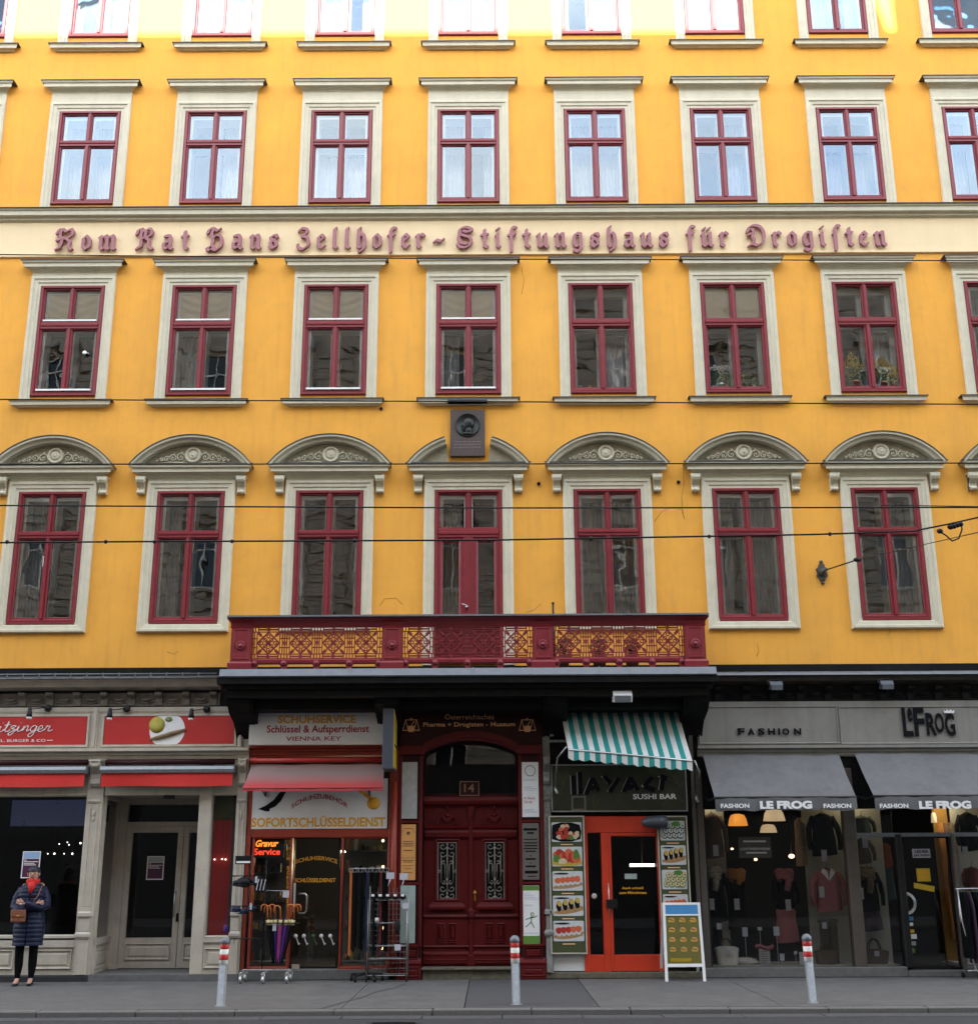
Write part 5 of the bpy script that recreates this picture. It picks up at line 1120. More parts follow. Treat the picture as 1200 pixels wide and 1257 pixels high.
    for f_, s_ in ((.06, 1), (.12, .8), (.36, 1), (.28, .7), (.72, .7), (.90, 1), (.96, .7)):
        z = g0+H*f_; q.prism([(xc_-.022*s_, z), (xc_, z-.035*s_), (xc_+.022*s_, z), (xc_, z+.035*s_)], yy-.01, yy+.006)
    q.frame(xc_-gw, xc_+gw, g0, g1, [(0, yy+.01), (.0, yy-.005), (.008, yy-.005), (.008, yy+.01)])
    obj('iron_grille', q, 'grille_metal', o)
    return o
mat('grille_metal', (.38, .36, .31), .45, .2, 20, metal=.3)
leaf(-1); rl = leaf(1)
q = MB(); Z = lambda py: at(575, py, YDr)[1]; q.bbox(xm-.035, xm+.035, YDr-.045, YDr, zst+.01, ztr-.1, .008); q.lathe([(.03, 0), (.05, .03), (.06, .07), (.045, .09), (.07, .12), (.02, .17), (0, .19)], (xm, YDr-.05, Z(1128)), 10, sy=.6); q.bbox(xm-.055, xm+.055, YDr-.06, YDr-.04, zst+.01, Z(1172), .01); q.prism([(xm-.06, Z(990)), (xm+.06, Z(990)), (xm+.03, Z(1003)), (xm-.03, Z(1003))], YDr-.07, YDr-.04); q.ball((xm, YDr-.06, Z(1130)), .02, n=8); obj('astragal', q, 'portal_red', pt)
mat('brass', (.65, .38, .09), .3, .1, 10, metal=.9)
hz = Z(1096); hx_ = xm+.065; q = MB(); q.bbox(hx_-.015, hx_+.015, YDr-.012, YDr, hz-.13, hz+.05, .004); q.ball((hx_, YDr-.05, hz), .03, n=10); q.tube([(hx_, YDr, hz), (hx_, YDr-.05, hz)], .01, 6); obj('door_knob', q, 'brass', rl)
# museum lettering and the two mortar-and-scales emblems
t = thing('museum_sign', 'tan lettering \u00d6sterreichisches Pharma + Drogisten - Museum with two scale emblems on dark red', 'sign'); Y = YP
txt('\u00d6sterreichisches', (546, 875.5, 606, 883), Y, 'print_tan', t, bold=-.004); txt('Pharma + Drogisten - Museum', (519.5, 886.5, 632, 893.5), Y, 'print_tan', t, bold=.012)
for cx_ in (504.5, 647):
    c = at(cx_, 891, Y); q = MB(); u_ = .0145
    q.prism([(c[0]-4*u_, c[1]), (c[0]-3*u_, c[1]-7*u_), (c[0]+3*u_, c[1]-7*u_), (c[0]+4*u_, c[1])], Y-.004, Y); q.bar((c[0], c[1]), (c[0]+4*u_, c[1]+6*u_), .8*u_, Y-.005, Y); q.bar((c[0]-7*u_, c[1]+7*u_), (c[0]+7*u_, c[1]+7*u_), .9*u_, Y-.004, Y)
    q.ring((c[0], c[1]+7.6*u_), 1.3*u_, .8*u_, Y-.006, Y, 8)
    for s_ in (-1, 1):
        a_ = c[0]+s_*6.5*u_; q.bar((a_, c[1]+7*u_), (a_-3*u_, c[1]-5*u_), .7*u_, Y-.003, Y); q.bar((a_, c[1]+7*u_), (a_+3*u_, c[1]-5*u_), .7*u_, Y-.0035, Y); q.bar((a_-3.4*u_, c[1]-5.2*u_), (a_+3.4*u_, c[1]-5.2*u_), 1.0*u_, Y-.0045, Y)
    obj('scales_emblem', q, 'print_tan', t)
t = thing('house_number', 'dark framed plate with the house number 14 above the portal doors', 'house number'); Y = YDr-.05
r_ = R4(564, 959, 588, 977, Y); obj('plate', MB().bbox(*r_[:2], Y, Y+.02, *r_[2:], .003), 'oxblood_dark', t); q = MB(); q.frame(*r_, [(0, Y-.001), (0, Y-.008), (.014, Y-.008), (.014, Y-.001)]); mat('plate_gilt', (.24, .14, .08), .5); obj('border', q, 'plate_gilt', t); txt('14', (569.5, 962, 582, 972.5), Y, 'plate_gilt', t, bold=.01)
# plates on the jambs
mat('plate_silver', (.42, .43, .43), .35, .2, 6, metal=.3, grime=.2, grimecol=(.25, .26, .26)); mat('plate_ochre', (.62, .30, .09), .5, .06, 6); mat('plate_mint', (.36, .45, .42), .4, .08, 5); mat('plate_grey', (.13, .115, .10), .5, .1, 8); mat('plate_green', (.10, .22, .035), .5, .1, 8); mat('text_dark', (.10, .05, .03), .6); mat('text_blue', (.35, .40, .55), .6)
def plate(r, m, label, lines=(), lm='text_dark', cat='plate'):
    t = thing('door_plate', label, cat, (0, 0, 0), 'plates beside the museum door'); r_ = R4(*r, Y=YP-.02); obj('panel', MB().bbox(*r_[:2], YP-.022, YP-.0, *r_[2:], .004), m, t)
    for (u0, u1, f, h) in lines: obj('text_line', MB().box(lerp(r_[0], r_[1], u0), lerp(r_[0], r_[1], u1), YP-.0245, YP-.022, lerp(r_[3], r_[2], f), lerp(r_[3], r_[2], f+h)), lm, t)
    return t, r_
plate((490.5, 935.5, 512, 1005), 'plate_silver', 'blank silvery plate at the top left of the museum door')
t, r_ = plate((491.5, 1012, 510, 1080.5), 'plate_ochre', 'ochre notice plate on the left jamb of the museum door', [(.15, .85, .30, .012), (.12, .9, .335, .012), (.2, .8, .365, .012), (.08, .92, .39, .006), (.2, .8, .46, .015), (.05, .95, .60, .006), (.12, .9, .64, .012), (.2, .8, .67, .012), (.15, .85, .74, .010), (.25, .75, .79, .010), (.2, .8, .86, .010)])
q = MB(); cx_ = (r_[0]+r_[1])/2; cz_ = lerp(r_[3], r_[2], .13); q.prism([(cx_-.03, cz_), (cx_-.02, cz_-.05), (cx_+.02, cz_-.05), (cx_+.03, cz_)], YP-.026, YP-.022); q.bar((cx_-.07, cz_+.05), (cx_+.07, cz_+.05), .008, YP-.025, YP-.022); q.bar((cx_-.07, cz_+.05), (cx_-.1, cz_-.02), .006, YP-.025, YP-.022); q.bar((cx_+.07, cz_+.05), (cx_+.1, cz_-.02), .006, YP-.025, YP-.022); obj('emblem', q, 'text_dark', t)
plate((489.5, 1087, 509.5, 1158), 'plate_mint', 'pale mint coloured plate at the lower left of the museum door')
t, r_ = plate((640.5, 935.5, 661, 1003), 'sign_white', 'white plate with a thin ring emblem at the top right of the museum door', [(.1, .8, .32, .012), (.1, .6, .45, .008), (.1, .9, .48, .008), (.1, .8, .51, .008), (.12, .7, .86, .006), (.12, .6, .88, .006), (.12, .9, .9, .006), (.12, .9, .92, .006)], 'text_blue')
q = MB(); q.ring(((r_[0]+r_[1])/2, lerp(r_[3], r_[2], .16)), .085, .012, YP-.026, YP-.022, 18); obj('ring_emblem', q, 'plate_grey', t); txt('4. Stock,', (643, 978, 657, 981.5), YP-.022, 'letter_red', t); txt('T\u00fcr 18', (643, 983, 652, 986), YP-.022, 'letter_red', t)
plate((640.5, 1010.5, 661.5, 1080), 'plate_grey', 'dark grey plate with lines of black text on the right jamb of the museum door', [(.1, .9, .09, .04), (.3, .7, .16, .03), (.1, .9, .28, .015), (.1, .9, .34, .02), (.15, .9, .39, .02), (.1, .9, .44, .02), (.2, .8, .49, .02), (.45, .55, .57, .015), (.2, .8, .62, .03), (.45, .55, .7, .015), (.2, .8, .75, .03), (.15, .9, .84, .05), (.3, .8, .93, .015)], 'black_print')
t, r_ = plate((641, 1087, 662, 1159), 'sign_white', 'white plate with green ends and a leaping green figure, lower right of the museum door', [(.1, .45, .14, .006), (.1, .7, .17, .006), (.1, .8, .2, .006), (.1, .95, .23, .006), (.1, .6, .33, .008), (.1, .9, .81, .008)], 'text_blue')
obj('top_band', MB().box(r_[0]+.002, r_[1]-.002, YP-.0245, YP-.022, lerp(r_[3], r_[2], .085), r_[3]-.002), 'plate_green', t); obj('bottom_band', MB().box(r_[0]+.002, r_[1]-.002, YP-.0245, YP-.022, r_[2]+.002, lerp(r_[3], r_[2], .86)), 'plate_green', t)
c = ((r_[0]+r_[1])/2, lerp(r_[3], r_[2], .58)); q = MB(); q.ring((c[0]+.02, c[1]+.08), .025, .01, YP-.026, YP-.022, 10)
for p_, q__ in (((-.09, .0), (.1, .05)), ((.01, .05), (.0, -.04)), ((.0, -.04), (-.09, -.12)), ((.0, -.04), (.05, -.13)), ((-.02, .03), (.05, .03))): q.bar((c[0]+p_[0], c[1]+p_[1]), (c[0]+q__[0], c[1]+q__[1]), .014, YP-.0255, YP-.022)
obj('figure_emblem', q, 'plate_green', t)

# ------------------------------------------------ 4. sushi bar
ss = thing('shopfront', 'narrow sushi bar shopfront with a bright red glazed door under dark fascia', 'shopfront')
q = MB(); q.box(xx(672), xx(858), YS+.02, 0, zz(938), zz(866)); q.box(xx(672), xx(677), YS+.02, 0, .15, zz(938)); q.box(xx(843), xx(852), YS+.02, 0, .15, zz(938)); q.box(xx(677), xx(843), YS+.03, 0, zz(1003), zz(938)); obj('fascia', q, 'dark_moulding', ss)
q = MB(); q.bbox(xx(676.5), xx(716.5), YS+.03, .0, zz(1193), zz(1168), .006); obj('stall_riser', q, 'sign_white', ss)
q = MB(); q.bbox(xx(664), xx(858), YS-.04, .3, 0, zz(1194), .012); obj('step', q, 'step_stone', ss)
pilaster(ss, 667, 677, 'weathered_grey', zz(905)); q = MB(); q.bbox(xx(667.5, 890), xx(672.5, 890), YS-.02, .0, zz(905), zz(872), .01); q.bbox(xx(674, 890), xx(679, 890), YS-.04, .0, zz(905), zz(872), .01); q.box(xx(668, 905), xx(700, 905), YS-.05, 0, zz(912), zz(909)); obj('upper_pilaster', q, 'weathered_grey', ss)
q = MB(); q.bbox(xx(852), xx(857), YS-.02, .05, .15, zz(866), .006); obj('post', q, 'brown_frame', ss)
# red door with narrow side light
r_ = R4(715.5, 1003, 813, 1194); q = MB(); z0, z1 = zz(1194), zz(1003); zt = zz(1023)
xs_ = [xx(v) for v in (714.5, 721.5, 738, 744, 749, 805, 812.5)]
q.bbox(xs_[0], xs_[1], YS-.0, .0, z0, z1, .006); q.bbox(xs_[6]-.02, xs_[6], YS, .0, z0, z1, .006); q.bbox(xs_[0], xs_[6], YS+.002, .0, zt, z1, .006); q.bbox(xs_[0], xs_[2]-.001, YS+.004, 0, z0, zz(1173), .006); q.bbox(xs_[2], xs_[3]+.03, YS+.004, .0, z0, zt, .006)
o = obj('door_surround', q, 'door_red', ss); obj('side_pane', MB().box(xs_[1]-.01, xs_[2]+.01, -.05, -.044, zz(1173), zt), 'shop_glass', o)
xa_, xb_ = xs_[3]+.033, xs_[6]-.022; q = MB(); q.frame(xa_, xb_, z0+.012, zt-.004, [(0, 0), (0, YS+.01), (.045, YS+.01), (.055, YS+.03), (.055, 0)]); q.box(xa_+.05, xb_-.05, YS+.012, -.05, z0+.03, zz(1173)); o = obj('door', q, 'door_red', ss)
obj('pane', MB().box(xa_+.05, xb_-.05, -.08, -.074, zz(1174), zt-.05), 'shop_glass', o); r_ = R4(744, 1104, 757, 1115); obj('push_plate', MB().bbox(r_[0], r_[1], YS-.05, YS+.01, r_[2], r_[3], .006), 'black_plastic', o)
q = MB(); q.tube([(xx(745.5), YS-.03, zz(1128)), (xx(745.5), YS-.03, zz(1085))], .008, 6); obj('door_handle', q, 'steel', o)
q = MB(); c = at(729, 1100, -.05); q.lathe([(.045, 0), (.045, .003), (0, .003)], (c[0], -.05, c[1]), 18, 'y'); tobj('round_sticker', q, 'white_print', 'round white sticker on the narrow side light of the red sushi bar door', 'sticker')
t = thing('door_lettering', 'small yellow lettering and a pale label on the glass of the sushi bar door', 'lettering'); txt('Auch schnell', (763, 1088.5, 789, 1091.5), -.081, 'letter_gold', t, depth=.002, bold=.02); txt('zum Mitnehmen', (759.5, 1094, 793, 1097.5), -.081, 'letter_gold', t, depth=.002, bold=.02)
r_ = R4(767, 1072.5, 782, 1079); obj('label', MB().box(*r_[:2], -.084, -.081, *r_[2:]), 'plate_mint', t)
x, z = at(788, 1062, 1.8); q = MB(); q.bbox(x-.22, x+.22, 1.8, 1.86, z-.025, z+.025, .005); o = tobj('tube_lamp', q, 'lamp_white', 'greenish white tube lamp glowing behind the sushi bar door glass', 'lamp'); obj('cord', MB().tube([(x, 1.83, z), (x, 1.83, ZL)], .006, 4), 'iron_black', o)
# sign board
t = thing('sushi_sign', 'dark olive sign with thin frame, chopstick style letters and the words Sushi Bar', 'sign'); Y = YS-.03
r_ = R4(676, 938, 842.5, 996.5, Y); obj('board', MB().bbox(*r_[:2], Y, YS+.02, *r_[2:], .004), 'olive_sign', t)
q = MB(); q.frame(*r_, [(0, Y-.001), (0, Y-.02), (.022, Y-.02), (.022, Y-.001)]); obj('frame', q, 'weathered_grey', t)
txt('SUSHI BAR', (776.5, 974.5, 830, 981), Y, 'sign_white', t, bold=.02)
mat('letter_edge', (.34, .34, .33), .5); mat('bamboo_print', (.05, .065, .012), .6)
q = MB(); q2 = MB()
def stroke(x0_, y0_, x1_, y1_, w_=.075):
    a, b = at(x0_, y0_, Y), at(x1_, y1_, Y); stroke.n += 1; d_ = stroke.n*.0007
    q.bar(a, b, w_, Y-.03-d_, Y-.0005); q2.bar((a[0]-w_*.5-.006, a[1]), (b[0]-w_*.5-.006, b[1]), .014, Y-.026-d_, Y-.0007)
stroke.n = 0
for s_ in ((703, 952, 704, 975), (711, 948, 712, 975), (719, 975, 727, 955), (727, 955, 734, 971), (722, 967, 730, 967), (741, 953, 749, 962), (759, 955, 748, 972), (765, 972, 773, 955), (773, 955, 782, 970), (768, 966, 777, 966), (800, 954, 790, 965), (790, 965, 803, 970), (813, 956, 811, 970), (810, 953, 818, 956)): stroke(*s_)
obj('chopstick_letter', q, 'black_print', t); obj('letter_edge', q2, 'letter_edge', t)
q = MB()
for (x0_, y0_, x1_, y1_) in ((685, 980, 699, 940), (690, 962, 684, 945), (728, 990, 728, 975), (728, 992, 736, 980), (800, 945, 838, 965), (815, 940, 830, 958), (824, 975, 841, 985), (795, 942, 803, 952), (812, 990, 838, 960)): q.bar(at(x0_, y0_, Y), at(x1_, y1_, Y), .012, Y-.003, Y)
obj('bamboo_print', q, 'bamboo_print', t)
r_ = R4(701, 977, 719, 995, Y); q = MB(); q.frame(*r_, [(0, Y-.001), (0, Y-.012), (.03, Y-.012), (.03, Y-.001)]); obj('bowl_print', q, 'plate_grey', t)
# striped awning, hanging lower at its right end
t = thing('awning', 'teal and white striped awning, sagging to the right over the sushi bar', 'awning'); YA = YS-.85
A = (*at(688, 872, YS-.05), ); B = (*at(832, 873, YS-.05), ); C_ = at(697, 919, YA); D_ = at(849, 933, YA)
NS = 23; q = MB()
def P_(u, v): s_ = .03*math.sin(v*3.14); return (lerp(lerp(A[0], B[0], u), lerp(C_[0], D_[0], u), v), lerp(YS-.05, YA, v), lerp(lerp(A[1], B[1], u), lerp(C_[1], D_[1], u), v)-s_+.006*math.sin(u*25+v*3))
for i in range(NS):
    for sub in range(2):
        u0, u1 = (i+sub/2)/NS, (i+(sub+1)/2)/NS
        for j in range(8): q.add([P_(u0, j/8), P_(u1, j/8), P_(u1, (j+1)/8), P_(u0, (j+1)/8)], [(0, 1, 2, 3)], i % 2)
        for j in range(3):
            def V_(u, w_): a = P_(u, 1); dz = .15+.03*abs(math.sin(u*NS*math.pi/2)); return (a[0]+.004*math.sin(u*40), a[1]+.012*math.sin(u*33)*w_, a[2]-dz*w_)
            q.add([V_(u0, j/3), V_(u1, j/3), V_(u1, (j+1)/3), V_(u0, (j+1)/3)], [(0, 1, 2, 3)], i % 2)
o = obj('canopy', q, ['awning_white', 'teal'], t)
q = MB(); q.tube([(C_[0], YA, C_[1]-.01), (D_[0], YA, D_[1]-.01)], .016, 8); obj('front_bar', q, 'steel', t)
for (ex, ey), (mx, my), (kx, ky) in (((695, 917), (684, 930), (681, 966)), ((852, 934), (858, 948), (853, 976))):
    a_ = at(ex, ey, YA); b_ = at(mx, my, YA+.25); c__ = at(kx, ky, YS-.02); q = MB(); q.tube([(a_[0], YA, a_[1]), (b_[0], YA+.25, b_[1]), (c__[0], YS-.02, c__[1])], .014, 8); q.tube([(c__[0], YS-.02, c__[1]), (c__[0]+.03, YS-.05, c__[1]-.12)], .025, 8); obj('folding_arm', q, 'steel', t)
# dark lantern like loudspeaker by the door
x, z = at(803, 1009, YS-.18); q = MB(); q.lathe([(.0, -.22), (.08, -.19), (.12, -.08), (.13, .06), (.135, .2), (.0, .2)], (x, YS-.17, z), 16, 'x', sy=.8); q.box(x+.05, x+.12, YS-.05, YS, z-.03, z+.03); tobj('wall_lamp', q, 'navy_box', 'dark rounded lamp housing above the right edge of the red door', 'lamp')
# menu boards with food photographs
mat('food_white', (.55, .57, .58), .5, .08, 20); mat('food_salmon', (.62, .13, .05), .5, .3, 40); mat('food_red', (.42, .03, .02), .5, .3, 40); mat('food_green', (.07, .20, .03), .5, .3, 40); mat('food_wood', (.38, .22, .09), .6, .2, 30); mat('food_cream', (.62, .50, .32), .5, .3, 40); mat('food_yellow', (.55, .36, .06), .5, .2, 30)
def foodpic(par, r, kind, seed):
    rnd = random.Random(seed); a, b, c, d = r; y = YS-.075; w_, h_ = b-a, d-c; q = MB(); k = .02
    pts = []; 
    for cx_, cz_, a0 in ((b-k, d-k, 0), (a+k, d-k, 1), (a+k, c+k, 2), (b-k, c+k, 3)): pts += [(cx_+k*math.cos((a0+j/3)*math.pi/2), cz_+k*math.sin((a0+j/3)*math.pi/2)) for j in range(4)]
    q.prism(pts, y-.006, y, 0); n_ = 0
    def blob(u, v, rx, rz, mi, an=0):
        nonlocal n_; n_ += 1
        rx, rz = rx*1.25, rz*1.35; P = [(rx*math.cos(t)*(1+.12*math.sin(3*t+seed)), rz*math.sin(t)) for t in [j*math.pi/5 for j in range(10)]]; ca, sa = math.cos(an), math.sin(an)
        P = [(min(max(a+u*w_+x*w_*ca-z*h_*sa, a+.004), b-.004), min(max(c+v*h_+x*w_*sa+z*h_*ca, c+.004), d-.004)) for x, z in P]; q.prism(P, y-.007-.0005*n_, y-.006, mi)
    if kind == 'salad':
        blob(.5, .5, .46, .46, 7)
        for i in range(26): blob(rnd.uniform(.15, .85), rnd.uniform(.2, .8), .07, .08, rnd.choice((1, 2, 2, 3, 5, 5)), rnd.random()*3)
    elif kind == 'sashimi':
        blob(.5, .25, .45, .2, 6)
        for i in range(7): blob(.18+.1*i, .5+.12*math.sin(i*2), .12, .22, (1, 2)[i % 2], .5); 
        blob(.15, .4, .1, .15, 3); blob(.35, .25, .12, .12, 5); blob(.8, .6, .08, .2, 3)
    elif kind in ('nigiri', 'tuna'):
        blob(.52, .28, .44, .12, 4, .12)
        for i in range(5): blob(.18+.16*i, .40+.02*i, .075, .13, 0); blob(.18+.16*i, .52+.02*i, .085, .12, 1 if kind == 'nigiri' or i > 2 else 2, -.2)
        blob(.3, .88, .2, .03, 7)
    elif kind == 'maki':
        blob(.55, .28, .42, .12, 4, .15)
        for i in range(4): blob(.2+.2*i, .48+.05*i, .07, .2, 7); blob(.22+.2*i, .6+.05*i, .06, .1, 6)
        blob(.3, .88, .2, .03, 7)
    else:
        for i in range(4):
            for j in range(3): blob(.18+.21*i+.05*j, .25+.24*j, .10, .12, 7 if kind == 'rolls' else 3); blob(.18+.21*i+.05*j, .27+.24*j, .085, .1, 0 if kind == 'rolls' else 5); blob(.18+.21*i+.05*j, .27+.24*j, .03, .04, 3)
        blob(.65, .85, .14, .1, 3)
    obj('food_photo', q, ['food_white', 'food_salmon', 'food_red', 'food_green', 'food_wood', 'food_cream', 'food_yellow', 'black_print'], par)
for (p0, p1, y0, y1), lab, pics in (((674.5, 718.5, 1001.5, 1171), 'tall framed menu board with five food photographs, left of the red door', (('salad', 1010, 1034), ('sashimi', 1040, 1064), ('nigiri', 1070, 1094), ('maki', 1100, 1125), ('tuna', 1131, 1156))), ((809, 846.5, 1001.5, 1171), 'tall framed menu board with four food photographs, right of the red door', (('rolls', 1009, 1033), ('maki', 1039, 1063), ('green', 1069, 1093), ('nigiri', 1099, 1123)))):
    t = thing('menu_board', lab, 'menu board', (0, 0, 0), 'framed menu boards of the sushi bar'); r_ = R4(p0, y0, p1, y1, YS-.07)
    obj('panel', MB().box(*r_[:2], YS-.074, YS-.02, *r_[2:]), 'olive_paper', t); q = MB(); q.frame(*r_, [(0, YS-.02), (0, YS-.095), (.02, YS-.095), (.02, YS-.074)]); obj('frame', q, 'grey_paint', t)
    for i, (k_, ya, yb) in enumerate(pics):
        za, zb = zz(yb, YS-.075), zz(ya, YS-.075); foodpic(t, (r_[0]+.045, r_[1]-.045, za, zb), k_, i+int(p0)); xm_ = (r_[0]+r_[1])/2; obj('caption', MB().box(xm_-.1, xm_+.1, YS-.077, YS-.074, za-.05, za-.035), 'print_tan', t)
# A-board on the pavement
t = thing('pavement_sign', 'white framed folding pavement sign with blue header and pictures of filled rolls', 'A-board'); YB0 = -.72
bl_, br_ = at(816, 1205, YB0)[0], at(866, 1203, YB0)[0]; zt_ = at(838, 1108, YB0+.15)[1]; lean = .10
def lp(x, z, d=0): return (x, YB0+lean*2.2*(z/zt_)-d, z)
tx0, tx1 = at(812.5, 1108, YB0+.2)[0], at(858.5, 1108, YB0+.2)[0]
def bx_(u0, u1, v0, v1, d0, d1, mi=0, m=None):
    P = []
    for d_ in (d0, d1):
        for u, v in ((u0, v0), (u1, v0), (u1, v1), (u0, v1)):
            z = v*zt_; x = lerp(lerp(bl_, tx0, v), lerp(br_, tx1, v), u); P.append(lp(x, z, d_))
    m.add(P, [(0, 1, 2, 3), (4, 7, 6, 5), (0, 4, 5, 1), (1, 5, 6, 2), (2, 6, 7, 3), (3, 7, 4, 0)], mi)
q = MB(); bx_(0, .07, .0, 1, 0, .03, m=q); bx_(.93, 1, 0, 1, 0, .03, m=q); bx_(.07, .93, .97, 1, 0, .03, m=q); bx_(.07, .93, .18, .22, 0, .03, m=q); bx_(.07, .93, .83, .85, 0, .03, m=q); obj('front_frame', q, 'sign_white', t)
q = MB()
for u in (0, .93):
    P = [lp(lerp(tx0, tx1, u), zt_, 0), lp(lerp(tx0, tx1, u+.07), zt_, 0)]; x0_, x1_ = lerp(bl_, br_, u), lerp(bl_, br_, u+.07); yb_ = YB0+.62
    q.add([(x0_, yb_, 0), (x1_, yb_, 0), (x1_, yb_+.03, 0), (x0_, yb_+.03, 0), (P[0][0], P[0][1]+.01, zt_-.01), (P[1][0], P[1][1]+.01, zt_-.01), (P[1][0], P[1][1]+.04, zt_-.01), (P[0][0], P[0][1]+.04, zt_-.01)], [(0, 1, 2, 3), (4, 5, 6, 7), (0, 1, 5, 4), (1, 2, 6, 5), (2, 3, 7, 6), (3, 0, 4, 7)])
obj('back_leg', q, 'sign_white', t)
mat('blue_header', (.045, .22, .46), .5, .05, 6); q = MB(); bx_(.07, .93, .85, .97, .005, .028, m=q); obj('header', q, 'blue_header', t)
mat('a_olive', (.115, .10, .012), .6, .15, 6); q = MB(); bx_(.07, .93, .22, .83, .005, .02, m=q); obj('poster', q, 'a_olive', t)
for i in range(3):
    for j in range(4):
        q = MB()
        u, v = .22+.28*i, .77-.125*j; z = v*zt_; x = lerp(lerp(bl_, tx0, v), lerp(br_, tx1, v), u)
        P = [(x+.055*math.cos(k*.785), z+.045*math.sin(k*.785)) for k in range(8)]; y_ = lp(x, z, .021)[1]; q.prism(P, y_-.004, y_, 0); q.ball((x-.012, y_-.004, z+.018), .03, 1, 6, (1.2, .15, .6)); q.ball((x+.02, y_-.004, z+.005), .02, 2, 6, (1.2, .15, .6))
        obj('roll_picture', q, ['food_yellow', 'food_wood', 'food_salmon'], t); q = MB(); bx_(.15, .68, .245, .29, .02, .024, m=q); obj('yellow_strip', q, 'yellow_sign', t)

# ------------------------------------------------ 5. fashion shop
fs = thing('shopfront', 'wide fashion shopfront with grey sign panels, brown frames and full height display glass', 'shopfront')
XE = 13.25
q = MB(); q.box(xx(855, 890), XE, YS, 0, zz(917), zz(863)); obj('fascia', q, 'fascia_grey', fs)
q = ledge(xx(855, 920), XE, zz(931), zz(917.5), .12); obj('ledge', q, 'fascia_grey', fs)
for p0, p1 in ((858, 1027), (1031, 1222)):
    r_ = R4(p0, 868, p1, 912); q = MB(); q.frame(*r_, [(-.02, YS), (-.015, YS-.02), (.0, YS-.02), (.012, YS-.004)]); q.add([(r_[0]+.011, YS-.004, r_[2]+.011), (r_[1]-.011, YS-.004, r_[2]+.011), (r_[1]-.011, YS-.004, r_[3]-.011), (r_[0]+.011, YS-.004, r_[3]-.011)], [(0, 1, 2, 3)]); obj('sign_panel', q, 'fascia_grey', fs)
q = MB(); q.box(xx(857), XE, YS+.03, 0, zz(1010)+.2, zz(931)); obj('awning_beam', q, 'dark_moulding', fs)
FP = [(858, 866), (1040, 1054), (1101, 1109), (1170, 1174)]
for i, (p0, p1) in enumerate(FP): q = MB(); q.bbox(xx(p0), xx(p1), YS, .05, .14, zz(945) if i < 2 else zz(1027), .008); obj('post', q, 'brown_frame' if i != 2 else 'iron_black', fs)
q = MB(); q.bbox(xx(1054), XE, YS+.01, .03, zz(1030), zz(1025), .005); obj('transom', q, 'zinc_light', fs)
q = MB(); q.bbox(xx(856), xx(1101), YS-.02, 1.0, .0, .155, .012); q.bbox(xx(1172), XE, YS-.02, 1.0, .0, .155, .012); q.bbox(xx(1101)+.002, xx(1172)-.002, YS-.01, 1.0, 0, .10, .01); obj('plinth', q, 'plinth_concrete', fs)
for a_, b_ in ((865, 1041), (1053, 1102), (1173, 1300)): r_ = R4(a_, 1060, b_, 1070); obj('display_window', MB().box(r_[0], r_[1], -.05, -.042, .15, zz(950)), 'shop_glass', fs)
dx0, dx1 = xx(1109)+.005, xx(1170)-.005; q = MB(); q.frame(dx0, dx1, .11, zz(1030), [(0, .03), (0, -.03), (.02, -.03), (.02, .03)]); dfo = obj('door', q, 'iron_black', fs); obj('pane', MB().box(dx0+.01, dx1-.01, -.01, -.002, .13, zz(1031)), 'shop_glass', dfo)
c = at(1112, 1109, -.1); q = MB()
for rr in (.17, .145): q.tube([(c[0]+rr*math.sin(t)*.95, -.07, c[1]+rr*math.cos(t)) for t in [i*math.pi/12 for i in range(13)]], .012, 8)
q.tube([(c[0], -.07, c[1]+.16), (c[0], -.01, c[1]+.16)], .01, 6); q.tube([(c[0], -.07, c[1]-.16), (c[0], -.01, c[1]-.16)], .01, 6); obj('door_handle', q, 'steel', dfo)
# signs
t = thing('shop_sign', 'dark raised capital letters FASHION on the left grey sign panel', 'sign'); 
s_ = 'FASHION'; xs2 = (905, 917, 929.5, 942, 954.5, 959.5, 974)
for i, (ch, p) in enumerate(zip(s_, xs2)): txt(ch, (p, 894, p+(2.2 if ch == 'I' else 8.5), 902), YS-.02, 'black_print', t, Yp=YS-.02, depth=.014, bold=.03, name='letter')
t = thing('shop_sign', 'whimsical black raised lettering Le Frog with tiny white crown on the right panel', 'sign')
for ch, (a_, y0, b_, y1) in (('L', (1107, 868.5, 1119, 904)), ('e', (1113, 869, 1118.5, 886)), ('F', (1121, 868.5, 1134, 904)), ('R', (1136, 875, 1148, 903)), ('O', (1146.5, 875, 1157.5, 900)), ('G', (1159, 876, 1171, 903.5))):
    txt(ch, (a_, y0, b_, y1), YS-.02-(.001 if ch in 'eO' else 0), 'black_print', t, Yp=YS-.02, depth=.014, bold=.025, name='letter')
q = MB(); c0, c1 = at(1158, 875.5, YS-.02), at(1169, 872, YS-.02); P = [c0] + [(lerp(c0[0], c1[0], u), lerp(c0[1], c1[1], v)) for u, v in ((1, 0), (1.05, 1), (.8, .5), (.72, 1.2), (.5, .5), (.3, 1.2), (.2, .5), (-.05, 1))]; q.prism(P, YS-.055, YS-.02); obj('crown', q, 'white_print', t)
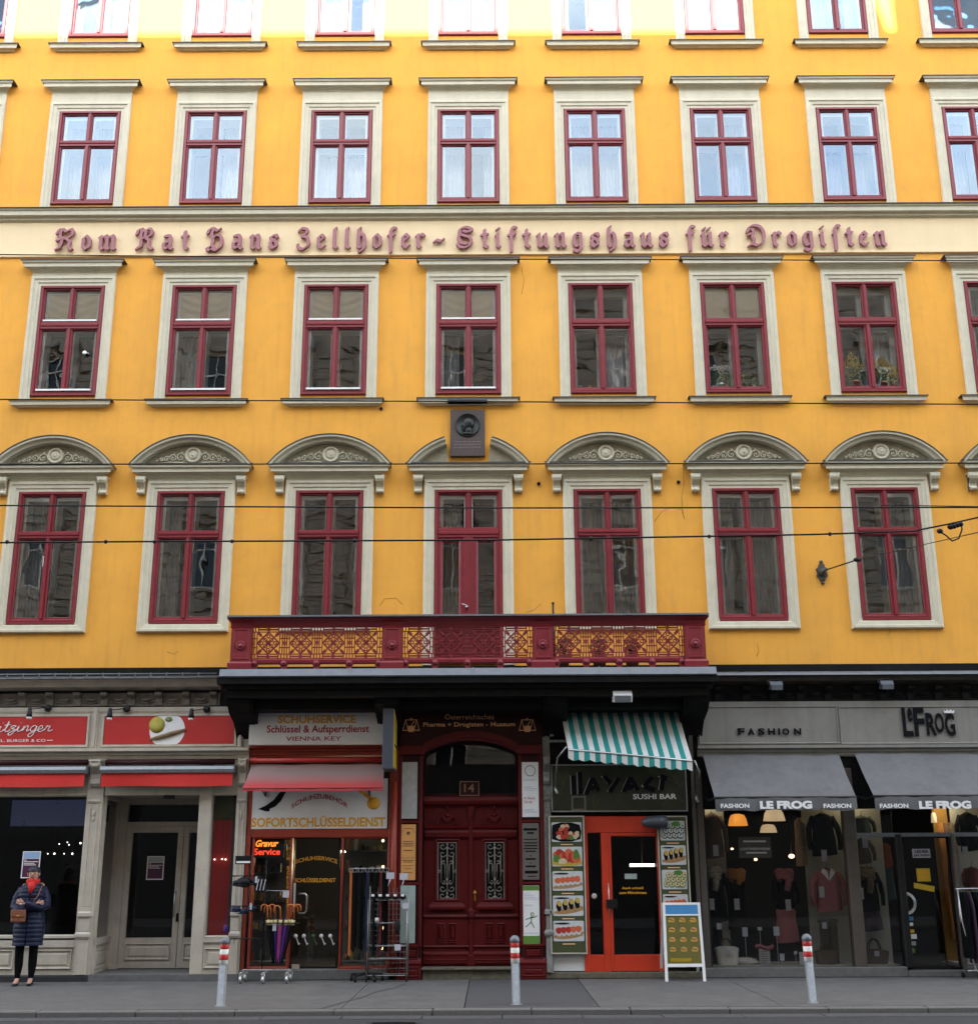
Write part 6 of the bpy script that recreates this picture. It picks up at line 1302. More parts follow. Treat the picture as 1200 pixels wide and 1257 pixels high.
# awnings
for (A_, B_, C__, D__), lab in ((((862, 926.5), (1029, 926.5), (877, 979), (1050, 978)), 'weathered grey fabric awning with white shop name on its valance, left of the fashion shop'), (((1048, 925), (1236, 925), (1072, 977), (1262, 976)), 'weathered grey fabric awning with white shop name, over the fashion shop door')):
    t = thing('awning', lab, 'awning', (0, 0, 0), 'grey awnings of the fashion shop'); YA = YS-1.0; a, b, c, d = at(*A_, YS-.06), at(*B_, YS-.06), at(*C__, YA), at(*D__, YA)
    def P_(u, v): return (lerp(lerp(a[0], b[0], u), lerp(c[0], d[0], u), v), lerp(YS-.06, YA, v), lerp(lerp(a[1], b[1], u), lerp(c[1], d[1], u), v)-.025*math.sin(v*3.14)*(1+.4*math.sin(u*5))+.007*math.sin(u*21+v*5)+.005*math.sin(v*11+u*6)+.004*math.sin(u*57+v*9)*v)
    q = MB(); q.grid(P_, 40, 14); obj('canopy', q, 'awning_grey', t)
    hv = c[1]-at(C__[0], C__[1]+15, YA)[1]
    def V_(u, v): p_ = P_(u, 1); return (p_[0]+.003*math.sin(u*50), YA-.02+.012*math.sin(u*17+1)*v+.006*math.sin(u*43)*v, p_[2]-.015-hv*v*(1+.02*math.sin(u*30)))
    q = MB(); q.grid(V_, 60, 5); obj('valance', q, 'awning_grey', t)
    q = MB(); q.tube([(c[0]-.01, YA, c[1]-.005), (d[0]+.01, YA, d[1]-.005)], .02, 8); obj('front_bar', q, 'iron_black', t)
    for e, f_ in ((a, c), (b, d)): q = MB(); q.tube([(e[0]*.8+f_[0]*.2, YS, f_[1]+.05), (lerp(e[0], f_[0], .6), YS-.5, f_[1]-.02), (f_[0], YA, f_[1]-.01)], .014, 6); obj('folding_arm', q, 'iron_black', t)
    ox = C__[0]-877; yv = YA-.04
    for s_, (x0_, x1_, y0, y1) in (('FASHION', (884, 919, 986.5, 992)), ('LE FROG', (932, 996, 983, 993)), ('FASHION', (1010, 1044, 986.5, 992))): txt(s_, (x0_+ox, y0, x1_+ox, y1), yv, 'white_print', t, Yp=YA-.03, depth=.002, bold=.06 if 'LE' in s_ else .03)
# floodlights
def flood(px, py, Y, s_, lab, hang, hm='navy_box'):
    x, z = at(px, py, Y); t = thing('floodlight', lab, 'floodlight', (x, Y, z)); q = MB(); q.prismx([(.10*s_, -.09*s_), (-.10*s_, -.12*s_), (-.12*s_, -.02*s_), (-.03*s_, .08*s_), (.08*s_, .08*s_)], -.14*s_, .14*s_); obj('housing', q, hm, t)
    q = MB(); q.tube([(-.15*s_, 0, -.03), (-.17*s_, .02, .10*s_), (0, .03, hang), (.17*s_, .02, .10*s_), (.15*s_, 0, -.03)], .012, 6); obj('yoke', q, 'iron_black', t); obj('lens', MB().prismx([(-.10*s_, -.122*s_), (-.122*s_, -.03*s_), (-.13*s_, -.03*s_), (-.108*s_, -.125*s_)], -.12*s_, .12*s_), 'zinc_light', t)
    return t
flood(951.5, 841, -.42, .75, 'small dark floodlight on the cornice above the word FASHION', .10); flood(1087, 840, -.42, .75, 'small dark floodlight on the cornice left of the Le Frog lettering', .10)
x, z = at(763, 853, -1.12); zs_ = ZS-.15-.46
t = flood(763, 853, -1.12, 1.1, 'large floodlight with cables hanging under the balcony above the striped awning', zs_+.1-z if zs_+.1 > z else .16, 'sign_white')
q = MB(); q.tube([(-.05, .05, .12), (-.12, .0, .15), (-.16, .05, .22), (-.1, .1, .2)], .01, 5); q.tube([(.05, .05, .1), (.1, 0, .16), (.16, .02, .24)], .01, 5); obj('cable', q, 'iron_black', t)

# ================================================================== inside the fashion shop windows
mat('cloth_black', (.006, .006, .007), .95, .3, 30, spec=.08); mat('cloth_brown', (.12, .075, .055), .95, .2, 30); mat('cloth_pink', (.34, .12, .13), .95, .25, 60, stretch=(3, 3, .3)); mat('cloth_olive', (.075, .065, .045), .95, .2, 30)
mat('cloth_green', (.06, .075, .055), .95, .2, 30); mat('cloth_mustard', (.36, .15, .03), .95, .3, 30); mat('cloth_tan', (.30, .20, .12), .95, .2, 30); mat('cloth_purple', (.035, .018, .035), .95, .2, 30); mat('cloth_red', (.10, .012, .012), .95, .2, 30)
mat('leopard', (.16, .12, .07), .95, .9, 38); mat('scarf_pale', (.28, .24, .19), .95, .8, 45); mat('pale_wall', (.34, .34, .30), .9, .08, 2); mat('bag_cream', (.55, .53, .47), .7, .15, 12); mat('bag_brown', (.07, .05, .03), .7, .25, 12); mat('tag_paper', (.45, .45, .50), .7, .04, 9); mat('gold_wall', (.42, .24, .07), .9, .15, 3); mat('cloth_white', (.7, .7, .72), .9, .05, 20); mat('dark_teal', (.02, .04, .05), .9, .2, 10); mat('cloth_orange', (.20, .04, .015), .9, .2, 10)
fit = thing('shop_fitting', 'pale display walls and window floor inside the fashion shop', 'display fitting')
for p0, p1, y_, m_ in ((862, 891, .62, 'pale_wall'), (988, 1042, .62, 'pale_wall'), (1048, 1085, .62, 'pale_wall'), (1172, 1215, .62, 'pale_wall'), (1150, 1168, .8, 'gold_wall')):
    a, b = at(p0, 1060, y_)[0], at(p1, 1060, y_)[0]; obj('display_wall', MB().box(a, b, y_, y_+.04, .16, ZL-.1), m_, fit)
obj('window_floor', MB().box(xx(866), xx(1098), .06, .9, .155, .175), 'pale_wall', fit); obj('window_floor', MB().box(xx(1175), XE, .06, .9, .155, .175), 'pale_wall', fit)
def garment(kind, m, r, Y, label, tag=None, collar=None, hanger=True, group=None, sl=True, folds=7, openf=False):
    a, b, c, d = rc(*r, Y); w_ = (b-a)/2; xc_ = (a+b)/2; H = d-c; seed = int(r[0]); t = thing(kind, label, 'clothing', (xc_, Y, c), group)
    bw = w_*(.68 if sl else .9)
    def f(u, v):
        an = u*2*math.pi; z = H*(1-v)
        if v < .12: k = lerp(.35, 1, math.sin(v/.12*math.pi/2))
        else: k = 1 - .10*math.sin(min(1, (v-.12)/.5)*math.pi) + .08*v
        rr = 1+.06*v*math.sin(an*folds+seed)
        return (bw*k*math.cos(an)*rr, .11*(k**.5)*math.sin(an)*rr*1.0, z + .02*math.sin(an+1)*v)
    q = MB(); q.grid(f, 32, 14)
    if openf: q.bar((0, .02), (0, H*.9), .012, -.125, -.11)
    o = obj('body', q, m, t)
    if sl:
        for s_ in (-1, 1):
            q = MB(); L_ = min(.62, H*.8); P = [(s_*bw*.80, 0, H*.93), (s_*w_*.88, -.02, H*.93-L_*.35), (s_*w_*.96, -.05, H*.93-L_*.72), (s_*w_*.90, -.07, H*.93-L_)]; q.tube(P, [w_*.20, w_*.19, w_*.17, w_*.15], 10); obj('sleeve', q, m, t)
    if hanger:
        q = MB(); q.tube([(-bw*.7, 0, H*.95), (0, 0, H*1.03), (bw*.7, 0, H*.95)], .008, 6); q.tube([(0, 0, H*1.03), (0, 0, H*1.03+.05), (.02, 0, H*1.03+.07), (.0, 0, H*1.03+.09)], .004, 5); obj('hanger', q, 'iron_black', t)
    if collar:
        q = MB()
        for s_ in (-1, 1): q.add([(0, -.13, H*.72), (s_*bw*.62, -.10, H*.93), (s_*bw*.35, -.03, H*1.03), (s_*bw*.12, -.11, H*.95)], [(0, 1, 2, 3)])
        obj('collar', q, collar, t)
    if tag:
        x, z = at(*tag, Y-.14); x -= xc_; z -= c; obj('price_tag', MB().bbox(x-.045, x+.045, -.145, -.142, z-.09, z+.09, .001), 'tag_paper', t)
    return t
def scarf(m, cx_, cy_, Y, rx, rz, label, tails=1):
    x, z = at(cx_, cy_, Y); t = thing('scarf', label, 'scarf', (x, Y, z)); q = MB()
    for k in range(3): q.tube([(rx*math.cos(a_)*(1-.1*k), -.02*k+.09*math.sin(a_), .03*math.sin(a_*2)-.05*k+.02) for a_ in [i*.52 for i in range(12)]], .04, 8, closed=True)
    obj('wrap', q, m, t); q = MB(); q.tube([(.02, -.1, -.02), (.03, -.12, -rz*.6), (.0, -.12, -rz)], [.05, .055, .05], 8); obj('tail', q, m, t); return t
def bag(px0, py0, px1, py1, Y, m, hm, label, hh, tag=False):
    a, b, c, d = rc(px0, py0, px1, py1, Y); w_ = (b-a); H = d-c-hh; t = thing('handbag', label, 'handbag', ((a+b)/2, Y, .176)); q = MB()
    def f(u, v): an = u*2*math.pi; k = .86+.2*v; k2 = math.copysign(abs(math.cos(an))**.6, math.cos(an)); k3 = math.copysign(abs(math.sin(an))**.6, math.sin(an)); return (w_/2*k*k2, .10*(1.1-.5*v)*k3, H*v-.02*v*math.cos(an*2))
    q.grid(f, 24, 6); obj('body', q, m, t)
    for y_ in (-.05, .05):
        q = MB(); q.tube([(w_*.22*math.cos(a_), y_, H*.92+hh*math.sin(a_)) for a_ in [i*math.pi/10 for i in range(11)]], .010, 6); obj('handle', q, hm, t)
    if tag: obj('price_tag', MB().bbox(-.04, .04, -.125, -.12, H*.6, H*.6+.08, .001), 'tag_paper', t)
    return t
garment('cardigan', 'cloth_brown', (857, 999, 891, 1053), .35, 'brown open knitted cardigan hanging at the far left of the fashion window', (878, 1044), openf=True)
garment('coat', 'cloth_black', (862, 1068, 895, 1131), .35, 'black coat below the brown cardigan, with a pale patterned scarf', (873, 1110))
scarf('scarf_pale', 874, 1070, .24, .12, .30, 'pale patterned scarf around the collar of the left black coat')
def trousers(m, r, Y, label, tag=None):
    a, b, c, d = rc(*r, Y); w_ = b-a; H = d-c; t = thing('trousers', label, 'clothing', ((a+b)/2, Y, c)); 
    q = MB(); q.tube([(-w_*.22, 0, 0), (-w_*.22, 0, H*.5), (-w_*.18, 0, H*.8), (-w_*.14, 0, H)], [w_*.2, w_*.22, w_*.27, w_*.28], 10); obj('leg', q, m, t)
    q = MB(); q.tube([(w_*.22, 0, 0), (w_*.22, 0, H*.5), (w_*.18, 0, H*.8), (w_*.14, 0, H)], [w_*.2, w_*.22, w_*.27, w_*.28], 10); obj('leg', q, m, t)
    obj('waistband', MB().bbox(-w_*.45, w_*.45, -w_*.28, w_*.28, H-.05, H, .01), m, t)
    if tag: x, z = at(*tag, Y-.1); x -= (a+b)/2; z -= c; obj('price_tag', MB().bbox(x-.04, x+.04, -.125, -.12, z-.05, z+.05, .001), 'tag_paper', t)
trousers('cloth_black', (868, 1130, 888, 1188), .38, 'black trousers under the scarfed black coat', (882, 1137))
garment('dress', 'cloth_black', (892, 1074, 917, 1140), .6, 'plain black dress with an orange patterned scarf, second figure in the left fashion window', (904, 1110), sl=False)
scarf('cloth_mustard', 903, 1072, .5, .13, .18, 'orange patterned scarf on the black dress')
garment('jacket', 'cloth_black', (948, 1072, 978, 1115), .6, 'black jacket with a dusty pink scarf near the middle of the fashion window', (967, 1111))
scarf('cloth_pink', 962, 1072, .5, .13, .28, 'dusty pink scarf on the middle black jacket')
q_ = garment('pleated_skirt', 'cloth_pink', (951, 1113, 979, 1156), .6, 'long dusty pink pleated skirt below the middle black jacket', None, hanger=False, sl=False, folds=16)
garment('coat', 'cloth_tan', (975, 1004, 989, 1062), .5, 'narrow tan coat hanging sideways beside the black jacket', None, sl=False)
garment('jacket', 'cloth_black', (990, 999, 1030, 1050), .35, 'black jacket hanging top right in the left fashion window', (1011, 1050), group=None)
garment('blouse', 'cloth_pink', (995, 1067, 1037, 1118), .35, 'dusty pink blouse with a wide white collar', (1008, 1095), collar='cloth_white')
trousers('cloth_olive', (1005, 1129, 1030, 1186), .4, 'olive brown trousers hanging below the pink blouse', (1011, 1136))
bag(878, 1157, 906, 1191, .22, 'bag_cream', 'bag_brown', 'cream shopping bag with dark handles standing in the fashion window', .16, True)
bag(1000, 1163, 1027, 1190, .22, 'bag_brown', 'bag_brown', 'dark brown handbag with round handles below the olive trousers', .14)
bag(1056, 1157, 1090, 1189, .25, 'bag_brown', 'iron_black', 'brown handbag with one tall loop handle and a white tag in the right hand window', .20, True)
garment('jacket', 'cloth_green', (1042, 1002, 1072, 1024), .35, 'grey green top hanging highest in the window right of the thick post', None)
garment('jumper', 'cloth_olive', (1043, 1030, 1072, 1060), .35, 'dark loose jumper hanging below the grey green top', (1061, 1034))
garment('coat', 'cloth_black', (1049, 1068, 1082, 1118), .35, 'black coat with leopard print scarf and a purple dress', (1056, 1097))
scarf('leopard', 1062, 1070, .24, .13, .34, 'leopard print scarf over the black coat'); garment('dress', 'cloth_purple', (1052, 1110, 1082, 1142), .38, 'dark purple dress under the leopard scarfed coat', None, hanger=False, sl=False)
garment('tunic', 'cloth_orange', (1076, 1035, 1094, 1064), 1.3, 'rust coloured tunic deep inside beside the door', None, sl=False); garment('tunic', 'dark_teal', (1076, 1063, 1098, 1104), 1.3, 'dark blue tunic below the rust coloured one', None, sl=False)
garment('jacket', 'cloth_black', (1172, 998, 1204, 1044), .35, 'black jacket at the right edge of the fashion shop', (1184, 1046)); garment('jumper', 'cloth_red', (1180, 1065, 1206, 1092), .35, 'dark red jumper behind the clothes rail at the right edge', None)
for i, (px, m_) in enumerate(((1153, 'cloth_mustard'), (1159, 'cloth_brown'), (1165, 'leopard'))):
    x, z = at(px, 1010, .6); q = MB(); q.tube([(x, .6, z), (x+.01, .58, z-.5), (x-.01, .6, z-1.0-.15*i), (x+.02, .6, z-1.9)], [.05, .06, .05, .045], 8); tobj('hanging_scarf', q, m_, ('mustard', 'brown', 'leopard print')[i]+' scarf hanging from the warm lit wall beside the fashion shop door', 'scarf')
# pendant lamps
def shade(px, py, Y, hw, m, label, h=1.0):
    x, z = at(px, py, Y); s_ = at(px+hw, py, Y)[0]-x; t = thing('pendant_lamp', label, 'lamp', (x, Y, z)); q = MB(); q.lathe([(s_*.25, s_*.72*h), (s_*.66, s_*.62*h), (s_*.86, s_*.25*h), (s_, -s_*.45*h), (s_*.97, -s_*.46*h), (s_*.82, s_*.22*h), (s_*.6, s_*.55*h), (s_*.2, s_*.68*h)], n=20); obj('lamp_shade', q, m, t)
    obj('bulb', MB().ball((0, 0, 0), .035), 'lamp_glow' if m == 'lamp_shade_amber' else 'lamp_white', t); obj('cord', MB().tube([(0, 0, s_*.5), (0, 0, ZL-z)], .006, 5), 'iron_black', t); return t
shade(905, 1008, .9, 12, 'lamp_shade_amber', 'glowing amber pendant lamp at the left of the fashion window'); shade(949.5, 1002, .8, 13.5, 'lamp_shade_pale', 'large pale pendant lamp high in the middle of the fashion window', .9); shade(942.5, 1018, 1.4, 10.5, 'lamp_shade_pale', 'smaller pale pendant lamp just below the large one', .8)
shade(1145.5, 1005, .6, 3.5, 'lamp_shade_pale', 'slim white pendant lamp over the fashion shop door', 3.0)
for px, py, s_, lb in ((898, 1042, .9, 'small warm lamp below the amber pendant'), (927, 1055, 1.1, 'small warm lamp low in the middle of the window'), (971, 1051, 1.9, 'bright warm lamp right of the leather wear notice'), (1086, 1081, 1.0, 'faint warm lamp seen left of the fashion shop door')):
    x, z = at(px, py, 2.4); o = thing('shop_lamp', lb, 'lamp', (x, 2.4, z), None, data=bl); o.scale = (s_*1.3, s_*1.3, s_*.9); obj('stem', MB().tube([(0, 0, .02), (0, 0, (ZL-z)/s_/.9)], .006, 4), 'iron_black', o)
wl = bpy.data.lights.new('window_spot', 'POINT'); wl.energy = 1.1; wl.color = (1, .82, .5); wl.shadow_soft_size = .05
for px, py in ((868, 972), (1046, 970), (1160, 985)):
    x, z = at(px, py, .40); o = thing('spot_lamp', 'small ceiling spot lamp behind the fashion awnings, above pixel thin gap', 'lamp', (x, .40, z)); o['label'] = {868: 'ceiling spot lamp in the left corner of the fashion window', 1046: 'ceiling spot lamp behind the gap between the two grey awnings', 1160: 'ceiling spot lamp over the gold wall by the fashion shop door'}[px]
    obj('housing', MB().lathe([(.03, 0), (.035, .02), (.03, .09), (0, .09)], (0, 0, .02), 12), 'zinc_light', o); obj('bulb', MB().ball((0, 0, .015), .02), 'lamp_white', o); obj('stem', MB().tube([(0, 0, .1), (0, 0, max(.15, ZL-z))], .008, 5), 'zinc_light', o)
    lo = bpy.data.objects.new('spot_light', wl); SC.collection.objects.link(lo); lo.parent = o; lo.location = (0, -.02, -.04)
# notices on the glass
def notice(r, Y, m, label, lines=(), bg_=None):
    t = thing('notice', label, 'notice'); r_ = R4(*r, Y=Y); obj('sheet', MB().box(*r_[:2], Y-.004, Y, *r_[2:]), m, t)
    for s_, rr, mm, b_ in lines: txt(s_, rr, Y-.004, mm, t, depth=.002, bold=b_)
    return t, r_
Yg = -.052
mat('notice_dark', (.045, .038, .034), .6, .1, 6)
t, r_ = notice((906, 1027.5, 946, 1053), Yg, 'notice_dark', 'dark notice reading Leatherwear on the left fashion window', (('LEATHERWEAR', (908.5, 1040.5, 945, 1043.5), 'plate_silver', .02),))
for y0, u0, u1 in ((1034.5, .15, .85), (1048.5, .22, .85)): c = zz(y0, Yg); obj('text_line', MB().box(lerp(*r_[:2], u0), lerp(*r_[:2], u1), Yg-.006, Yg-.004, c-.015, c+.012), 'plate_silver', t)
Yd2 = -.012
notice((1119, 1042, 1141, 1053), Yd2, 'tag_paper', 'white notice reading Leder Jacken on the fashion shop door', (('LEDER', (1122, 1043.5, 1139, 1047), 'black_print', .03), ('JACKEN', (1121, 1048.5, 1140, 1052), 'black_print', .03)))
t, r_ = notice((1124.5, 1066, 1141, 1082), Yd2, 'yellow_sign', 'square yellow sale notice on the fashion shop door'); 
for f_ in (.3, .68): obj('text_line', MB().box(lerp(*r_[:2], .15), lerp(*r_[:2], .85), Yd2-.006, Yd2-.004, lerp(r_[2], r_[3], 1-f_-.12), lerp(r_[2], r_[3], 1-f_+.1)), 'letter_gold', t)
q = MB(); P = [at(1121, 1083.5, Yd2), at(1146.5, 1088, Yd2), at(1146, 1095, Yd2), at(1121, 1090, Yd2)]; q.prism(P[::-1], Yd2-.004, Yd2); tobj('sticker', q, 'yellow_sign', 'slanted yellow strip sticker under the square sale notice', 'sticker')
k = 0
for (px, py, w_, h_, m_, lb) in ((1108.5, 1127, 6.5, 4, 'blue_header', 'topmost left'), (1117, 1127.5, 6.5, 5, 'blue_header', 'topmost right'), (1109.5, 1134, 6.5, 5, 'letter_red', 'red second left'), (1117, 1134.5, 6, 4, 'sign_white', 'white second right'), (1110.5, 1145, 6, 7, 'blue_header', 'large blue middle left'), (1119, 1143, 5, 4, 'yellow_sign', 'small yellow middle right'), (1121, 1149.5, 7, 6, 'sign_white', 'white lower right'), (1112, 1156, 5, 5, 'letter_gold', 'gold lower left'), (1120, 1158, 7, 5, 'plate_silver', 'silver lower right'), (1118, 1167, 9, 6, 'plate_green', 'green and white lowest')):
    r_ = R4(px-w_/2, py-h_/2, px+w_/2, py+h_/2, Y=Yd2); q = MB(); q.box(*r_[:2], Yd2-.003, Yd2, *r_[2:]); tobj('payment_sticker', q, m_, lb+' payment sticker under the curved door handle', 'sticker', 'payment stickers on the fashion shop door')
for i, (px, py, w_, h_, lb) in enumerate(((914, 1144, 7, 11, 'white price card standing left of the centre on the window floor'), (952.5, 1143, 7.5, 11, 'white price card hanging right of the centre in the window'), (932, 1140, 5.5, 4, 'small white card between the two hanging price cards'), (959.5, 1175, 6, 8.5, 'white price card in front of the dark pile on the window floor'), (976, 1169.5, 4, 4, 'tiny white card beside the bollard'), (984, 1180, 6.5, 22, 'tall narrow white card behind the bollard'))):
    x, z = at(px, py, .18); w2, h2 = w_*.0125, h_*.0130/2; q = MB(); q.bbox(x-w2/2, x+w2/2, .18, .184, z-h2, z+h2, .001); q.box(x-.003, x+.003, .184, .19, .17, z); tobj('price_card', q, 'tag_paper', lb, 'price card')
x, z = at(938, 1175, .2); q = MB(); q.bbox(x-.09, x+.09, .2, .21, .176, z+.13, .002); t = tobj('display_easel', q, 'plate_silver', 'pale text card on the window floor with a pink cloth draped over its top', 'notice')
for i in range(7): c = z+.08-i*.035; obj('text_line', MB().box(x-.06, x+.05, .197, .2, c, c+.01), 'plate_grey', t)
q = MB(); q.grid(lambda u, v: (x-.15+.3*u, .19+.04*math.sin(v*3.14)*-1+.01*math.sin(u*20), z+.19-.07*v+.02*math.sin(u*7)), 16, 5); tobj('folded_cloth', q, 'cloth_pink', 'pink cloth draped over the pale text card on the window floor', 'cloth')
q = MB(); q.ball((xx(912, 1180, .3), .35, .22), .16, sc=(1.6, .8, .4)); q.ball((xx(920, 1180, .3), .3, .2), .1, sc=(1.6, .8, .4)); tobj('folded_clothes', q, 'bag_cream', 'small heap of folded pale clothes on the window floor by the cream bag', 'clothes')

# ================================================================== ON THE PAVEMENT
# bollards
q = MB(); q.lathe([(.075, 0), (.078, .0), (.078, .01), (.056, .012), (.056, .60)], n=20); bmain = q.mesh('bollard', 'galvanised')
parts_ = [('white_band', [(.0565, .60), (.058, .601), (.058, .895), (.0565, .896)], 'white_paint'), ('red_band', [(.0585, .665), (.0590, .666), (.0590, .745), (.0585, .746)], 'red_enamel'), ('red_band', [(.0585, .82), (.0590, .821), (.0590, .89), (.0585, .891)], 'red_enamel'), ('cap', [(.056, .89), (.062, .895), (.064, .93), (.062, .955), (.042, .985), (.018, .998), (.0, 1.0)], 'zinc_light')]
pmsh = [(n_, MB().lathe(p_, n=20).mesh(n_, m_)) for n_, p_, m_ in parts_]
for px, py, an, lb in ((273, 1234, .02, 'steel bollard with red and white bands standing left of the umbrella rack'), (633, 1234, -.015, 'steel bollard with red and white bands before the museum door'), (994, 1231.5, -.025, 'steel bollard with red and white bands before the fashion window')):
    o = thing('bollard', lb, 'bollard', (at(px, 1100, -4.0)[0] if False else CAM.x + (at(px, 1190, -4.0)[0]-CAM.x), -4.0, -.003), 'steel bollards along the kerb', data=bmain); o.rotation_euler = (0, an, 0)
    for n_, me in pmsh: link(n_, me, o)
    o.scale = (1, 1, .86)

# ---- person with folded arms
def skin_mesh(name, verts, edges, radii, m, parent, sub=2, root=0):
    me = bpy.data.meshes.new(name); me.from_pydata(verts, edges, []); ob = bpy.data.objects.new(name, me); SC.collection.objects.link(ob)
    md = ob.modifiers.new('s', 'SKIN'); md.use_smooth_shade = True; md.branch_smoothing = .6
    for i, r_ in enumerate(radii):
        sv = me.skin_vertices[0].data[i]; sv.radius = r_ if isinstance(r_, tuple) else (r_, r_); sv.use_root = (i == root)
    s2 = ob.modifiers.new('u', 'SUBSURF'); s2.levels = sub; s2.render_levels = sub
    bpy.context.view_layer.update(); ev = bpy.data.meshes.new_from_object(ob.evaluated_get(bpy.context.evaluated_depsgraph_get()))
    bpy.data.objects.remove(ob); ev.materials.clear(); ev.materials.append(M[m]); ev.polygons.foreach_set('use_smooth', [True]*len(ev.polygons))
    return link(name, ev, parent)
mat('skin', (.50, .27, .20), .55, .06, 12); mat('leaf_green', (.12, .26, .05), .6, .4, 30); mat('petal_yellow', (.95, .72, .03), .6, .2, 30); mat('petal_white', (.92, .92, .9), .6, .1, 30)
mat('coat_navy', (.006, .010, .036), .5, .25, 20, .15, 30, spec=.3); mat('tights_black', (.005, .005, .006), .9, .2, 30, spec=.08); mat('scarf_red', (.55, .022, .015), .85, .2, 30); mat('fur', (.28, .21, .14), .95, .4, 60); mat('hair_dark', (.012, .014, .028), .6, .3, 60); mat('shoe_black', (.008, .008, .008), .25, .1, 10); mat('lips', (.35, .08, .08), .5); mat('eye_dark', (.02, .015, .012), .3)
PX_, PY_ = at(29, 1206, -.88)[0], -.86
pr = thing('person', 'person in navy quilted coat and red scarf standing with folded arms', 'person', (PX_, PY_, 0), rz=R(8))
H_ = 1.66
V = [(0, 0, .92), (0, 0, 1.08), (0, .01, 1.24), (0, .01, 1.36), (0, -.01, 1.43), (0, -.02, 1.49), (0, -.02, 1.56), (0, -.025, 1.61),
     (.085, 0, .86), (.095, -.01, .50), (.092, .015, .28), (.088, .01, .10), (.088, -.03, .055), (.09, -.12, .03),
     (-.085, 0, .86), (-.10, -.01, .50), (-.10, .015, .28), (-.10, .01, .10), (-.10, -.03, .055), (-.115, -.12, .03),
     (.15, .01, 1.33), (.205, .0, 1.12), (-.15, .01, 1.33), (-.205, .0, 1.12), (.06, -.16, 1.10), (-.06, -.17, 1.13)]
E_ = [(0, 1), (1, 2), (2, 3), (3, 4), (4, 5), (5, 6), (6, 7), (0, 8), (8, 9), (9, 10), (10, 11), (11, 12), (12, 13), (0, 14), (14, 15), (15, 16), (16, 17), (17, 18), (18, 19), (3, 20), (20, 21), (21, 24), (3, 22), (22, 23), (23, 25)]
Rd = [(.13, .10), (.11, .09), (.13, .10), (.10, .08), (.045, .045), (.066, .080), (.084, .098), (.056, .066), (.085, .085), (.052, .055), (.050, .052), (.030, .033), (.032, .034), (.024, .03), (.085, .085), (.052, .055), (.050, .052), (.030, .033), (.032, .034), (.024, .03), (.05, .05), (.042, .042), (.05, .05), (.042, .042), (.03, .03), (.03, .03)]
skin_mesh('body', V, E_, Rd, 'skin', pr)
# face
q = MB(); q.ball((-.0, -.116, 1.545), .014, sc=(.8, 1.3, 1.6), n=8); obj('nose', q, 'skin', pr)
for s_ in (-1, 1): obj('eye', MB().ball((s_*.032, -.108, 1.562), .010, sc=(1.3, .6, .7), n=8), 'eye_dark', pr); obj('ear', MB().ball((s_*.084, -.02, 1.55), .022, sc=(.4, .8, 1.2), n=8), 'skin', pr)
obj('mouth', MB().ball((0, -.104, 1.512), .016, sc=(1.4, .5, .4), n=8), 'lips', pr)
q = MB(); q.grid(lambda u, v: ((.088+.006*math.sin(u*60))*math.cos((u-.0)*2*math.pi)*math.sin(v*(1.45+.75*(math.sin(u*2*math.pi) > 0))), .002+(.112)*math.sin(u*2*math.pi)*math.sin(v*1.6), 1.575+.098*math.cos(v*(1.38+.7*(math.sin(u*2*math.pi) > 0)))), 28, 8); q.ball((0, .05, 1.50), .075, sc=(1.05, .7, 1.2)); obj('hair', q, 'hair_dark', pr)
# tights over the legs
for s_, a_ in ((1, 8), (-1, 14)):
    P = [V[a_], V[a_+1], V[a_+2], V[a_+3]]; q = MB(); PP = []; rr = []
    for i in range(3):
        for j in range(6): t_ = j/6; PP.append([lerp(P[i][k], P[i+1][k], t_) for k in range(3)]); rr.append(lerp((.098, .064, .061, .037)[i], (.098, .064, .061, .037)[i+1], t_))
    PP.append(list(P[3])); rr.append(.037); q.tube(PP, rr, 12); obj('trouser_leg', q, 'tights_black', pr)
    sx_ = V[a_+3][0]; q = MB(); q.grid(lambda u, v, sx_=sx_, s_=s_: (sx_+.036*math.cos(u*6.283)*(1-.25*v*0)+s_*.008, -.055+.105*math.sin(u*6.283), .004+.045*v*(1-.35*(math.sin(u*6.283) < 0)*1)), 18, 3); q.bbox(sx_-.03+s_*.008, sx_+.03+s_*.008, .0, .045, 0, .04, .006); q.bbox(sx_-.03+s_*.008, sx_+.03+s_*.008, -.15, .04, 0, .012, .004); obj('shoe', q, 'shoe_black', pr)
# coat: quilted loft
CR = [(.55, .205, .150), (.66, .207, .150), (.80, .215, .155), (.95, .195, .150), (1.06, .168, .135), (1.16, .175, .140), (1.26, .200, .140), (1.34, .195, .125), (1.40, .125, .10), (1.44, .075, .075)]
def coat(u, v):
    z = lerp(.55, 1.44, v); i = 0
    while i < len(CR)-2 and CR[i+1][0] < z: i += 1
    t_ = (z-CR[i][0])/(CR[i+1][0]-CR[i][0]); t_ = t_*t_*(3-2*t_); rx, ry = lerp(CR[i][1], CR[i+1][1], t_), lerp(CR[i][2], CR[i+1][2], t_)
    qb = abs(math.sin((z-.66)/.062*math.pi))**.55*.012 if z < 1.40 else 0; an = u*2*math.pi; k = 1+.012*math.sin(an*9+z*7)
    return ((rx+qb)*math.cos(an)*k, .005+(ry+qb)*math.sin(an)*k, z)
q = MB(); q.grid(coat, 48, 96); obj('coat', q, 'coat_navy', pr)
q = MB(); q.tube([(0, -.158, .56), (0, -.152, .95), (0, -.145, 1.1), (0, -.15, 1.25), (0, -.12, 1.38)], .008, 6); obj('zip', q, 'tights_black', pr)
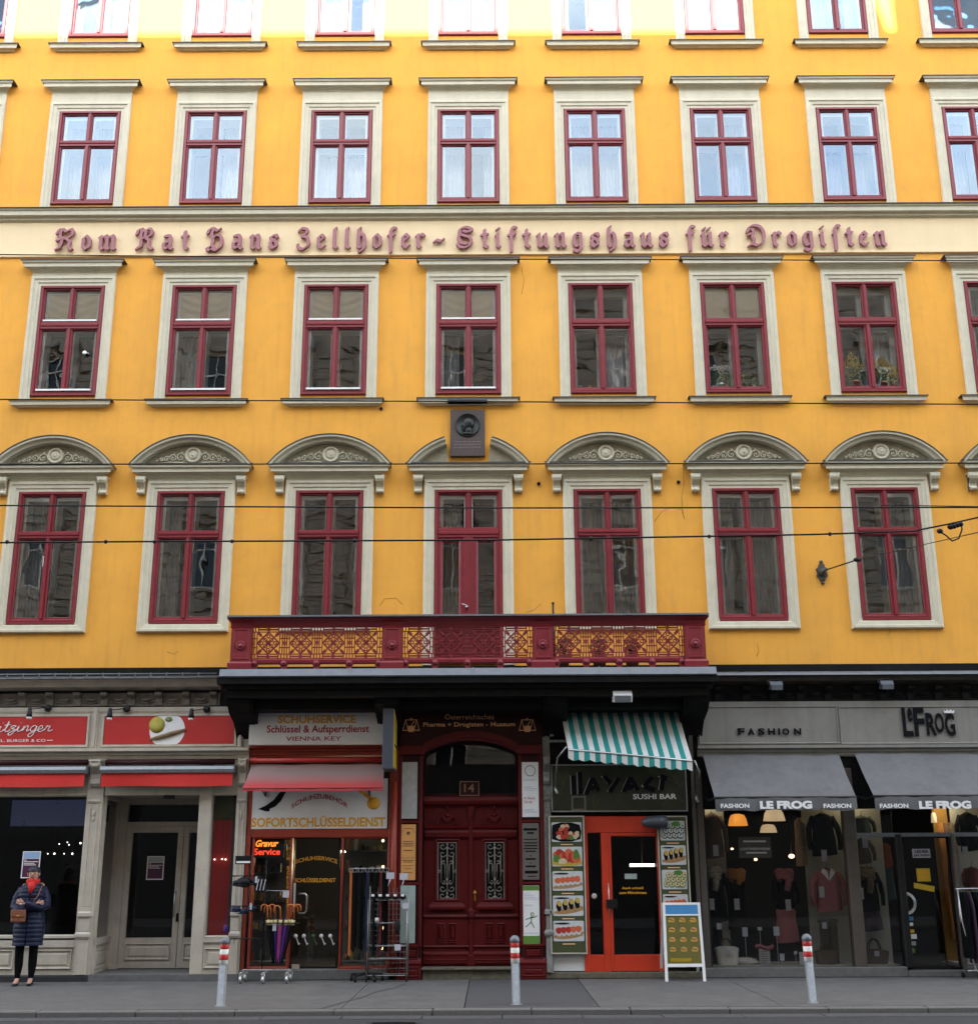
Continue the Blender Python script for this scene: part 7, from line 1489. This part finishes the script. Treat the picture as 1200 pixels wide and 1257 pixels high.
for s_, P in ((1, [(.14, .01, 1.35), (.20, .0, 1.23), (.225, -.03, 1.11), (.15, -.14, 1.085), (.03, -.20, 1.12), (-.05, -.205, 1.15)]), (-1, [(-.14, .01, 1.35), (-.20, .0, 1.23), (-.225, -.03, 1.10), (-.15, -.15, 1.06), (-.0, -.17, 1.085), (.09, -.185, 1.13)])):
    PP = []; rr = []
    for i in range(len(P)-1):
        for j in range(9): t_ = j/9; PP.append([lerp(P[i][k], P[i+1][k], t_) for k in range(3)]); rr.append(lerp((.056, .062, .060, .056, .05, .046)[i], (.056, .062, .060, .056, .05, .046)[i+1], t_) + .006*abs(math.sin(len(PP)*.7)))
    q = MB(); q.tube(PP, rr, 14); obj('sleeve', q, 'coat_navy', pr)
    e = P[-1]; hv = [tuple(e), (e[0]-s_*.035, e[1]-.012, e[2]+.012), (e[0]-s_*.07, e[1]-.014, e[2]+.02)]; ed = [(0, 1), (1, 2)]; rd_ = [(.022, .018), (.03, .016), (.03, .014)]
    for k in range(4): n0 = len(hv); L_ = (.036, .042, .040, .032)[k]; dz = (k-1.5)*.017; hv += [(e[0]-s_*.085, e[1]-.012, e[2]+.02+dz), (e[0]-s_*(.085+L_*.5), e[1]-.004, e[2]+.022+dz), (e[0]-s_*(.085+L_), e[1]+.012, e[2]+.02+dz)]; ed += [(2, n0), (n0, n0+1), (n0+1, n0+2)]; rd_ += [.009, .008, .007]
    n0 = len(hv); hv += [(e[0]-s_*.05, e[1]-.02, e[2]+.045), (e[0]-s_*.07, e[1]-.018, e[2]+.062)]; ed += [(1, n0), (n0, n0+1)]; rd_ += [.010, .008]
    skin_mesh('hand', hv, ed, rd_, 'skin', pr, 1)
q = MB()
for k in range(4): q.tube([((.075-.004*k)*math.cos(a_), -.015+(.078-.002*k)*math.sin(a_), 1.455-.018*k+.010*math.sin(a_*3+k)) for a_ in [i*.4488 for i in range(14)]], .026, 8, closed=True)
q.tube([(.0, -.10, 1.43), (.01, -.135, 1.36), (.0, -.15, 1.28)], [.05, .05, .015], 8); obj('scarf', q, 'scarf_red', pr)
q = MB(); random.seed(3)
for i in range(420):
    a_ = random.uniform(-.3, 3.44); c = Vector((.135*math.cos(a_), .03+.10*math.sin(a_), 1.385+.02*math.sin(a_)+random.gauss(0, .012))); d_ = Vector((random.gauss(0, 1), random.gauss(0, 1), random.gauss(0, 1))).normalized()*.03; s_ = d_.cross(Vector((0, 0, 1))).normalized()*.006; q.add([c-s_, c+s_, c+d_], [(0, 1, 2)])
q.tube([(.135*math.cos(a_), .03+.10*math.sin(a_), 1.385+.02*math.sin(a_)) for a_ in [-.3+i*.34 for i in range(12)]], .03, 8); obj('fur_trim', q, 'fur', pr)
pr.scale = (1.07,)*3
hb = thing('handbag', 'small brown leather shoulder bag carried by the person in the navy coat', 'handbag', (PX_, PY_, 0), rz=R(8))
hb.scale = (1.07,)*3; bx = -.125; q = MB(); q.bbox(bx-.10, bx+.10, -.215, -.155, .88, 1.05, .015); obj('body', q, 'leather_brown', hb); q = MB(); q.bbox(bx-.105, bx+.105, -.225, -.213, .955, 1.055, .008); obj('flap', q, 'leather_brown', hb)
q = MB(); q.tube([(bx+.10, -.185, 1.04), (bx+.15, -.20, 1.10), (.12, -.17, 1.25), (.15, -.06, 1.41), (.12, .08, 1.40), (-.05, .16, 1.2), (bx-.10, .05, 1.08), (bx-.11, -.16, 1.04)], .007, 6); obj('strap', q, 'leather_brown', hb); q = MB(); q.bbox(bx-.02, bx+.02, -.232, -.224, .96, .98, .003); obj('clasp', q, 'brass', hb)

# ---- rack with umbrellas and hats in front of the key shop
YR = -.55
rk = thing('display_rack', 'wheeled steel display rack with black arms carrying caps and umbrellas', 'display rack')
gz = lambda py: at(330, py, YR)[1]; X = lambda px, py=1150: at(px, py, YR)[0]
xl_, xr2 = X(299, 1195), X(355, 1195)
q = MB(); q.bbox(xl_-.02, xr2+.02, YR-.02, YR+.02, .17, .20, .006); q.bbox(xl_-.02, xl_+.02, YR-.25, YR+.20, .15, .17, .006); q.bbox(xr2-.02, xr2+.02, YR-.25, YR+.20, .15, .17, .006); xm2 = (xl_+xr2)/2; q.bbox(xm2-.02, xm2+.02, YR-.30, YR+.2, .15, .169, .006); obj('base', q, 'steel', rk)
for x, y in ((xl_, YR-.22), (xr2, YR-.22), (xm2, YR-.28), (xl_, YR+.18), (xr2, YR+.18)):
    q = MB(); q.lathe([(.0, -.018), (.055, -.018), (.06, -.01), (.06, .01), (.055, .018), (0, .018)], (x, y, .06), 16, 'x'); q.bbox(x-.03, x+.03, y-.02, y+.02, .10, .15, .006); q.box(x-.03, x-.024, y-.015, y+.015, .05, .12); q.box(x+.024, x+.03, y-.015, y+.015, .05, .12); obj('castor', q, 'steel', rk)
q = MB(); q.tube([(X(302, 1150), YR, .2), (X(302, 1150), YR, gz(1048))], .014, 8); q.tube([(X(323, 1150), YR+.02, .2), (X(323, 1150), YR+.02, gz(1055))], .010, 8); obj('pole', q, 'black_plastic', rk)
q = MB()
for py in (1075, 1112, 1152): 
    z = gz(py); q.tube([(X(283, py), YR-.05, z), (X(322, py), YR-.05, z)], .010, 6); q.tube([(X(302, py), YR-.18, z-.01), (X(302, py), YR+.1, z)], .008, 6)
    for p_ in (285, 290, 312, 318): q.tube([(X(p_, py), YR-.05, z), (X(p_, py), YR-.14, z-.02), (X(p_, py), YR-.15, z-.08)], .005, 5)
obj('arm', q, 'black_plastic', rk)
r_ = rc(289, 1050.5, 309, 1061, YR-.05); q = MB(); q.bbox(r_[0], r_[1], YR-.06, YR-.05, r_[2], r_[3], .003); obj('header_card', q, 'black_plastic', rk); q = MB(); q.box(r_[0]+.02, r_[1]-.02, YR-.063, YR-.06, r_[2]+.02, r_[2]+.05); obj('card_print', q, 'white_print', rk)
def cap(px, py, s_, label, m='black_plastic', tag=True):
    x, z = at(px, py, YR-.16); t = thing('cap', label, 'cap', (x, YR-.16, z), 'caps on the display rack'); q = MB(); q.ball((0, 0, 0), .10*s_, sc=(1.2, .9, .8), n=14); q.ball((-.05*s_, -.03, -.045*s_), .08*s_, sc=(1.5, 1, .25), n=12); obj('crown', q, m, t)
    if tag: obj('price_tag', MB().bbox(-.02, .015, -.11*s_, -.10*s_, -.02, .08, .001), 'tag_paper', t)
cap(300, 1083, 1.05, 'large black cap hanging on the upper arm of the display rack', tag=False); cap(316, 1082, .9, 'black cap with white price tags right of the large one on the rack'); cap(291, 1084, .6, 'small black cap at the left end of the upper rack arm', tag=False); cap(290, 1116, .65, 'small dark cap at the left on the middle rack arm', 'coat_navy', False); cap(299, 1119, .6, 'navy cap in the centre of the middle rack arm', 'coat_navy', False); cap(309, 1115, .6, 'navy cap with a long white tag on the middle rack arm', 'coat_navy')
x, z = at(317, 1093, YR-.2); 
for i in range(3): q = MB(); q.bar((x-.02+i*.055, z), (x+.01+i*.055, z+.17), .014, YR-.26, YR-.255); tobj('white_tag', q, 'tag_paper', 'slanting white strip tag in front of the black cap, '+('left', 'middle', 'right')[i]+' of three', 'tag')
x, z = at(351, 1097, YR); q = MB(); q.bbox(x-.05, x+.05, YR-.0, YR+.005, z-.06, z+.05, .001); q.tube([(X(323), YR+.02, z+.05), (x, YR+.0, z+.04)], .005, 5); tobj('price_card', q, 'tag_paper', 'white price card on the pole above the umbrellas', 'price card')
# umbrellas
um = [('black', 'cloth_black', 329, 0), ('second black', 'cloth_black', 333, .01), ('violet', 'umb_violet', 338, .0), ('bright pink', 'umb_pink', 345, 0), ('purple', 'umb_purple', 352, 0), ('dark plum', 'cloth_purple', 357, 0), ('black right hand', 'cloth_black', 361, 0)]
mat('umb_violet', (.035, .012, .17), .6, .15, 20); mat('umb_pink', (.26, .012, .13), .6, .15, 20); mat('umb_purple', (.07, .012, .21), .6, .15, 20); mat('band_straw', (.55, .47, .24), .7, .1, 20); mat('crook_wood', (.50, .14, .03), .4, .15, 10)
xb_ = at(341, 1182, YR+.05)[0]
for i, (nm, m_, px, dy) in enumerate(um):
    xt_, zt_ = at(px, 1128, YR-.02+dy); yb = YR-.06+.02*(i % 3); xe = lerp(xb_, xt_, .35); ze = gz(1182)
    t = thing('umbrella', nm+' furled umbrella with curved orange wooden handle standing in the rack', 'umbrella', (0, 0, 0), 'umbrellas in the display rack')
    n_ = 8; PP = [(lerp(xe, xt_, j/n_), yb, lerp(ze, zt_, j/n_)) for j in range(n_+1)]; rr = [.010, .015, .019, .022, .025, .027, .029, .030, .024]
    q = MB(); q.tube(PP, rr, 10); obj('canopy', q, m_, t); z0_ = zt_; q = MB(); q.tube([(lerp(xe, xt_, .86), yb-.0, lerp(ze, zt_, .86)), (lerp(xe, xt_, .98), yb, lerp(ze, zt_, .98))], .031, 10); obj('band', q, 'band_straw', t)
    s_ = -1 if i < 4 else 1; r0 = .05; zc2 = zt_+.17-.02*(i % 2); q = MB(); q.tube([(xt_, yb, zt_-.02), (xt_+s_*.01, yb, zc2)] + [(xt_+s_*.01+s_*r0*(1-math.cos(a_)), yb-.02*i/7, zc2+r0*math.sin(a_)) for a_ in [k*.39 for k in range(1, 9)]] + [(xt_+s_*(.01+2*r0), yb-.02*i/7, zc2-.05)], .012, 8); obj('handle', q, 'crook_wood', t)
    if i == 2: obj('price_tag', MB().bbox(xt_-.03, xt_+.03, yb-.06, yb-.055, zt_-.18, zt_-.07, .002), 'tag_paper', t)
q = MB(); z = gz(1133); q.tube([(X(326), YR-.1, z), (X(366), YR-.1, z), (X(366), YR+.05, z), (X(326), YR+.05, z)], .008, 6, closed=True); obj('holder_ring', q, 'black_plastic', rk)
# purple tassel hanging at the bollard
x, z = at(277, 1140, -.5); q = MB(); q.ball((x, -.5, z), .05, sc=(.7, .6, 1.3)); q.tube([(x, -.5, z+.05), (x, -.5, z+.2), (X(286, 1112), YR-.1, gz(1113))], .004, 4); tobj('small_bag', q, 'umb_purple', 'little purple pouch hanging from the left end of the display rack', 'pouch')
# ---- belt stand
bs = thing('belt_stand', 'black wheeled stand with a round top full of long hanging belts', 'display rack'); YBt = -.45; x0_ = at(450, 1190, YBt)[0]; zt_ = at(450, 1066, YBt)[1]
q = MB(); q.tube([(x0_, YBt, .12), (x0_, YBt, zt_)], .02, 10); obj('pole', q, 'black_plastic', bs)
for k in range(5):
    a_ = k*2*math.pi/5+.3; e = (x0_+.26*math.cos(a_), YBt+.26*math.sin(a_)); q = MB(); q.tube([(x0_, YBt, .12), (e[0], e[1], .10)], .018, 8); q.lathe([(0, -.02), (.035, -.02), (.04, 0), (.035, .02), (0, .02)], (e[0], e[1], .042), 12, 'x'); q.box(e[0]-.012, e[0]+.012, e[1]-.012, e[1]+.012, .06, .10); obj('leg', q, 'black_plastic', bs)
q = MB(); q.tube([(x0_+.30*math.cos(i*.3927), YBt+.2*math.sin(i*.3927), zt_) for i in range(16)], .009, 6, closed=True); 
for k in range(4): a_ = k*math.pi/2; q.tube([(x0_, YBt, zt_), (x0_+.3*math.cos(a_), YBt+.2*math.sin(a_), zt_)], .008, 5)
obj('ring', q, 'steel', bs)
for i in range(16):
    a_ = i*.3927; xb2, yb2 = x0_+.30*math.cos(a_), YBt+.2*math.sin(a_); m_ = 'cloth_black'
    px_here = i; 
    if i in (9,): m_ = 'crook_wood'
    if i in (14,): m_ = 'cloth_red'
    if i in (12,): m_ = 'coat_navy'
    ln = 1.28+.06*math.sin(i*5); t = thing('belt', {'crook_wood': 'brown leather', 'cloth_red': 'dark red leather', 'coat_navy': 'navy leather'}.get(m_, 'black leather')+' belt, '+ORD[i]+' hook of the round stand counted from its right side', 'belt', (xb2, yb2, zt_), 'belts on the round stand'); 
    q = MB(); q.bbox(-.02, .02, -.003, .003, -ln, -.0, .001); obj('strap', q, m_, t); q = MB(); q.frame(-.03, .03, -.06, .005, [(0, .006), (0, -.008), (.008, -.008), (.008, .006)]); obj('buckle', q, 'steel', t)
# ---- wire shelf with shoes
sh_ = thing('wire_shelf', 'chrome wire shelf unit on wheels with slippers and price signs', 'shelf'); YW = -.6; xa_, xb2 = at(451, 1150, YW)[0], at(499.5, 1150, YW)[0]; zw = lambda py: at(475, py, YW)[1]
q = MB()
for x in (xa_, xb2):
    for y in (YW-.02, YW+.3): q.tube([(x, y, .05), (x, y, zw(1105) if y < YW else zw(1088))], .011, 8)
obj('upright', q, 'chrome_wire', sh_)
for py in (1105, 1133, 1161, 1177, 1203):
    z = max(zw(py), .10); q = MB(); q.tube([(xa_, YW-.02, z), (xb2, YW-.02, z), (xb2, YW+.3, z), (xa_, YW+.3, z)], .008, 6, closed=True)
    for k in range(1, 14): x = lerp(xa_, xb2, k/14); q.tube([(x, YW-.02, z), (x, YW+.3, z)], .003, 4)
    obj('shelf_grid', q, 'chrome_wire', sh_)
q = MB()
for k in range(1, 10): x = lerp(xa_, xb2, k/10); q.tube([(x, YW+.3, .10), (x, YW+.3, zw(1090))], .003, 4)
for k in range(1, 16): z = lerp(.1, zw(1090), k/16); q.tube([(xa_, YW+.3, z), (xb2, YW+.3, z)], .003, 4)
obj('back_grid', q, 'chrome_wire', sh_)
for x in (xa_, xb2): q = MB(); q.lathe([(0, -.012), (.035, -.012), (.04, 0), (.035, .012), (0, .012)], (x, YW-.02, .04), 12, 'x'); obj('castor', q, 'black_plastic', sh_)
for i in range(5):
    x = lerp(xa_, xb2, .12+.19*i); z = zw(1104.5); y = YW-.02; t = thing('slipper', ('leftmost', 'second', 'middle', 'fourth', 'rightmost')[i]+' black slipper with white patch on the top wire shelf', 'shoe', (x, y, z+.01), 'slippers on the wire shelf')
    q = MB(); q.ball((0, .02, .035), .05, sc=(1, 1.2, .9), n=10); q.ball((0, .14, .03), .045, sc=(1, 1.6, .7), n=10); q.bbox(-.045, .045, -.04, .22, 0, .014, .005); obj('upper', q, 'black_plastic', t); obj('white_patch', MB().bbox(-.025, .025, -.045, -.03, .04, .075, .004), 'white_print', t)
for i, (px, py) in enumerate(((479, 1075), (495.5, 1076))):
    x, z = at(px, py, YW-.02); q = MB(); q.bbox(x-.065, x+.065, YW-.03, YW-.022, z-.05, z+.05, .002); q.tube([(x, YW-.02, z-.05), (x-.03, YW-.02, z-.16)], .010, 5); tobj('price_sign', q, 'tag_paper', ('left', 'right')[i]+' white price sign on a stem above the slippers', 'price sign')
for px, py, lb in ((497.5, 1112, 'white card clipped at the right below the slippers'), (488, 1163, 'white card clipped on the lower wire shelf')): x, z = at(px, py, YW-.04); q = MB(); q.bbox(x-.05, x+.05, YW-.045, YW-.038, z-.045, z+.045, .001); tobj('price_card', q, 'tag_paper', lb, 'price card')
x, z = at(462, 1130, YW); q = MB(); q.ball((x, YW+.1, z), .07, sc=(1.1, 1, .6)); tobj('white_slipper', q, 'white_paint', 'white slipper on the second wire shelf', 'shoe'); x, z = at(488, 1134, YW); q = MB(); q.ball((x, YW-.03, z-.04), .08, sc=(.6, .4, 1.5)); tobj('dark_glove', q, 'black_plastic', 'dark glove hanging from the wire shelf', 'glove')
# ---- clothes rail at the right edge
cr_ = thing('clothes_rail', 'wheeled chrome clothes rail crowded with dark garments at the right edge', 'clothes rail'); YC = -.55; xa_, xb2 = at(1182, 1150, YC)[0], at(1240, 1150, YC)[0]; zt_ = at(1185, 1091, YC)[1]
q = MB(); q.tube([(xa_-.05, YC, zt_), (xb2, YC, zt_)], .014, 8); q.tube([(xa_-.02, YC, zt_), (xa_-.0, YC-.02, .85), (xa_+.10, YC-.1, .14), (xa_+.16, YC-.12, .09), (xb2, YC-.12, .09)], .014, 8); q.tube([(xb2, YC, zt_), (xb2, YC-.12, .09)], .014, 8); q.tube([(xa_+.1, YC+.25, .1), (xb2, YC+.25, .1)], .012, 8); q.tube([(xa_-.02, YC, zt_), (xa_+.08, YC+.25, .1)], .012, 8); obj('frame', q, 'steel', cr_)
for x, y in ((xa_+.14, YC-.12), (xa_+.0, YC+.2), (xb2-.05, YC-.12)): q = MB(); q.lathe([(0, -.02), (.04, -.02), (.045, 0), (.04, .02), (0, .02)], (x, y, .046), 12, 'x'); obj('castor', q, 'black_plastic', cr_)
for i in range(7):
    x = xa_+.05+i*.09; ln = 1.0+.1*math.sin(i*2.3); q = MB(); q.grid(lambda u, v, x=x, ln=ln: (x+.035*math.cos(u*6.283)*(1+.3*math.sin(u*18)), YC+.22*math.sin(u*6.283)*min(1, .3+v*4), zt_-.05-ln*v), 20, 8); t = tobj('hanging_garment', q, ('cloth_black', 'cloth_purple', 'cloth_black', 'coat_navy', 'cloth_black', 'cloth_brown', 'cloth_black')[i], ('first', 'second', 'third', 'fourth', 'fifth', 'sixth', 'seventh')[i]+' dark garment from the left on the chrome clothes rail', 'clothing', 'garments on the clothes rail'); q = MB(); q.tube([(x, YC, zt_-.06), (x, YC, zt_+.01), (x, YC+.02, zt_+.02)], .004, 4); obj('hanger', q, 'steel', t)

# ================================================================== flowers and ornaments on window sills
def sillpot(k, off, row, kind, label, s_=1.0):
    s_ *= 1.25
    z0 = ROWS[row][0]+.10; x = k*S+off; t = thing('window_plant', label, 'plant', (x, .105, z0-.03)); obj('pot', MB().lathe([(.05*s_, 0), (.065*s_, .1*s_), (.07*s_, .1*s_), (.07*s_, .12*s_), (0, .115*s_)], n=14), 'white_paint' if kind == 'white' else 'terracotta', t)
    f = MB(); leafy(f, (0, 0, .2*s_), .14*s_, .05*s_, .14*s_, 230, .045*s_, 0)
    if kind == 'white':
        for a_ in range(3): xo = (-.08, .02, .1)[a_]*s_; f.tube([(0, 0, .1), (xo, -.02, .35*s_)], .004, 4); leafy(f, (xo, -.03, .37*s_), .06*s_, .03, .045*s_, 90, .036, 1)
    elif kind == 'yellow': leafy(f, (0, -.02, .32*s_), .12*s_, .05, .20*s_, 420, .030, 1, 1)
    else: leafy(f, (0, -.02, .26*s_), .14*s_, .05, .14*s_, 90, .026, 1)
    obj('foliage', f, ['leaf_green', {'white': 'petal_white', 'yellow': 'petal_yellow', 'pink': 'mauve_letter'}[kind]], t)
sillpot(2, -.30, 'second', 'white', 'white flowering pot plant behind the left pane of the blind window'); sillpot(2, .22, 'second', 'pink', 'green and mauve pot plant behind the right pane of the blind window', .9)
sillpot(3, -.30, 'second', 'yellow', 'bright yellow forsythia like plant at the left of the next window', 1.2); sillpot(3, .22, 'second', 'yellow', 'green and yellow plant at the right of the same window', 1.1); sillpot(3, .42, 'second', 'yellow', 'small yellow flowering plant in the right corner of the window', .8)
for k, off, m_, lb in ((1, -.42, 'tag_paper', 'pale lilac ornament on the sill left corner'), (1, -.25, 'food_yellow', 'little yellow ornament on the window sill'), (1, .18, 'white_paint', 'white round ornament on the window sill'), (2, -.44, 'white_paint', 'white cup left of the white flowers'), (2, -.2, 'food_yellow', 'cream ornament under the white flowers'), (2, .1, 'leaf_green', 'green glass ornament on the sill'), (2, .3, 'white_paint', 'white lidded jar on the sill'), (2, .45, 'letter_red', 'red ornament in the right sill corner'), (3, -.1, 'tag_paper', 'pale blue cup by the yellow plant'), (3, .08, 'white_paint', 'white cup right of the window mullion'), (0, .28, 'mauve_letter', 'tiny dark ornament inside the window above the plaque')):
    z = ROWS['second'][0]+.10; q = MB(); q.lathe([(.03, 0), (.05, .03), (.052, .06), (.035, .09), (0, .095)], (k*S+off, .09, z), 12); tobj('sill_ornament', q, m_, lb, 'ornament')
q = MB(); q.lathe([(0, 0), (.035, .005), (.04, .02), (0, .03)], (-3*S+.34, -.03, 11.0), 14, 'y'); q.bar((-3*S+.34, 11.0), (-3*S+.42, 10.99), .012, -.05, -.04); tobj('thermometer', q, 'white_print', 'small round white window thermometer on the far left second floor window', 'thermometer')
for k, off in ((-3, -.06), (1, .02)):
    q = MB(); z = 7.0 if k == -3 else 10.95; q.bbox(k*S+off-.012, k*S+off+.012, -.0, .02, z-.10, z+.10, .004); q.v = [(a-k*S, b, c) for a, b, c in q.v]; obj('sash_handle', q, 'white_print', WIN[('first' if k == -3 else 'second', k)])

# ================================================================== overhead tram wires and span wires
def wire(pts, r, label, Y, sag=0):
    P = []; pts2 = [at(*p, Y) for p in pts]
    for (xa, za), (xb, zb) in zip(pts2, pts2[1:]):
        for j in range(12): t_ = j/12; P.append((lerp(xa, xb, t_), Y, lerp(za, zb, t_)-sag*math.sin(t_*math.pi)))
    P.append((pts2[-1][0], Y, pts2[-1][1])); q = MB(); q.tube(P, r, 6); return tobj('overhead_wire', q, 'iron_black', label, 'overhead wire', 'overhead tram wires')
wire([(-700, 306), (600, 318), (1900, 322)], .0065, 'highest overhead wire, crossing just under the inscription band', -9.0)
wire([(-700, 487), (600, 493), (1900, 500)], .0065, 'overhead wire crossing below the second floor sills', -10.0)
wire([(-700, 570), (600, 569.5), (1900, 567)], .0060, 'overhead wire crossing at the feet of the arched pediments', -11.0)
wire([(-700, 617), (600, 623.5), (1900, 622)], .0065, 'overhead wire crossing the upper panes of the first floor windows', -11.5)
wire([(1080, 620), (1900, 632)], .004, 'thin second wire parting from the line at the right first floor window', -11.5)
w5 = wire([(-700, 672), (140, 665), (600, 663), (1000, 656), (1120, 652), (1165, 643), (1205, 634), (1700, 520)], .0075, 'lowest overhead wire with clips, rising to the right over the first floor windows', -11.5)
q = MB()
for px, py in ((9, 665.3), (130, 665), (190, 665), (285, 664.5), (435, 663.8), (600, 663.2), (725, 661), (870, 658.5), (1018, 655.5)): x, z = at(px, py, -11.5); q.ball((x, -11.5, z), .017, n=6)
obj('clip', q, 'iron_black', w5)
q = MB(); P = [at(p[0], p[1], -11.5) for p in ((1152, 652), (1160, 657), (1168, 664), (1176, 661), (1180, 650), (1179, 642))]; q.tube([(x, -11.5, z) for x, z in P], .007, 5)
for p in ((1153, 652), (1166, 647), (1170, 646), (1174, 644.5), (1178, 643.5)): x, z = at(p[0], p[1], -11.5); q.ball((x, -11.5, z), .022, n=6, sc=(1.3, 1, 1))
obj('wire_clamp', q, 'iron_black', w5)
cx, cz = at(1008, 703); a_ = at(1052, 687, -1.5); b_ = at(1700, 540, -14); q = MB(); q.tube([(cx, -.16, cz), (a_[0], -1.5, a_[1])], .012, 6); q.tube([(a_[0], -1.5, a_[1]), (b_[0], -14, b_[1])], .006, 5); q.ball((a_[0], -1.5, a_[1]), .05, n=8, sc=(1.5, 1, .8)); tobj('span_wire', q, 'iron_black', 'slanting span wire with an insulator running from the cast iron wall rosette', 'span wire')

# ================================================================== the houses across the street (seen as reflections, and they shade the street)
def far_house(x0, x1, H, label, n, off=0):
    h = thing('facing_house', label, 'building', (0, 0, 0)); y = -24.6; st_ = 3.7; hol = []
    wd = (x1-x0)/n; m = MB(); g = MB()
    fl = int((H-2)/st_)
    for f in range(fl):
        for i in range(n):
            xc = x0+wd*(i+.5); z = .9+f*st_ if f else .5
            hol.append((xc-.62, xc+.62, z, z+2.35))
    m2 = MB(); wall_with_holes(m2, x0, x1, 0, H, hol, y, y-.4); obj('wall', m2, 'opposite_stone', h)
    d = MB(); d.box(x0+.01, x1-.01, y-12, y-.45, 0, H-.01); obj('core', d, 'room_dark', h)
    d = MB()
    for f in range(1, fl): d.box(x0, x1, y, y+.12, f*st_+.2, f*st_+.42); 
    d.box(x0, x1, y, y+.5, H-.9, H-.6); d.box(x0, x1, y, y+.7, H-.6, H-.45)
    for z in [k*.42 for k in range(0, int(H/.42)-3)]:
        if z > 5.5:
            hs = sorted((a, b) for a, b, c_, d_ in hol if c_-.2 < z+.4 and z < d_+.45)
            e = x0
            for a, b in hs + [(x1, x1)]:
                if a-.25-e > .2 and abs(e) < 24: d.box(e+.001, a-.25, y, y+.07, z+.03, z+.37)
                e = b+.25
    obj('cornice', d, 'opposite_stone', h)
    d = MB(); d.box(x0, x1, y+.001, y+.35, 0, 5.4); obj('shop_storey', d, 'opposite_dark', h)
    wm = MB(); wm.frame(-.62, .62, 0, 2.35, [(0, 0), (.08, 0), (.08, -.1)]); wm.box(-.03, .03, -.1, -.02, .08, 2.27); wm.box(-.54, .54, -.1, -.02, 1.55, 1.62); wme = wm.mesh('window', 'white_paint')
    pme_ = MB().box(-.54, .54, -.13, -.12, .08, 2.27).mesh('pane', 'opposite_glass')
    hm = MB(); hm.box(-.85, .85, .0, .22, 2.6, 2.8); hm.box(-.8, .8, 0, .08, -.18, 0); hm.box(-.8, -.62, 0, .06, 0, 2.6); hm.box(.62, .8, 0, .06, 0, 2.6); hme = hm.mesh('surround', 'opposite_stone')
    for a, b, c, d_ in hol:
        if abs((a+b)/2) > 20: continue
        o = link('window', wme, h, ((a+b)/2, y-.1, c)); link('pane', pme_, o); link('surround', hme, o, (0, .1, 0))
    return h
DX = 24.6*math.tan(R(SUN_AZ)); HS = 18.05+24.6*math.tan(R(SUN_EL))
def castx(X): return X - DX
far_house(-44, castx(5.4), HS, 'long grey stone apartment house across the street, lower of the two', 15)
h = far_house(castx(5.4)+.02, 46, HS, 'grey stone apartment house across the street with a raised attic', 12)
q = MB(); q.box(castx(5.4)+.05, castx(8.15), -30, -24.7, HS, HS+1.7); q.box(castx(8.62), 45, -30, -24.7, HS, HS+1.7); obj('attic', q, 'opposite_stone', h)
q = MB(); q.box(-60, -44.5, -36, -24.6, 0, 20); tobj('corner_house', q, 'opposite_stone', 'plain stone house at the end of the row across the street', 'building')
